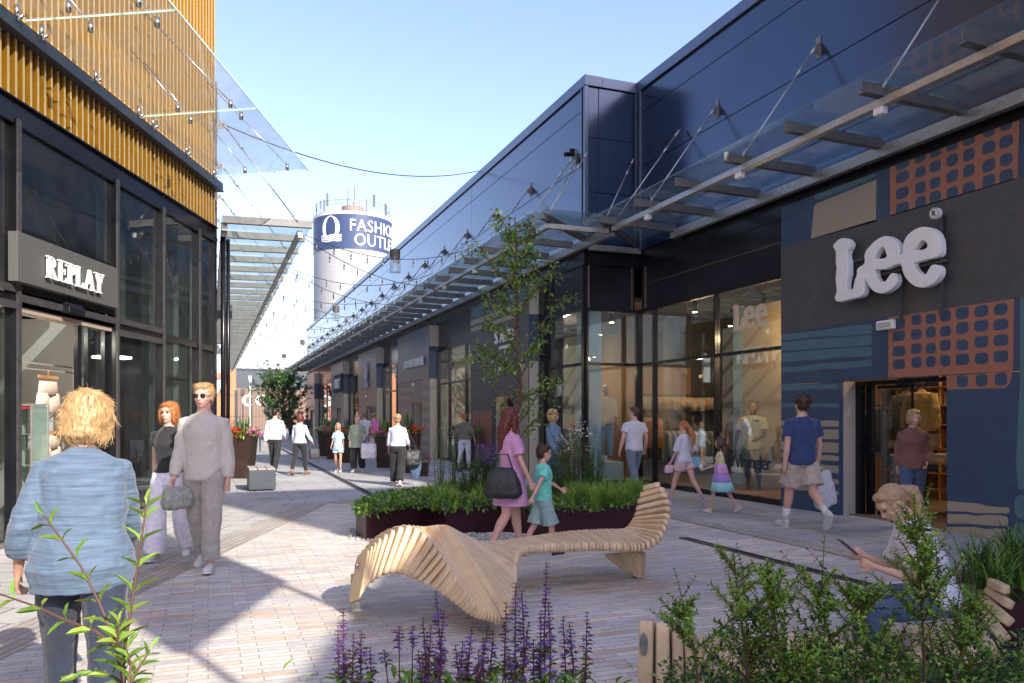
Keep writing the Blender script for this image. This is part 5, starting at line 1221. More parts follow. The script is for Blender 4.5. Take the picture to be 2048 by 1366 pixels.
FZ = mat('bag_dark', (.03, .03, .035), .6); BW = mat('plastic_white', (.66, .64, .67), .4, nscale=14, c2=(.5, .48, .55)); BB = mat('leather_black', (.02, .02, .024), .55)
bag('soft', hnd[1]+V(.05, 0, .02), .30, .22, .16, mat('cap_grey', (.16, .17, .16), .8, nscale=18, c2=(.4, .42, .38)), 'small grey and black bag carried low by the man in grey', rz=.6, handle=.02)

# mid distance, going away or coming
person('person', W3(550, 948), 1.80, 4, walk(12, 'L'), {'tops': [tee(K['shirtw'], hem=.93, slv=1.93, ease=.022, bag=.012)], 'bottom': dict(m=K['black'], len=1.95, ease=.016, top=1.06), 'shoe': SHOE['dark']}, 'dark haired man in a white shirt and black trousers walking away down the street', ('short', 'dark'))
p_, hnd, shd, _, _ = person('person', W3(600, 950), 1.66, 10, walk(14, 'R', L=(5, 12, 20), Rr=(-4, 22, 50)), {'tops': [tee(K['white'], hem=.92, slv=1.9, ease=.018)], 'bottom': dict(m=K['black'], len=1.9, ease=.012), 'shoe': SHOE['sandal']}, 'woman in white long sleeved top and black leggings walking away', ('bob', 'auburn'), 'tan', True, 1.06)
bag('hard', hnd[1]+V(.02, -.05, .0), .28, .28, .12, FZ, 'black and white shoulder bag of the woman in black leggings', strap=shd[1]+V(-.03, 0, .04), rz=.2)
person('person', W3(581, 874), 1.62, 5, walk(10, 'L'), {'tops': [tee(K['pink'], slv=.5)], 'bottom': dict(m=K['jeans'], len=1.9), 'shoe': SHOE['white']}, 'tiny distant person wearing a bright coral backpack', ('short', 'grey'), fem=True)
bp = W3(580, 875); t = empty('backpack', bp+V(0, 0, 1.2), 'coral backpack on the tiny distant person', 'backpack'); b = MB(); b.ell((-.05, -.2, .0), (.18, .12, .26), 14, 10); b.build('bag_body', K['coral'], t, smooth=True)
for sg in (-1, 1): b = MB(); b.tube([(sg*.1-.05, -.12, .2), (sg*.12, .02, .24), (sg*.12, .1, .05)], .02, 6); b.build('strap', K['coral'], t)
person('person', W3(473, 862), 1.6, 170, walk(8, 'L'), {'tops': [tee(K['pinkflower'], slv=.5)], 'bottom': dict(m=K['jeans'], len=1.9), 'shoe': SHOE['white']}, 'tiny distant person in a pinkish top beside the far gate', ('bob', 'dark'), fem=True)
person('person', W3(614, 884), 1.72, 0, walk(8, 'R'), {'tops': [tee(K['dgrey'], slv=1.9)], 'bottom': dict(m=K['black'], len=1.9), 'shoe': SHOE['dark']}, 'distant person in dark clothes half hidden behind the woman in the white top', ('short', 'dark'))
person('person', W3(676, 945), 1.38, 183, dict(walk(7, 'L'), head=(-6, 0)), {'tops': [tee(K['lblue'], hem=.82, slv=.7, ease=.028, bag=.012)], 'bottom': dict(m=K['lblue'], len=.5, ease=.02, name='shorts'), 'shoe': SHOE['white']}, 'girl with long fair hair in a pale blue shirt and shorts walking towards the viewer', ('long', 'ash'), 'tan', True, .92, facedet=True)
p_, hnd, shd, _, _ = person('person', W3(715, 945), 1.62, 178, dict(walk(8, 'R'), head=(-25, 0), L=(12, 14, 60), Rr=(0, 10, 14)), {'tops': [tee(K['camo'], hem=.76, slv=1.5, ease=.04, bag=.045, flare=.07)], 'bottom': dict(m=K['black'], len=1.9, ease=.02, wide=.035), 'shoe': SHOE['white']}, 'older woman with grey hair and glasses in a patterned green blouse and black trousers', ('bun', 'grey'), 'pink', True, 1.14, facedet=True)
bag('soft', hnd[-1]+V(.12, 0, -.06), .42, .42, .26, BW, 'crumpled plastic shopping bag held by the woman in the green blouse', handle=.05)
person('person', W3(729, 918), 1.74, 5, walk(10, 'L'), {'tops': [tee(K['white'], slv=.5)], 'bottom': dict(m=K['jeansg'], len=1.9), 'shoe': SHOE['dark']}, 'man in a white top half hidden behind the grey haired woman', ('short', 'midb'))
p_, hnd, shd, _, _ = person('person', W3(748, 917), 1.72, 8, walk(8, 'R', Rr=(-4, 15, 20)), {'tops': [tee(K['pink'], hem=.86, slv=1.9, ease=.025, bag=.015)], 'skirt': dict(m=K['pinkflower'], z0=.60, z1=.98, fl=.07), 'shoe': SHOE['dark']}, 'woman in a bright pink jumper and short patterned skirt walking away', ('bun', 'red'), 'pink', True, 1.0)
bag('hard', hnd[1]+V(.02, 0, .06), .28, .24, .1, BB, 'black shoulder bag of the woman in pink', strap=shd[1]+V(-.02, 0, .04))
bag('hard', hnd[1]+V(.1, -.05, -.12), .30, .36, .12, mat('paper_brown', (.34, .22, .14), .8), 'brown paper bag carried beside the woman in pink')
p_, hnd, shd, _, MWl = person('person', W3(795, 972), 1.62, 2, walk(9, 'L', L=(6, 12, 8), Rr=(0, 16, 45)), {'tops': [tee(K['shirtw'], hem=.98, slv=1.55, ease=.022, bag=.014)], 'bottom': dict(m=K['black'], len=1.93, ease=.02, wide=.02, top=1.06), 'shoe': SHOE['pinks']}, 'woman with short curly hair in a white blouse and black trousers seen from behind', ('curly', 'ash'), 'tan', True, 1.08)
bag('soft', hnd[1]+V(.02, -.12, .12), .36, .36, .2, BB, 'large black bag on the shoulder of the woman in the white blouse', strap=shd[1]+V(-.02, 0, .05))
t = empty('denim_jacket', hnd[1]+V(.12, 0, -.18), 'blue denim jacket hanging from the arm of the woman in the white blouse', 'jacket'); b = MB(); b.loft([[(a*math.cos(u), d*math.sin(u), z) for u in np.linspace(0, 6.283, 14, endpoint=False)] for z, a, d in ((.12, .06, .04), (0, .13, .06), (-.2, .15, .07), (-.4, .10, .05), (-.5, .03, .02))]); finalize(b, 'fabric', K['jeans'], t, .014, 2, disp=.04, dscale=.08)
person('person', W3(929, 942), 1.68, 14, walk(9, 'R', L=(-6, 22, 40), Rr=(2, 22, 20)), {'tops': [tee(K['olive'], hem=.96, slv=1.45, ease=.03, bag=.02)], 'bottom': dict(m=K['white'], len=1.7, ease=.012, top=1.06), 'shoe': SHOE['sandal']}, 'person with short reddish hair, olive top and white cropped trousers', ('curly', 'red'), 'tan', True, 1.08)

# plaza
p_, hnd, shd, _, _ = person('person', W3(1022, 1112), 1.66, 72, walk(13, 'L', L=(-2, 10, 14), Rr=(14, 10, 10), head=(-8, -2)), {'tops': [tee(K['pinkstripe'], hem=.62, slv=.65, ease=.02, flare=.09, name='dress')], 'shoe': SHOE['dark']}, 'woman with long auburn hair in a pink striped dress beside the boy', ('long', 'auburn'), 'pink', True, 1.05, near=True)
b = MB()
hb = bag('hobo', C(1006, 905, 8.7), .42, .34, .18, BB, 'big black handbag at the side of the woman in the pink dress', rz=-.5, handle=.16)
person('person', W3(1086, 1112), 1.23, 70, walk(14, 'R', L=(42, 10, 16), Rr=(-40, 26, 8), head=(0, 4), curl=45), {'tops': [tee(K['mint'], hem=.90, slv=.6, ease=.03, bag=.01)], 'bottom': dict(m=K['seag'], len=.95, ease=.02, wide=.022, name='shorts'), 'shoe': SHOE['dark']}, 'small boy in a mint green shirt and sea green shorts', ('short', 'brown'), 'pink', False, .95, near=True)
p_, hnd, shd, _, _ = person('person', W3(1106, 1000), 1.70, 130, walk(8, 'L', L=(10, 12, 65), inL=25, head=(-20, 0)), {'tops': [tee(K['dblue'], hem=.88, slv=1.9, ease=.02)], 'bottom': dict(m=K['jeans'], len=1.9), 'shoe': SHOE['white']}, 'blond woman in a blue knitted top behind the planted bed', ('bob', 'blond'), 'tan', True, 1.0, facedet=True)
bag('hard', hnd[-1]+V(0, 0, .1), .26, .2, .1, mat('tan_leather', (.25, .17, .12), .5), 'tan handbag held by the blond woman in the blue top')
person('person', W3(1268, 986), 1.80, -18, walk(20, 'R', L=(-6, 16, 24), Rr=(2, 20, 30), head=(-35, -2)), {'tops': [tee(K['white'], hem=.88, slv=.55, ease=.016)], 'bottom': dict(m=K['jeansg'], len=1.95, ease=.008), 'shoe': SHOE['dark']}, 'man with cropped dark hair in a white T-shirt and grey blue jeans', ('short', 'brown'), 'pink', False, 1.08)
p_, hnd, shd, _, _ = person('person', W3(1368, 1008), 1.52, -35, walk(22, 'L', L=(10, 10, 20), Rr=(-8, 26, 60), fpR=-45), {'tops': [tee(K['white'], hem=.92, slv=.95, ease=.026, bag=.01)], 'bottom': dict(m=K['pinkshort'], len=.42, ease=.022, name='shorts'), 'shoe': SHOE['lilac']}, 'fair haired girl in a white T-shirt and pink shorts', ('pony', 'red'), 'pink', True, .88)
bag('soft', hnd[-1]+V(0, 0, .03), .16, .14, .1, mat('pink_bag', (.7, .45, .55), .5), 'small pink pouch held by the girl in pink shorts', handle=.01)
bag('soft', hnd[1]+V(.12, -.1, .1), .18, .2, .1, mat('blue_bag', (.25, .45, .65), .5), 'small pale blue bag beside the girl in pink shorts', handle=.04)
p_, hnd, shd, _, MWg = person('person', W3(1441, 1025), 1.22, -60, walk(18, 'L', L=(18, 8, 55), Rr=(-8, 10, 14), fpR=-40, head=(-10, 0)), {'tops': [tee(cloth('dress_yellow', (.66, .66, .34)), hem=1.08, slv=None, tank=1, ease=.012, name='dress_top')], 'shoe': SHOE['pinks']}, 'little girl with long brown hair in a tiered yellow, lilac and turquoise dress', ('long', 'brown'), 'pink', True, .9)
for z0, z1, a0, a1, m_ in ((.88, 1.14, .19, .14, cloth('dress_pink', (.62, .34, .60))), (.70, .90, .255, .19, cloth('dress_lilac', (.36, .24, .58))), (.50, .72, .32, .25, cloth('dress_turquoise', (.30, .60, .62)))):
    b = MB(); b.loft([[((a_+.014*math.sin(9*u))*math.cos(u), (a_*.85+.014*math.sin(8*u))*math.sin(u)-(1.1-z)*.08, z) for u in np.linspace(0, 6.2832, 44, endpoint=False)] for z, a_ in ((z0, a0), ((z0+z1)/2, (a0+a1)/2), (z1, a1))]); b.build('dress_tier', m_, p_, smooth=True)
c_ = hnd[-1]; b = MB(); b.ell(c_+V(0, 0, .05), (.035, .035, .04), 10, 8); o = b.build('ice_cream', mat('ice', (.75, .72, .68), .5), smooth=True); tag(o, 'white treat held up by the little girl in the tiered dress', 'ice cream')
p_, hnd, shd, _, _ = person('person', W3(1604, 1058), 1.90, -8, walk(20, 'L', L=(-6, 9, 14), Rr=(6, 16, 14), fpR=-50, lR=(-14, 42)), {'tops': [tee(K['navy'], hem=.86, slv=.62, ease=.024, bag=.008)], 'bottom': dict(m=K['beige'], len=.78, ease=.022, wide=.022, name='shorts'), 'shoe': SHOE['white'], 'socks': SHOE['sole']}, 'tall young man in navy T-shirt, beige shorts and white socks', ('curly', 'brown'), 'pink', False, 1.0, near=True)
bag('soft', hnd[1]+V(.02, 0, .02), .36, .50, .14, BW, 'white shopping bag with grey markings swinging from the hand of the tall young man', handle=.08, tilt=-14)
person('person', C(1826, 835, 11.6).xy.to_3d(), 1.66, 195, walk(10, 'R', L=(8, 12, 40), inL=20, head=(-20, 5)), {'tops': [tee(K['dgrey'], hem=.92, slv=.4), tee(K['jacket'], hem=.86, slv=1.9, ease=.03, name='jacket')], 'bottom': dict(m=K['jeans'], len=1.9, ease=.01), 'shoe': SHOE['dark']}, 'woman in a rust jacket and jeans coming out of the dim blue shop doorway', ('bob', 'ash'), 'pink', True, 1.0)
# seated girl
zS = 4.45; sp = CF((1868-1024)/1600*zS, zS)
gp = dict(lean=18, lL=(80, 78), lR=(88, 88), L=(14, 4, 98), Rr=(18, 6, 104), inL=24, inR=18, head=(-10, 30), curl=50)
p_, hnd, shd, hcw, MWs = person('person', sp, 1.46, -84, gp, {'tops': [tee(K['white'], hem=.90, slv=.75, ease=.03, bag=.016)], 'bottom': dict(m=K['jeans'], len=1.9, ease=.014), 'shoe': SHOE['white']}, 'seated young woman with a blond ponytail and white T-shirt looking at a phone', ('pony', 'ash'), 'fair', True, .95, near=True, pelvis=.535)
ph = hnd[-1].lerp(hnd[1], .5)+Vector(CF(-.05, 0)).xy.to_3d()*1+V(0, 0, .05)
t = empty('phone', ph, 'smartphone with a copper edge held by the seated young woman', 'phone'); t.rotation_euler = (R(0), R(-50), -TH)
b = MB(); b.box((-.004, -.031, -.064), (.004, .031, .064)); b.build('case', mat('phone_edge', (.12, .06, .04), .3, .6), t, bevel=.003)
b = MB(); b.box((.0045, -.028, -.06), (.0055, .028, .06)); b.build('screen', mat('phone_screen', (.01, .01, .012), .06), t)
# mannequins
MD = mat('mannequin_dark', (.03, .032, .04), .5); MT = mat('mannequin_face', (.50, .32, .12), .6)
def mann(px, py, X, h, face, outfit, label, pose, base=.35):
    p = PX(px, py, X); p.z = base; return person('mannequin', p, h, face, pose, outfit, label, (None, None), bodymat=MD, cat='mannequin')
r_, _, _, hcw, _ = mann(1506, 900, XL+.75, 1.86, 205, {'tops': [tee(cloth('tee_lemon', (.55, .55, .33)), hem=.84, slv=.7, ease=.03, bag=.012)], 'bottom': dict(m=cloth('shorts_green', (.06, .09, .06)), len=.95, ease=.025, wide=.02, name='shorts')}, 'tan faced mannequin in a pale lemon T-shirt and green shorts', dict(L=(10, 10, 60), inL=30, Rr=(-8, 24, 14)), base=.02)
b = MB(); b.ell((0, .03, 1.62), (.083, .095, .115), 16, 12); b.build('face', MT, r_, smooth=True)
b = MB(); place_text(b, 'Lee', .085, .002, (-.075, .158, 1.36), (-1, 0, 0), (0, 0, 1), (0, 1, 0), bold=.003); b.build('print', M['mnavy'], r_)
mann(1212, 880, XL-.5, 1.80, 175, {'tops': [tee(stripemat('shirt_stripes', (.52, .36, .22), (.62, .55, .45), 14, 'X'), hem=.84, slv=1.4, ease=.03, bag=.015)], 'bottom': dict(m=cloth('light_denim', (.22, .34, .42)), len=1.95, ease=.016)}, 'dark mannequin in striped shirt and light jeans on a block in the corner window', dict(L=(0, 8, 12), Rr=(0, 8, 12)), base=.52)
mann(1132, 880, XF+.9, 1.75, 190, {'tops': [tee(K['dgrey'], hem=.84, slv=1.9)], 'bottom': dict(m=K['camo'], len=1.95)}, 'dark mannequin in dark clothes in the window left of the corner', dict(L=(0, 8, 12), Rr=(0, 8, 12)), base=.4)

# ------------------------------------------------------------------ shop interior fittings
def rack(x, y0, y1, h, cols_, label, seedv=1, bar=True, ln=.85, swap=False):
    def wpart(mb, name, m, root, **k):
        if swap: mb.v = [np.c_[v[:, 1], v[:, 0], v[:, 2]] for v in mb.v]
        return globals()['wpart'](mb, name, m, root, **k)
    t = empty('clothes_rack', ((y0+y1)/2, x, 0) if swap else (x, (y0+y1)/2, 0), label, 'clothes rack'); b = MB()
    b.tube([(x, y0, h), (x, y1, h)], .014, 8)
    for y in (y0, y1): b.tube([(x, y, 0), (x, y, h)], .014, 8); b.tube([(x-.22, y, .02), (x+.22, y, .02)], .014, 6)
    wpart(b, 'rail', M['black_m'], t); random.seed(seedv); y = y0+.06
    gs = [MB() for _ in cols_]
    while y < y1-.05:
        g_ = random.choice(gs); w = random.uniform(.19, .23); l_ = ln*random.uniform(.75, 1.05)
        g_.loft([[(x+a*math.cos(u), y+c*math.sin(u), h-z) for u in np.linspace(0, 6.2832, 12, endpoint=False)] for z, a, c in ((.06, .03, .02), (.1, w*.7, .022), (.16, w, .03), (l_*.6, w*.98, .028), (l_, w*1.02, .03))])
        y += random.uniform(.055, .08)
    for g_, c in zip(gs, cols_):
        if g_.n: wpart(g_, 'garments', c, t, smooth=True)
gc = [K['olive'], K['greyknit'], K['beige'], K['dgrey'], K['jeansg'], K['white']]
rack(18.2, 10.7, 12.9, 1.25, gc, 'rail of grey and olive garments behind the middle shop window', 2, swap=True)
rack(18.5, 10.6, 13.0, 2.15, [cloth('tan_shirt', (.5, .33, .16)), K['beige'], cloth('tan_b', (.42, .25, .10))], 'upper rail of warm tan shirts behind the middle shop window', 3, ln=.42, swap=True)
rack(10.6, 17.6, 18.6, 1.6, [cloth('orange_shirt', (.55, .22, .06)), K['dgrey'], K['beige']], 'rail of orange and dark shirts behind the corner mannequin', 4)
rack(10.4, 10.2, 11.2, 1.75, [K['beige'], cloth('plaid', (.3, .22, .15), nscale=30, c2=(.02, .02, .03)), K['dgrey']], 'rail with a checked shirt just inside the blue shop doorway', 5)
t = empty('window_backdrop', (XL+1.5, 12.2, 0), 'cream display backdrop behind the lemon T-shirt mannequin', 'display'); b = MB(); b.box((XL+1.3, 12.0, .12), (XL+1.34, 14.3, 3.9)); wpart(b, 'panel', mat('backdrop_cream', (.56, .42, .27), .8, nscale=2, namt=.06), t)
b = MB(); b.box((XL+1.28, 14.32, .12), (XL+1.32, 14.62, 3.9)); wpart(b, 'side_panel', M['bluepanel'], t)
b = MB(); b.box((XL+.1, 11.4, .0), (XL+1.3, 13.35, .1)); o = b.build('window_plinth', M['intwood']); tag(o, 'low wooden display floor in the window below the Wrangler lettering', 'plinth')
t = empty('display_block', (8.7, 16.8, 0), 'pale stone display block in the corner window under the striped shirt mannequin', 'display block'); b = MB(); b.box((XF+.35, 16.75, .03), (XF+1.15, 17.5, .5)); wpart(b, 'block', mat('block', (.42, .50, .48), .7, nscale=6, namt=.1), t, bevel=.01)
t = empty('glass_vase', (8.45, 16.7, 0), 'small white pot with a leafy plant in the corner window', 'plant pot'); b = MB(); b.tube([(8.62, 16.68, .5), (8.62, 16.68, .66)], [.06, .07], 14); wpart(b, 'pot', M['white'], t)
# store behind the blue doorway
t = empty('wall_shelving', (12.9, 9.6, 0), 'warm wooden wall shelving with folded jeans inside the blue shop', 'shelving')
b = MB()
for h in (.5, .95, 1.4, 1.75, 2.1): b.box((12.6, 8.2, h), (13.0, 12.4, h+.03))
for y in (8.2, 9.6, 11.0, 12.4): b.box((12.6, y, 0), (13, y+.03, 2.5))
wpart(b, 'shelves', M['intwood'], t); gs = [MB() for _ in range(4)]; random.seed(9)
for h in (.5, .95, 1.4, 1.75, 2.1):
    y = 8.3
    while y < 12.2:
        g_ = random.choice(gs)
        for k in range(random.randint(3, 7)): g_.box((12.62+random.random()*.03, y, h+.032+k*.038), (12.95, y+.27, h+.066+k*.038))
        y += .34
for g_, c in zip(gs, (K['jeans'], K['navy'], K['dgrey'], K['beige'])): wpart(g_, 'folded_clothes', c, t, bevel=.006)
b = MB(); random.seed(12)
for i in range(26):
    for j in range(22): b.box((13.2-random.choice((0, .02, .04)), 2.2+i*.4+(j % 2)*.2, j*.18), (13.4, 2.59+i*.4+(j % 2)*.2, j*.18+.17))
o = b.build('shingle_wall', mat('shingle', (.34, .17, .05), .7, nscale=5, namt=.35)); tag(o, 'orange brown shingled back wall glimpsed inside the blue shop', 'wall')
for (x, y, h, lb) in ((11.0, 8.9, .85, 'low black table of folded clothes nearest the blue shop doorway'), (12.0, 8.3, .8, 'farther black table of folded jeans inside the blue shop')):
    t = empty('display_table', (x, y, 0), lb, 'table'); b = MB(); b.box((x-.4, y-.7, h-.03), (x+.4, y+.7, h)); b.box((x-.36, y-.66, .4), (x+.36, y+.66, .42)); wpart(b, 'tabletop', M['intwood'], t)
    for sx in (-.36, .36):
        for sy in (-.64, .64): b = MB(); b.tube([(x+sx, y+sy, 0), (x+sx, y+sy, h-.03)], .018, 8); wpart(b, 'leg', M['black_m'], t)
    b = MB(); random.seed(int(x*10))
    for i in range(5):
        for k in range(random.randint(2, 5)): b.box((x-.3, y-.62+i*.26, h+.002+k*.032), (x+.2, y-.42+i*.26, h+.03+k*.032), mi=i % 3)
    wpart(b, 'folded_clothes', [K['beige'], K['greyknit'], K['jeans']], t, bevel=.006)
def hungjacket(x, y, top, m, label, w=.30, ln=.66):
    t = empty('jacket', (x, y, top), label, 'jacket'); b = MB()
    b.loft([[(x+a*.3*math.cos(u), y+a*math.sin(u), top-z) for u in np.linspace(0, 6.2832, 18, endpoint=False)] for z, a in ((0, .06), (.04, .1), (.07, w*.75), (.15, w*.9), (.4, w*.86), (ln, w*.9))])
    for sg in (-1, 1): b.tube([(x, y+sg*w*.7, top-.09), (x-.03, y+sg*w*.98, top-.3), (x-.05, y+sg*w*1.1, top-ln*.95)], [.07, .06, .045], 12)
    off = np.array(tuple(t.location)); b.v = [v-off for v in b.v]; finalize(b, 'fabric', m, t, .012, 2, disp=.025, dscale=.08)
    b = MB(); b.tube([(x, y-w*.6, top-.03), (x, y, top+.06), (x, y+w*.6, top-.03)], .012, 6); wpart(b, 'hanger', M['black_m'], t)
hungjacket(10.55, 9.55, 2.0, cloth('canvas_tan', (.50, .30, .10)), 'tan canvas jacket hanging just inside the blue shop doorway')
hungjacket(10.7, 10.0, 1.98, cloth('check', (.42, .34, .24), nscale=26, c2=(.03, .03, .05)), 'checked shirt hanging beside the tan jacket', w=.26)
b = MB(); b.box((12.58, 8.35, 1.72), (12.6, 8.85, 2.35)); o = b.build('poster', mat('poster', (.62, .48, .26), .6)); tag(o, 'framed pale poster high inside the blue shop', 'poster')

# ------------------------------------------------------------------ curved slatted benches
M['larch'] = mat('bench_larch', (.60, .42, .24), .5, nscale=3.5, c2=(.74, .58, .38), stretch=(2, 2, 2), bscale=60, bstr=.08, spec=.4)
def slat(b, P, Q, Rr, T, th, segs=5):
    """P near top, Q far top, R = P + hanging vector; T stacking direction"""
    P, Q, Rr = Vector(P), Vector(Q), Vector(Rr); L = Q-P; ln = L.length; u = L/ln; hv = Rr-P; hv -= u*hv.dot(u); d = hv.length; v = hv/d
    r = min(.045, d*.48, ln*.3); pts = []
    r2 = min(d*.48, ln*.45)
    def arc(cx, cy, r_, a0, a1): return [(cx+r_*math.cos(R(a0+(a1-a0)*i/segs)), cy+r_*math.sin(R(a0+(a1-a0)*i/segs))) for i in range(segs+1)]
    pts += arc(r, r, r, 180, 270)+arc(ln-r, r, r, 270, 360)+arc(ln-r, d-r, r, 0, 90)+arc(r, d-r, r, 90, 180)
    n = u.cross(v).normalized()
    if n.dot(T) < 0: n = -n
    lay = []
    for off, ins in ((-th/2, .007), (-th/2+.007, 0), (th/2-.007, 0), (th/2, .007)):
        ring = []
        for x, y in pts:
            cx, cy = ln/2, d/2; fx = (x-cx)*(1-ins/(ln/2))+cx; fy = (y-cy)*(1-ins/(d/2))+cy
            ring.append(tuple(P+u*fx+v*fy+n*off))
        lay.append(ring)
    b.loft(lay)
def hermite(keys, t):
    ks = [k[0] for k in keys]; i = max(0, min(len(ks)-2, next((j for j in range(len(ks)-1) if ks[j+1] >= t), len(ks)-2)))
    t0, t1 = ks[i], ks[i+1]; x = (t-t0)/(t1-t0)
    def g_(j): return np.array(keys[max(0, min(len(keys)-1, j))][1], float)
    p0, p1 = g_(i), g_(i+1); m0 = (g_(i+1)-g_(i-1))/(ks[min(i+1, len(ks)-1)]-ks[max(i-1, 0)])*(t1-t0); m1 = (g_(i+2)-g_(i))/(ks[min(i+2, len(ks)-1)]-ks[i])*(t1-t0)
    return (2*x**3-3*x**2+1)*p0+(x**3-2*x**2+x)*m0+(-2*x**3+3*x**2)*p1+(x**3-x**2)*m1
def bench(keys, label, N, legs, extra=None, disc=None, thm=.05):
    root_loc = Vector(legs[0][:2]+(0,)) if False else Vector((legs[0][0], legs[0][1], 0))
    t = empty('curved_bench', root_loc, label, 'bench'); b = MB()
    S = [hermite(keys, i) for i in np.linspace(keys[0][0], keys[-1][0], 600)]
    mid = [(Vector(s[0:3])+Vector(s[3:6]))/2*.5+Vector(s[0:3])*.5 for s in S]; cum = [0]
    for i in range(1, 600): cum.append(cum[-1]+(Vector(S[i][0:3])-Vector(S[i-1][0:3])).length*.6+(Vector(S[i][3:6])-Vector(S[i-1][3:6])).length*.4)
    tmax = keys[-1][0]; ts = N
    for k, tt in enumerate(ts):
        i = min(599, int(round(tt/tmax*599))); s = S[i]; j0, j1 = max(0, i-4), min(599, i+4); nb_ = ts[min(k+1, len(ts)-1)], ts[max(k-1, 0)]
        ia, ib = min(599, int(round(nb_[0]/tmax*599))), int(round(nb_[1]/tmax*599)); dm = (Vector(S[ia][0:3])-Vector(S[ib][0:3]))*.7+(Vector(S[ia][3:6])-Vector(S[ib][3:6]))*.3
        nn_ = (Vector(s[3:6])-Vector(s[0:3])).cross(Vector(s[6:9])-Vector(s[0:3])).normalized()
        th = max(.018, min(thm, abs(dm.dot(nn_))/(2 if 0 < k < len(ts)-1 else 1)*.88))
        T = Vector((S[j1]-S[j0])[0:3])+Vector((S[j1]-S[j0])[3:6])
        P_, Q_, H_ = Vector(s[0:3]), Vector(s[3:6]), Vector(s[6:9])
        slat(b, P_, Q_, H_, T, th)
    wpart(b, 'slatted_seat', M['larch'], t)
    if extra: extra(t)
    for (x, y, h) in legs:
        b = MB(); b.box((x-.035, y-.012, 0), (x+.035, y+.012, h)); b.box((x-.05, y-.05, 0), (x+.05, y+.05, .01)); b.tube([(x, y-.03, h-.05), (x, y+.03, h-.05)], .018, 8); wpart(b, 'leg', M['galv'], t)
    if disc is not None:
        c, n = disc; b = MB(); b.tube([c, c+n*.012], .024, 20); wpart(b, 'badge', M['galv'], t)
    return t
def k3(p, pz, q, qz, r=None, rz=None):
    P_, Q_ = C(*p, pz), C(*q, qz)
    if r is None:
        u = (Q_-P_).normalized(); dn = V(0, 0, -1); dn = (dn-u*dn.dot(u)).normalized(); H_ = P_+dn*.085
    elif isinstance(r, Vector): H_ = P_+r
    else: H_ = C(*r, rz)
    return tuple(P_)+tuple(Q_)+tuple(H_)
dnv = V(0, 0, -.085)
bk = [(0, k3((739, 1098), 6.2, (716, 1110), 6.45, (698, 1206), 6.3)), (5, k3((766, 1074), 6.18, (745, 1078), 6.5, (722, 1172), 6.3)), (9, k3((806, 1052), 6.15, (775, 1060), 6.6, (755, 1150), 6.28)),
      (12, k3((838, 1058), 6.1, (808, 1050), 6.65, (784, 1141), 6.25)), (15, k3((866, 1082), 6.0, (828, 1050), 6.65, (802, 1139), 6.2)), (18, k3((886, 1110), 5.95, (842, 1050), 6.6, (822, 1142), 6.15)),
      (21, k3((903, 1138), 5.85, (853, 1049), 6.55, (855, 1156), 6.05)), (25, k3((930, 1178), 5.7, (865, 1047), 6.45, (893, 1182), 5.85)), (30, k3((959, 1215), 5.58, (878, 1045), 6.4, (938, 1226), 5.66)), (34, k3((981, 1229), 5.5, (888, 1045), 6.36)),
      (39, k3((1015, 1231), 5.5, (897, 1048), 6.36)), (46, k3((1031, 1176), 5.85, (914, 1059), 6.6)), (51, k3((1033, 1132), 6.2, (938, 1073), 6.9)), (55, k3((1036, 1104), 6.5, (955, 1081), 7.2)),
      (59, k3((1048, 1091), 6.8, (980, 1081), 7.4)), (65, k3((1090, 1087), 6.95, (1035, 1075), 7.6)), (73, k3((1140, 1086), 7.05, (1090, 1066), 7.8)), (81, k3((1196, 1084), 7.1, (1150, 1059), 7.95)), (89, k3((1248, 1087), 7.13, (1205, 1056), 8.0)),
      (95, k3((1288, 1086), 7.17, (1235, 1056), 8.0)), (100, k3((1318, 1070), 7.25, (1249, 1054), 8.0)), (104, k3((1331, 1042), 7.35, (1260, 1043), 8.0, V(.02, .03, -.08))), (108, k3((1334, 1012), 7.5, (1268, 1025), 8.0, V(.05, .05, -.06))), (111, k3((1327, 986), 7.65, (1273, 1000), 8.03, V(.06, .06, -.04))), (114, k3((1312, 969), 7.8, (1284, 977), 8.05, V(.06, .06, -.02)))]
def underfan(t):
    b = MB(); top0, top1 = C(1210, 1112, 7.5), C(1282, 1106, 7.6); piv = C(1279, 1136, 7.72)
    for i in range(11):
        a = top0.lerp(top1, i/10); lo = a.lerp(piv, .25)+V(0, 0, -.09-.05*i/10); slat(b, a, lo+(piv-a)*(.45 if i < 9 else .3)+V(0, 0, -.03*(i/10)), a+V(.055, .02, -.0), V(-.4, .9, 0), .034)
    wpart(b, 'under_slats', M['larch'], t)
lg = [G(712, 1224), G(1272, 1156), G(970, 1262)]
s0 = hermite(bk, 0); c0 = Vector(s0[0:3]).lerp(Vector(s0[3:6]), .5).lerp(Vector(s0[6:9]), .28)
n0 = (Vector(s0[3:6])-Vector(s0[0:3])).cross(Vector(s0[6:9])-Vector(s0[0:3])).normalized(); 
if n0.dot(Vector((0, 0, 1.2))-c0) < 0 and n0.y > 0: n0 = -n0
if n0.y > 0: n0 = -n0
bench(bk, 'long wavy bench of pale wooden slats in the middle of the plaza', list(np.arange(0, 21, 1.5))+list(np.arange(21, 39, 1.0))+list(np.arange(39, 95, 1.05))+list(np.arange(95, 114.1, 1.58)), [(lg[0].x, lg[0].y+.03, .3), (lg[1].x, lg[1].y, .38), (lg[2].x, lg[2].y, .16)], underfan, (c0+n0*.02, n0))
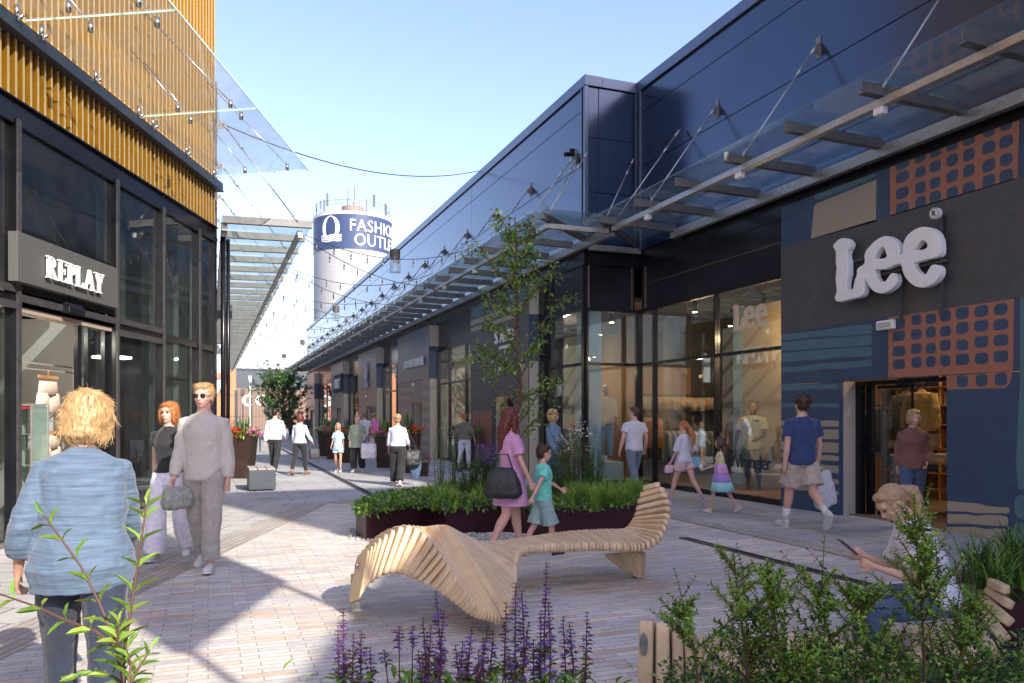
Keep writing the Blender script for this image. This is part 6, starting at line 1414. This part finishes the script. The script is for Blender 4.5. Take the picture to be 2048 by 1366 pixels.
# foreground bench (right)
b2k = [(0, k3((1292, 1240), 3.85, (1300, 1243), 4.15, V(0, 0, -.55))), (3, k3((1352, 1252), 3.9, (1362, 1256), 4.25, V(.02, 0, -.42))), (6, k3((1392, 1290), 3.92, (1405, 1268), 4.5, V(.03, 0, -.28))), (10, k3((1440, 1330), 3.95, (1470, 1268), 4.75, V(0, 0, -.10))),
       (20, k3((1570, 1338), 3.98, (1590, 1262), 4.85)), (32, k3((1740, 1336), 4.0, (1745, 1252), 4.9)), (42, k3((1890, 1330), 4.03, (1872, 1244), 4.9)), (47, k3((1960, 1308), 4.1, (1925, 1232), 4.8, V(.03, 0, -.09))), (51, k3((2000, 1262), 4.2, (1952, 1205), 4.7, V(.07, .02, -.05))), (55, k3((2010, 1208), 4.35, (1966, 1176), 4.65, V(.08, .03, -.02))), (58, k3((2000, 1172), 4.42, (1972, 1160), 4.6, V(.08, .03, 0)))]
l2 = [CF(.95, 4.1), CF(2.1, 4.3)]
bench(b2k, 'second slatted bench in the right foreground with the seated young woman on it', list(np.arange(0, 10, 1.55))+list(np.arange(10.2, 42, 1.35))+list(np.arange(42, 58.1, 2.2)), [(l2[0].x, l2[0].y, .34), (l2[1].x, l2[1].y, .38)], thm=.08)
c = C(1288, 1290, 3.80); t = empty('bench_plate', c, 'small oval steel plate on the end slat of the foreground bench', 'plate')
b = MB(); b.T = None
rg = [(math.cos(u)*.02, math.sin(u)*.055) for u in np.linspace(0, 6.2832, 24, endpoint=False)]
b.prism([tuple(CF((1288-1024)/1600*3.80+x, 3.825, c.z+z)) for x, z in rg], tuple(CF(0, -.02))); wpart(b, 'plate', M['galv'], t)

# ------------------------------------------------------------------ planters and plants
PL = {'stem': mat('stem_green', (.10, .13, .03), .6), 'stemr': mat('stem_brown', (.10, .045, .03), .6), 'bark': mat('bark', (.12, .075, .05), .85, nscale=20, namt=.3, bscale=30, bstr=.5),
      'l1': mat('leaf_mid', (.125, .25, .035), .5, nscale=8, c2=(.23, .38, .055)), 'l2': mat('leaf_light', (.19, .33, .045), .45, nscale=8, c2=(.30, .44, .07)), 'l3': mat('leaf_dark', (.04, .10, .03), .4, nscale=8, c2=(.05, .10, .03)), 'l4': mat('leaf_blue', (.06, .13, .085), .45, nscale=8, c2=(.10, .18, .12)),
      'pur': mat('salvia_purple', (.14, .055, .33), .6, nscale=30, c2=(.30, .15, .55)), 'purd': mat('salvia_calyx', (.075, .022, .05), .6, nscale=30, c2=(.14, .05, .08)), 'red': mat('flower_red', (.62, .05, .02), .5), 'pinkf': mat('flower_pink', (.60, .12, .32), .5), 'whitef': mat('flower_white', (.7, .66, .6), .5), 'soil': mat('soil', (.05, .035, .025), .95, nscale=30, bscale=30, bstr=.6)}
for k_ in ('l1', 'l2', 'l3', 'l4'):
    n_, l_ = PL[k_].node_tree.nodes, PL[k_].node_tree.links; bs = n_['Principled BSDF']; out = n_['Material Output']
    tl = n_.new('ShaderNodeBsdfTranslucent'); mx = n_.new('ShaderNodeMixShader'); mx.inputs[0].default_value = .3
    src = bs.inputs['Base Color'].links[0].from_socket; l_.new(src, tl.inputs[0]); l_.new(bs.outputs[0], mx.inputs[1]); l_.new(tl.outputs[0], mx.inputs[2]); l_.new(mx.outputs[0], out.inputs[0])
def leaf(b, p, d, up, ln, wd, mi=0, curl=.25):
    d = d.normalized(); s = d.cross(up); 
    if s.length < 1e-3: s = V(1, 0, 0)
    s.normalize(); u = s.cross(d).normalized()
    p1 = p+d*ln*.35+u*ln*.04; p2 = p+d*ln*.75-u*ln*curl*.3; p3 = p+d*ln-u*ln*curl*.6
    f = u*wd*.22
    b.add([tuple(x) for x in (p, p1-s*wd*.5+f, p1, p1+s*wd*.5+f, p2-s*wd*.36+f, p2, p2+s*wd*.36+f, p3)], [(0, 2, 1), (0, 3, 2), (1, 2, 5, 4), (2, 3, 6, 5), (4, 5, 7), (5, 6, 7)], mi)
rv = lambda s=1.: V(random.gauss(0, s), random.gauss(0, s), random.gauss(0, s))
def shoot(b, st, pts, r0, n, ln, wd, mis, jitter=.5, sub=0, t0=0., pair=True):
    """leaves along a polyline"""
    P = [Vector(p) for p in pts]; st.tube(P, list(np.linspace(r0, r0*.35, len(P))), 5)
    for i in range(n):
        t = t0+(1-t0)*(i+.5)/n; u = t*(len(P)-1); k = min(int(u), len(P)-2); c = P[k].lerp(P[k+1], u-k); ax = (P[k+1]-P[k]).normalized()
        a = i*2.4+random.random()*.5; s1 = ax.orthogonal().normalized(); s2 = ax.cross(s1)
        for kk in ((0, math.pi) if pair else (0,)):
            d = (s1*math.cos(a+kk)+s2*math.sin(a+kk))*1.0+ax*random.uniform(.4, 1.0)+rv(.12*jitter)
            sc = random.uniform(.75, 1.15)*(1-.35*t); leaf(b, c, d, ax, ln*sc, wd*sc, random.choice(mis))
for k_ in ('l1', 'l2', 'l3', 'l4'): island_var(PL[k_], .32, .025)
for k_ in ('pur', 'red', 'pinkf'): island_var(PL[k_], .3, .02)
island_var(M['larch'], .13, .008)
# central planter
def pl(px, py, h=.36): return G(px, py, h)
H_P = .36
cp = [pl(712, 1017), pl(732, 1024), pl(853, 1009), pl(893, 1018), pl(1000, 1010), pl(1100, 1019), pl(1272, 1010), pl(1295, 992), pl(1120, 981), pl(860, 984), pl(756, 996)]
t = empty('corten_planter', cp[4].xy.to_3d(), 'long zigzag burgundy steel planter full of green plants in the middle of the plaza', 'planter')
b = MB(); n_ = len(cp); cen = sum((Vector(p) for p in cp), V(0, 0, 0))/n_
inn = [cen+(p-cen)*.985 for p in cp]
for i in range(n_):
    a, c, ai, ci = cp[i], cp[(i+1) % n_], inn[i], inn[(i+1) % n_]
    b.quad((a.x, a.y, 0), (c.x, c.y, 0), c, a); b.quad(a, c, ci, ai); b.quad(ai, ci, (ci.x, ci.y, .2), (ai.x, ai.y, .2))
wpart(b, 'steel_wall', M['corten'], t); b = MB(); b.prism([(p.x, p.y, H_P-.05) for p in inn], (0, 0, -.02)); wpart(b, 'soil', PL['soil'], t)
random.seed(21)
def inpoly(x, y, poly):
    c = False; n = len(poly); j = n-1
    for i in range(n):
        if ((poly[i].y > y) != (poly[j].y > y)) and (x < (poly[j].x-poly[i].x)*(y-poly[i].y)/(poly[j].y-poly[i].y)+poly[i].x): c = not c
        j = i
    return c
bxs = [min(p.x for p in cp), max(p.x for p in cp), min(p.y for p in cp), max(p.y for p in cp)]
def camx(p): return (p[0]*CT-p[1]*ST)/(p[0]*ST+p[1]*CT)*1600+1024
def scatter(n, f, lo, hi):
    k = 0; tries = 0
    while k < n and tries < n*60:
        tries += 1; x, y = random.uniform(bxs[0], bxs[1]), random.uniform(bxs[2], bxs[3])
        if inpoly(x, y, cp) and lo < camx((x, y)) < hi: f(x, y); k += 1
# leafy ground cover
b = MB()
def cover(x, y):
    h = .12*random.random()+.02
    for _ in range(2): leaf(b, V(x, y, H_P-.05+h*.8)+rv(.02), rv(1)+V(0, 0, .6), V(0, 0, 1), random.uniform(.05, .10), random.uniform(.03, .05), random.choice((0, 0, 1, 2)))
scatter(2600, cover, 700, 1290)
scatter(1800, cover, 700, 860)
for i in (0, 1, 2, 3, 4, 5):      # overhang along the front edge
    for _ in range(150):
        p = cp[i].lerp(cp[i+1], random.random())+V(random.gauss(0, .03), random.gauss(0, .03), random.uniform(-.03, .06)); leaf(b, p, rv(1)+V(0, -.5, .3), V(0, 0, 1), random.uniform(.05, .09), .035, random.choice((0, 1, 2)))
o = b.build('ground_cover', [PL['l1'], PL['l2'], PL['l4']], smooth=False); tag(o, 'low leafy ground cover filling the burgundy planter', 'ground cover', kind='stuff')
b = MB()
def blade(b, x, y, z, h, lean, mi):
    a = random.uniform(0, 6.28); d = V(math.cos(a), math.sin(a), 0); s = V(-d.y, d.x, 0)*random.uniform(.004, .008); P0 = V(x, y, z)
    pts = [P0+d*lean*t*t+V(0, 0, h*(t-.38*t*t*t*lean/h*1.6)) for t in (0, .35, .7, 1)]
    vs = []
    for i, p in enumerate(pts): w = (1, .9, .6, .08)[i]; vs += [p-s*w, p+s*w]
    b.add([tuple(v) for v in vs], [(0, 1, 3, 2), (2, 3, 5, 4), (4, 5, 7, 6)], mi)
def tuft(x, y, n=80, h=.36, z=H_P-.06, bb=None):
    for _ in range(n): blade(bb or b, x+random.gauss(0, .035), y+random.gauss(0, .035), z, h*random.uniform(.6, 1.15), random.uniform(.08, .3), random.choice((0, 1, 1)))
scatter(34, lambda x, y: tuft(x, y), 850, 985); scatter(60, lambda x, y: tuft(x, y, h=.4), 1110, 1290); scatter(16, lambda x, y: tuft(x, y), 980, 1110)
o = b.build('sedge_grass', [PL['l1'], PL['l2']]); tag(o, 'tufts of bright green sedge arching over the burgundy planter', 'grass', kind='stuff')
def herb(px, feet_h, z, hgt, n, spread, mis, name, label, lf=(.05, .018), cat='plant', flowers=None, stems=10, group=None, seedv=0):
    random.seed(100+seedv); base = C(px, 835, z); base.z = feet_h; t = empty(name, base, label, cat, group); b, st, fl = MB(), MB(), MB()
    for i in range(stems):
        a = random.uniform(0, 6.28); r_ = random.random()**.5*spread; tip = base+V(math.cos(a)*r_, math.sin(a)*r_, hgt*random.uniform(.65, 1)); b0 = base+V(math.cos(a)*r_*.35, math.sin(a)*r_*.35, 0); mid = b0.lerp(tip, .5)+rv(.02)
        shoot(b, st, [b0, mid, tip], .005, n, lf[0], lf[1], mis, t0=.08)
        if flowers: 
            for _ in range(10): leaf(fl, tip+rv(.03), rv(1), V(0, 0, 1), .03, .02, 0)
    wpart(st, 'stems', PL['stem'], t); wpart(b, 'leaves', [PL['l1'], PL['l2'], PL['l3'], PL['l4']], t)
    if flowers: wpart(fl, 'flowers', flowers, t)
for i, (px, z, h, sp_, lb) in enumerate(((878, 12.0, 1.25, .10, 'tall thin leafy plant at the left of the burgundy planter'), (905, 12.1, 1.05, .10, 'tall thin leafy plant next to the leftmost tall one in the burgundy planter'), (940, 12.0, .75, .28, 'bushy dark green plant with a few spikes left of the pink dress'), (975, 12.2, .8, .22, 'spiky plant directly left of the woman in pink in the planter'), (1110, 12.0, 1.0, .28, 'dense bush directly behind the boy in the planter'), (1150, 12.1, 1.15, .30, 'tall dense bush right of the boy in the planter'), (1185, 11.9, .85, .2, 'small bush near the pale blue window column in the planter'))):
    herb(px, H_P-.05, z, h, 26 if sp_ < .2 else 20, sp_, (0, 2, 2, 3) if i > 1 else (0, 3, 2), 'shrub', lb, stems=7 if sp_ < .2 else 34, lf=(.06, .02) if i < 2 else (.055, .026), seedv=i, flowers=PL['pur'] if i in (3,) else (PL['whitef'] if i == 5 else None))
# pebbles
b = MB(); random.seed(5); pe = empty('pebbles', cp[0].xy.to_3d()); 
for i in range(420):
    if i < 150: p = G(random.uniform(700, 745), random.uniform(1058, 1082))
    else: p = G(random.uniform(930, 1060), random.uniform(1068, 1082))
    if p.y > 0 and not inpoly(p.x, p.y, cp): r_ = random.uniform(.012, .03); b.ell((p.x, p.y, r_*.5), (r_, r_*random.uniform(.7, 1), r_*.6), 7, 5, mi=random.choice((0, 1)))
bpy.data.objects.remove(pe); o = b.build('pebbles', [mat('pebble_a', (.34, .33, .31), .7), mat('pebble_b', (.5, .48, .45), .7)], smooth=True); tag(o, 'grey pebbles scattered along the foot of the burgundy planter', 'pebbles', kind='stuff')

# slender tree
def tree(base, H, crown0, rad, label, name='young_tree', nl=5600, lean=(0, 0), mis=(0, 0, 2, 1), lsz=.085, seedv=1, trunk_r=.045, nb=40, pw=.8):
    random.seed(seedv); t = empty(name, base, label, 'tree'); st, b = MB(), MB(); top = base+V(lean[0], lean[1], H)
    tr = [base.lerp(top, k/10)+(rv(.025) if 0 < k < 10 else V(0, 0, 0)) for k in range(11)]; st.tube(tr, list(np.linspace(trunk_r, trunk_r*.2, 11)), 9)
    br = MB(); tips = []
    for i in range(nb):
        f = crown0+(1-crown0)*(i/nb)**.9*.96; u = f*10; k = min(int(u), 9); c = tr[k].lerp(tr[k+1], u-k); a = i*2.39996+random.uniform(-.4, .4)
        prof = math.sin(math.pi*min(1, ((f-crown0)/(1-crown0))*.82+.18))**.6
        L_ = rad*prof*random.uniform(.6, 1.25); e = c+V(math.cos(a)*L_, math.sin(a)*L_, L_*random.uniform(.5, 1.3)); m1 = c.lerp(e, .5)+V(0, 0, -.06*L_)+rv(.03)
        br.tube([c, m1, e], [trunk_r*.32, trunk_r*.2, .004], 5); 
        for q in range(5):
            s0 = c.lerp(m1, random.uniform(.4, 1)) if q < 2 else m1.lerp(e, random.random()); s1 = s0+(e-c).normalized()*L_*.3+rv(.16*rad); br.tube([s0, s1], [.006, .002], 4); tips.append((s0, s1))
        tips.append((m1, e))
    per = max(1, nl//len(tips))
    for s0, s1 in tips:
        for _ in range(per):
            p = s0.lerp(s1, random.random()**pw)+rv(.035); leaf(b, p, (s1-s0).normalized()*.5+rv(.6)+V(0, 0, -.25), V(0, 0, 1)+rv(.3), lsz*random.uniform(.7, 1.2), lsz*.42, random.choice(mis))
    wpart(st, 'trunk', PL['bark'], t, smooth=True); wpart(br, 'branches', PL['bark'], t); wpart(b, 'crown', [PL['l1'], PL['l2'], PL['l3'], PL['l4']], t); return t
tb = C(1042, 835, 11.6); tb.z = .3
tree(tb, 4.15, .22, .62, 'slender young tree with a thin trunk and airy green crown in the burgundy planter', lean=(-.10, 0), seedv=6, nl=2500, lsz=.075, nb=32, mis=(0, 1, 1, 2))
tf = C(566, 835, 62); tf.z = 0
tree(tf, 4.6, .12, 1.9, 'bushy dark green tree standing in front of the far slatted gate', nl=7000, lsz=.22, trunk_r=.09, nb=60, mis=(0, 2, 2, 3), seedv=9)

# round flower planters
def pot(px, feet, w_top, w_bot, h, label, fl=('red', 'pinkf'), square=True, seedv=0, canna=True, fs=1.0):
    p = W3(px, feet); t = empty('flower_planter', p, label, 'planter'); b = MB(); n_ = 4 if square else 24
    rg = [[(r_*math.cos(u+math.pi/4-TH), r_*math.sin(u+math.pi/4-TH), z) for u in np.linspace(0, 6.28318, n_, endpoint=False)] for r_, z in ((w_bot, 0), (w_top, h), (w_top*.93, h), (w_top*.9, h-.08))]
    b.loft(rg); b.build('pot', M['rust'], t); random.seed(seedv+40); b, f = MB(), MB()
    for _ in range(int(260*fs)):
        a = random.uniform(0, 6.28); r_ = random.random()**.5*w_top*1.0; q = V(math.cos(a)*r_, math.sin(a)*r_, h+random.uniform(-.05, .22)*(1.3-r_/w_top)); leaf(b, q, rv(1)+V(0, 0, .5), V(0, 0, 1), .11, .045, random.choice((0, 0, 2, 1)))
    if canna:
        for _ in range(14): a = random.uniform(0, 6.28); leaf(b, V(math.cos(a)*.05, math.sin(a)*.05, h), V(math.cos(a)*.35, math.sin(a)*.35, 1), V(math.cos(a), math.sin(a), 0), random.uniform(.4, .62), .09, random.choice((3, 0, 2)))
    for _ in range(int(46*fs)):
        a = random.uniform(0, 6.28); r_ = w_top*random.uniform(.35, 1.1); q = V(math.cos(a)*r_, math.sin(a)*r_, h+random.uniform(.0, .2)); mi = 0 if math.cos(a) < .1 else 1
        for k in range(7): leaf(f, q+rv(.02), rv(1)+V(0, 0, .6), V(0, 0, 1), .055, .045, mi)
    b.build('foliage', [PL['l1'], PL['l2'], PL['l3'], PL['l4']], t); f.build('flowers', [PL[fl[0]], PL[fl[1]]], t); return t
pot(486, 956, .42, .30, 1.08, 'tall brown planter with red and pink flowers behind the man in grey', seedv=1, fs=1.4)
pot(653, 912, .42, .32, 1.0, 'tall brown planter at the left of the far pair by the right hand shops', ('whitef', 'pinkf'), seedv=2)
pot(669, 918, .42, .32, 1.0, 'tall brown planter with pink flowers at the right of the far pair', ('pinkf', 'pinkf'), seedv=3)
pot(698, 925, .42, .32, .95, 'brown planter with red and white flowers hidden behind the grey haired woman', ('red', 'whitef'), seedv=4)
pot(770, 935, .40, .30, .95, 'brown planter between the woman in pink and the white blouse', ('pinkf', 'red'), seedv=5)
pot(818, 945, .42, .32, 1.1, 'brown planter with spiky leaves right of the woman in the white blouse', ('red', 'red'), seedv=6)
pot(931, 938, .46, .38, 1.15, 'tall brown planter hidden behind the person in white cropped trousers', ('pinkf', 'pinkf'), seedv=7, canna=False)
pot(846, 952, .20, .18, .35, 'low terracotta planter beside the striped portal', ('pinkf', 'pinkf'), seedv=8, canna=False, fs=.2)

# cube bench with timber top
p = W3(525, 982); t = empty('box_bench', p, 'grey metal block seat with three pale timber boards on top', 'bench', rz=-.0); b = MB()
b.box((-.27, 0, .03), (.27, 1.05, .43)); 
for x in (-.2, .2): 
    for y in (.1, .95): b.box((x-.03, y-.03, 0), (x+.03, y+.03, .03))
b.build('box', M['anth'], t, bevel=.006)
for i in range(3): b = MB(); x = -.27+.183*i; b.box((x, -.01, .44), (x+.165, 1.06, .475)); b.build('board', M['greywood'], t, bevel=.004)
# rope stanchion
p = W3(520, 905); t = empty('rope_stanchion', p, 'chrome post with a red belt beside the flower planter', 'stanchion'); b = MB(); b.tube([(0, 0, 0), (0, 0, .02), (0, 0, .03)], [.2, .2, .05], 20); b.tube([(0, 0, .02), (0, 0, .98)], .04, 12); b.tube([(0, 0, .96), (0, 0, 1.02)], .05, 12); b.build('post', M['steel'], t, smooth=False)
b = MB(); b.beam((-.04, 0, .92), (-1.7, -.3, .55), .012, .06); b.build('belt', mat('red_belt', (.35, .02, .03), .6), t)

# second planter at the right edge and foreground planting bed
q = [CF(2.72, 4.5, .5), CF(3.6, 4.4, .5), CF(3.9, 5.6, .5), CF(3.05, 5.5, .5)]
t = empty('corten_planter', q[0].xy.to_3d(), 'burgundy steel planter with spiky grass at the right edge behind the foreground bench', 'planter'); b = MB()
b.loft([[(p.x, p.y, 0) for p in q], [tuple(p) for p in q]]); wpart(b, 'steel_wall', M['corten'], t, fix=True)
b = MB(); random.seed(31)
for _ in range(9):
    x, y = random.uniform(2.8, 3.6), random.uniform(4.6, 5.3); w_ = CF(x, y)
    for _ in range(120): blade(b, w_.x+random.gauss(0, .04), w_.y+random.gauss(0, .04), .48, random.uniform(.25, .5), random.uniform(.1, .35), random.choice((0, 1)))
o = b.build('spiky_grass', [PL['l1'], PL['l3']]); tag(o, 'spiky dark green grass in the planter at the right edge', 'grass', kind='stuff')
t = empty('foreground_planter', CF(0, 2.2), 'burgundy planting bed just below the picture in the foreground', 'planter'); b = MB()
ff = [CF(-3, 1.2, .42), CF(3.4, 1.2, .42), CF(3.4, 3.4, .42), CF(.4, 3.15, .42), CF(-1.1, 2.9, .42), CF(-3, 2.3, .42)]
b.loft([[(p.x, p.y, 0) for p in ff], [tuple(p) for p in ff]]); wpart(b, 'steel_wall', M['corten'], t, fix=True)
b = MB(); b.prism([tuple(Vector(p)*.985+V(0, 0, .012)) for p in ff], (0, 0, -.008)); wpart(b, 'soil', PL['soil'], t)

# salvia clumps
tops_ = [(125,850),(97,945),(222,970),(270,1060),(180,990),(425,950),(500,950),(530,1080),(555,905),(625,760),(668,860),(600,940),(730,1050),(770,1030),(820,950),(855,1080),(935,970),(1005,820),(1055,715),(1088,755),(1125,925),(1190,880),(1222,605),(1232,820),(1310,895),(1345,925),(1440,870),(905,950),(960,1040),(575,1080),(640,1000),(615,1100),(700,1100),(880,1010),(1040,1000),(1150,1020),(1250,1000),(345,1080),(985,1000),(790,1110),(1070,1060),(1180,1060),(90,1060),(140,1090),(560,1010),(655,1050),(750,1090),(1015,1090),(1290,1060)]
tops = [q for i, q in enumerate(tops_) if i < 28 or i % 2]
bins = [(0, 300, 'salvia clump farthest left, standing alone with dark purple spikes'), (300, 520, 'sparse salvia stems with young green leaves right of the left clump'), (520, 700, 'dense purple salvia clump left of the centre'), (700, 950, 'purple salvia clump in front of the low end of the bench'), (950, 1140, 'tall purple salvia clump in front of the bench corner'), (1140, 1260, 'salvia clump with the tallest brightest spike'), (1260, 1500, 'salvia clump farthest right with thin dark spikes')]
random.seed(77)
for lo, hi, lb in bins:
    ts = [q for q in tops if lo <= q[0] < hi]; zb = 2.95; mx = sum(q[0] for q in ts)/len(ts); base = C(640+.371*mx, 835, zb); base.z = .42
    t = empty('salvia', base, lb, 'flowering plant', 'salvia clumps in the foreground'); st, lf, f1 = MB(), MB(), MB()
    for (x, y) in ts:
        z = zb+random.uniform(-.18, .22); tip = C(640+.371*x, 900+.371*y, z); b0 = base.lerp(V(tip.x, tip.y, .42), .75); b0.z = .42; mid = b0.lerp(tip, .5)+rv(.012)
        st.tube([b0, mid, tip], [.0035, .003, .0015], 5); L_ = (tip-b0).length; dirr = (tip-mid).normalized()
        green = x in (365, 425, 500, 345) ; nw = int(L_*(.62 if not green else .3)/.014); sp_l = L_*(.62 if not green else .25)
        for i in range(nw):
            tt = (i+.5)/nw; c = tip-dirr*sp_l*tt if sp_l*tt < (tip-mid).length else mid.lerp(b0, (sp_l*tt-(tip-mid).length)/(mid-b0).length)
            nfl = 4; bloom = random.random() < (.75 if (x % 3) else .35) and tt > .15; 
            for k in range(nfl):
                a = random.uniform(0, 6.28); d = V(math.cos(a), math.sin(a), .5); ln = (.006+.009*min(1, tt*3))*random.uniform(.7, 1.3)
                leaf(f1, c+d*.002, d, V(0, 0, 1), ln*1.5, ln*.95, 1 if not bloom else random.choice((0, 0, 1)), curl=.6)
        for i in range(7):
            tt = random.uniform(.0, .5); c = b0.lerp(mid, tt*2) if tt < .5 else tip; a = random.uniform(0, 6.28)
            for kk in (0, math.pi): leaf(lf, c, V(math.cos(a+kk), math.sin(a+kk), .45), V(0, 0, 1), random.uniform(.035, .06), random.uniform(.014, .022), random.choice((0, 1, 1)))
    for _ in range(90):
        p = base+V(random.gauss(0, .13), random.gauss(0, .1), random.uniform(0, .16)); leaf(lf, p, rv(1)+V(0, 0, .7), V(0, 0, 1), .06, .022, random.choice((0, 1)))
    wpart(st, 'stems', PL['stemr'], t); wpart(lf, 'leaves', [PL['l1'], PL['l2']], t); wpart(f1, 'flowers', [PL['pur'], PL['purd']], t)

# laurel sprigs, bottom left
t = empty('laurel_shrub', C(250, 1366, 2.0).xy.to_3d(), 'laurel sprigs with long glossy leaves rising at the bottom left corner', 'shrub'); t.location.z = .42
st, lf = MB(), MB(); random.seed(15); zL = 2.0
def chain(l, z=zL, dz=0): return [C(x, y, z+dz*i/len(l)) for i, (x, y) in enumerate(l)]
def sprig(l, n, ln, z=zL, dz=0.1, t0=.0):
    P = chain(l, z, dz); st.tube(P, list(np.linspace(.0045, .002, len(P))), 6); rt = V(CT, -ST, 0)
    for i in range(n):
        tt = t0+(1-t0)*(i+.3)/n; u = tt*(len(P)-1); k = min(int(u), len(P)-2); c = P[k].lerp(P[k+1], u-k); ax = (P[k+1]-P[k]).normalized()
        for sg in (-1, 1):
            side = (rt*sg if i % 2 == 0 else V(ST, CT, 0)*sg*.8+rt*sg*.45); side = (side-ax*side.dot(ax)).normalized()
            s_ = (1-.25*tt)*random.uniform(.85, 1.1); leaf(lf, c, side*.8+ax*.75+rv(.08), ax, ln*s_, ln*.34*s_, random.choice((0, 1, 1) if tt > .5 else (0, 0, 1)), curl=.2)
    leaf(lf, P[-1], (P[-1]-P[-2]), V(-ST, -CT, 0), ln*.7, ln*.16, 1)
sprig([(262, 1420), (240, 1330), (222, 1260), (196, 1200), (160, 1130), (120, 1075), (88, 1030)], 9, .075)
sprig([(252, 1420), (246, 1320), (258, 1240), (268, 1180), (280, 1100), (290, 1030), (293, 1010)], 9, .08, z=1.95)
sprig([(238, 1300), (190, 1262), (130, 1240), (70, 1212), (5, 1190), (-30, 1180)], 6, .07)
sprig([(250, 1370), (225, 1352), (180, 1346), (140, 1352)], 4, .06); sprig([(255, 1380), (275, 1340), (300, 1300)], 4, .06); sprig([(235, 1290), (235, 1270), (240, 1240)], 4, .06, z=1.9); sprig([(255, 1400), (262, 1330), (250, 1290)], 5, .065, z=1.9)
wpart(st, 'stems', PL['stemr'], t); wpart(lf, 'leaves', [PL['l1'], PL['l2']], t)

# box leaved shrubs, right foreground
random.seed(51)
sh = [([(1400, 1400), (1390, 1300), (1370, 1240), (1345, 1215)], 'low shrub beside the left end of the foreground bench', 2.85, 4),
      ([(1500, 1420), (1490, 1290), (1475, 1180), (1467, 1108)], 'leftmost tall shoot of the small leaved shrubs over the bench', 2.9, 7),
      ([(1555, 1420), (1560, 1300), (1545, 1200), (1535, 1122)], 'second tall shoot of the small leaved shrubs over the bench', 2.8, 7),
      ([(1680, 1420), (1670, 1300), (1640, 1210), (1600, 1132)], 'leaning shoot of the small leaved shrubs in the middle of the bench', 2.9, 6),
      ([(1760, 1430), (1745, 1320), (1715, 1220), (1700, 1165)], 'dense shrub left of the seated young woman', 2.8, 7),
      ([(1850, 1430), (1848, 1300), (1842, 1180), (1832, 1080), (1828, 988)], 'tallest shrub shoot in front of the seated young woman', 2.75, 10),
      ([(1900, 1430), (1915, 1330), (1940, 1250), (1945, 1190)], 'shrub right of the tallest one beside the curled end of the bench', 2.9, 7),
      ([(1620, 1440), (1615, 1360), (1612, 1310)], 'low shrub at the bottom edge under the foreground bench seat', 2.75, 7)]
for li, (line, lb, z, nsd) in enumerate(sh):
    P = chain(line, z, 0); base = P[0].copy(); t = empty('box_leaf_shrub', base, lb, 'shrub', 'small leaved shrubs in the foreground'); st, lf = MB(), MB()
    ht = (P[-1]-P[0]).length
    shoot(lf, st, P, .005, int(ht/.012), .031, .015, (0, 1, 1, 1), t0=.25)
    for i in range(nsd*4):
        tt = random.uniform(.05, .85); u = tt*(len(P)-1); k = min(int(u), len(P)-2); c = P[k].lerp(P[k+1], u-k); a = random.uniform(0, 6.28); L_ = random.uniform(.10, .27)*(1.15-tt)*1.1; 
        e = c+V(math.cos(a)*L_*.75, math.sin(a)*L_*.75, L_*random.uniform(.5, 1.1)); shoot(lf, st, [c, c.lerp(e, .5)+rv(.008), e], .003, int(L_/.010), .031, .015, (0, 1, 2) if tt < .4 else (0, 1, 1, 1), t0=.1)
        if random.random() < .6:
            e2 = c.lerp(e, .5)+rv(.05)+V(0, 0, .05); shoot(lf, st, [c.lerp(e, .4), e2], .002, 9, .024, .012, (0, 1, 2))
    wpart(st, 'stems', PL['stemr'], t); wpart(lf, 'leaves', [PL['l1'], PL['l2'], PL['l3']], t)
b = MB()
for _ in range(8000):
    xc, z = random.uniform(.62, 2.3), random.uniform(2.5, 3.35); hh = .44+random.uniform(0, .22)*(1 if xc > .9 else .5); p = CF(xc, z, hh); leaf(b, p, rv(1)+V(0, 0, .4), V(0, 0, 1), random.uniform(.02, .035), .014, random.choice((0, 1, 2, 2)))
for _ in range(900):
    xc, z = random.uniform(1.6, 2.5), random.uniform(2.6, 3.3); p = CF(xc, z, .5+random.uniform(0, .1)); blade(b, p.x, p.y, .45, random.uniform(.12, .2), random.uniform(.05, .2), random.choice((0, 1)))
o = b.build('ground_cover', [PL['l1'], PL['l2'], PL['l3']]); tag(o, 'low small leaved ground cover along the bottom right of the foreground', 'ground cover', kind='stuff')
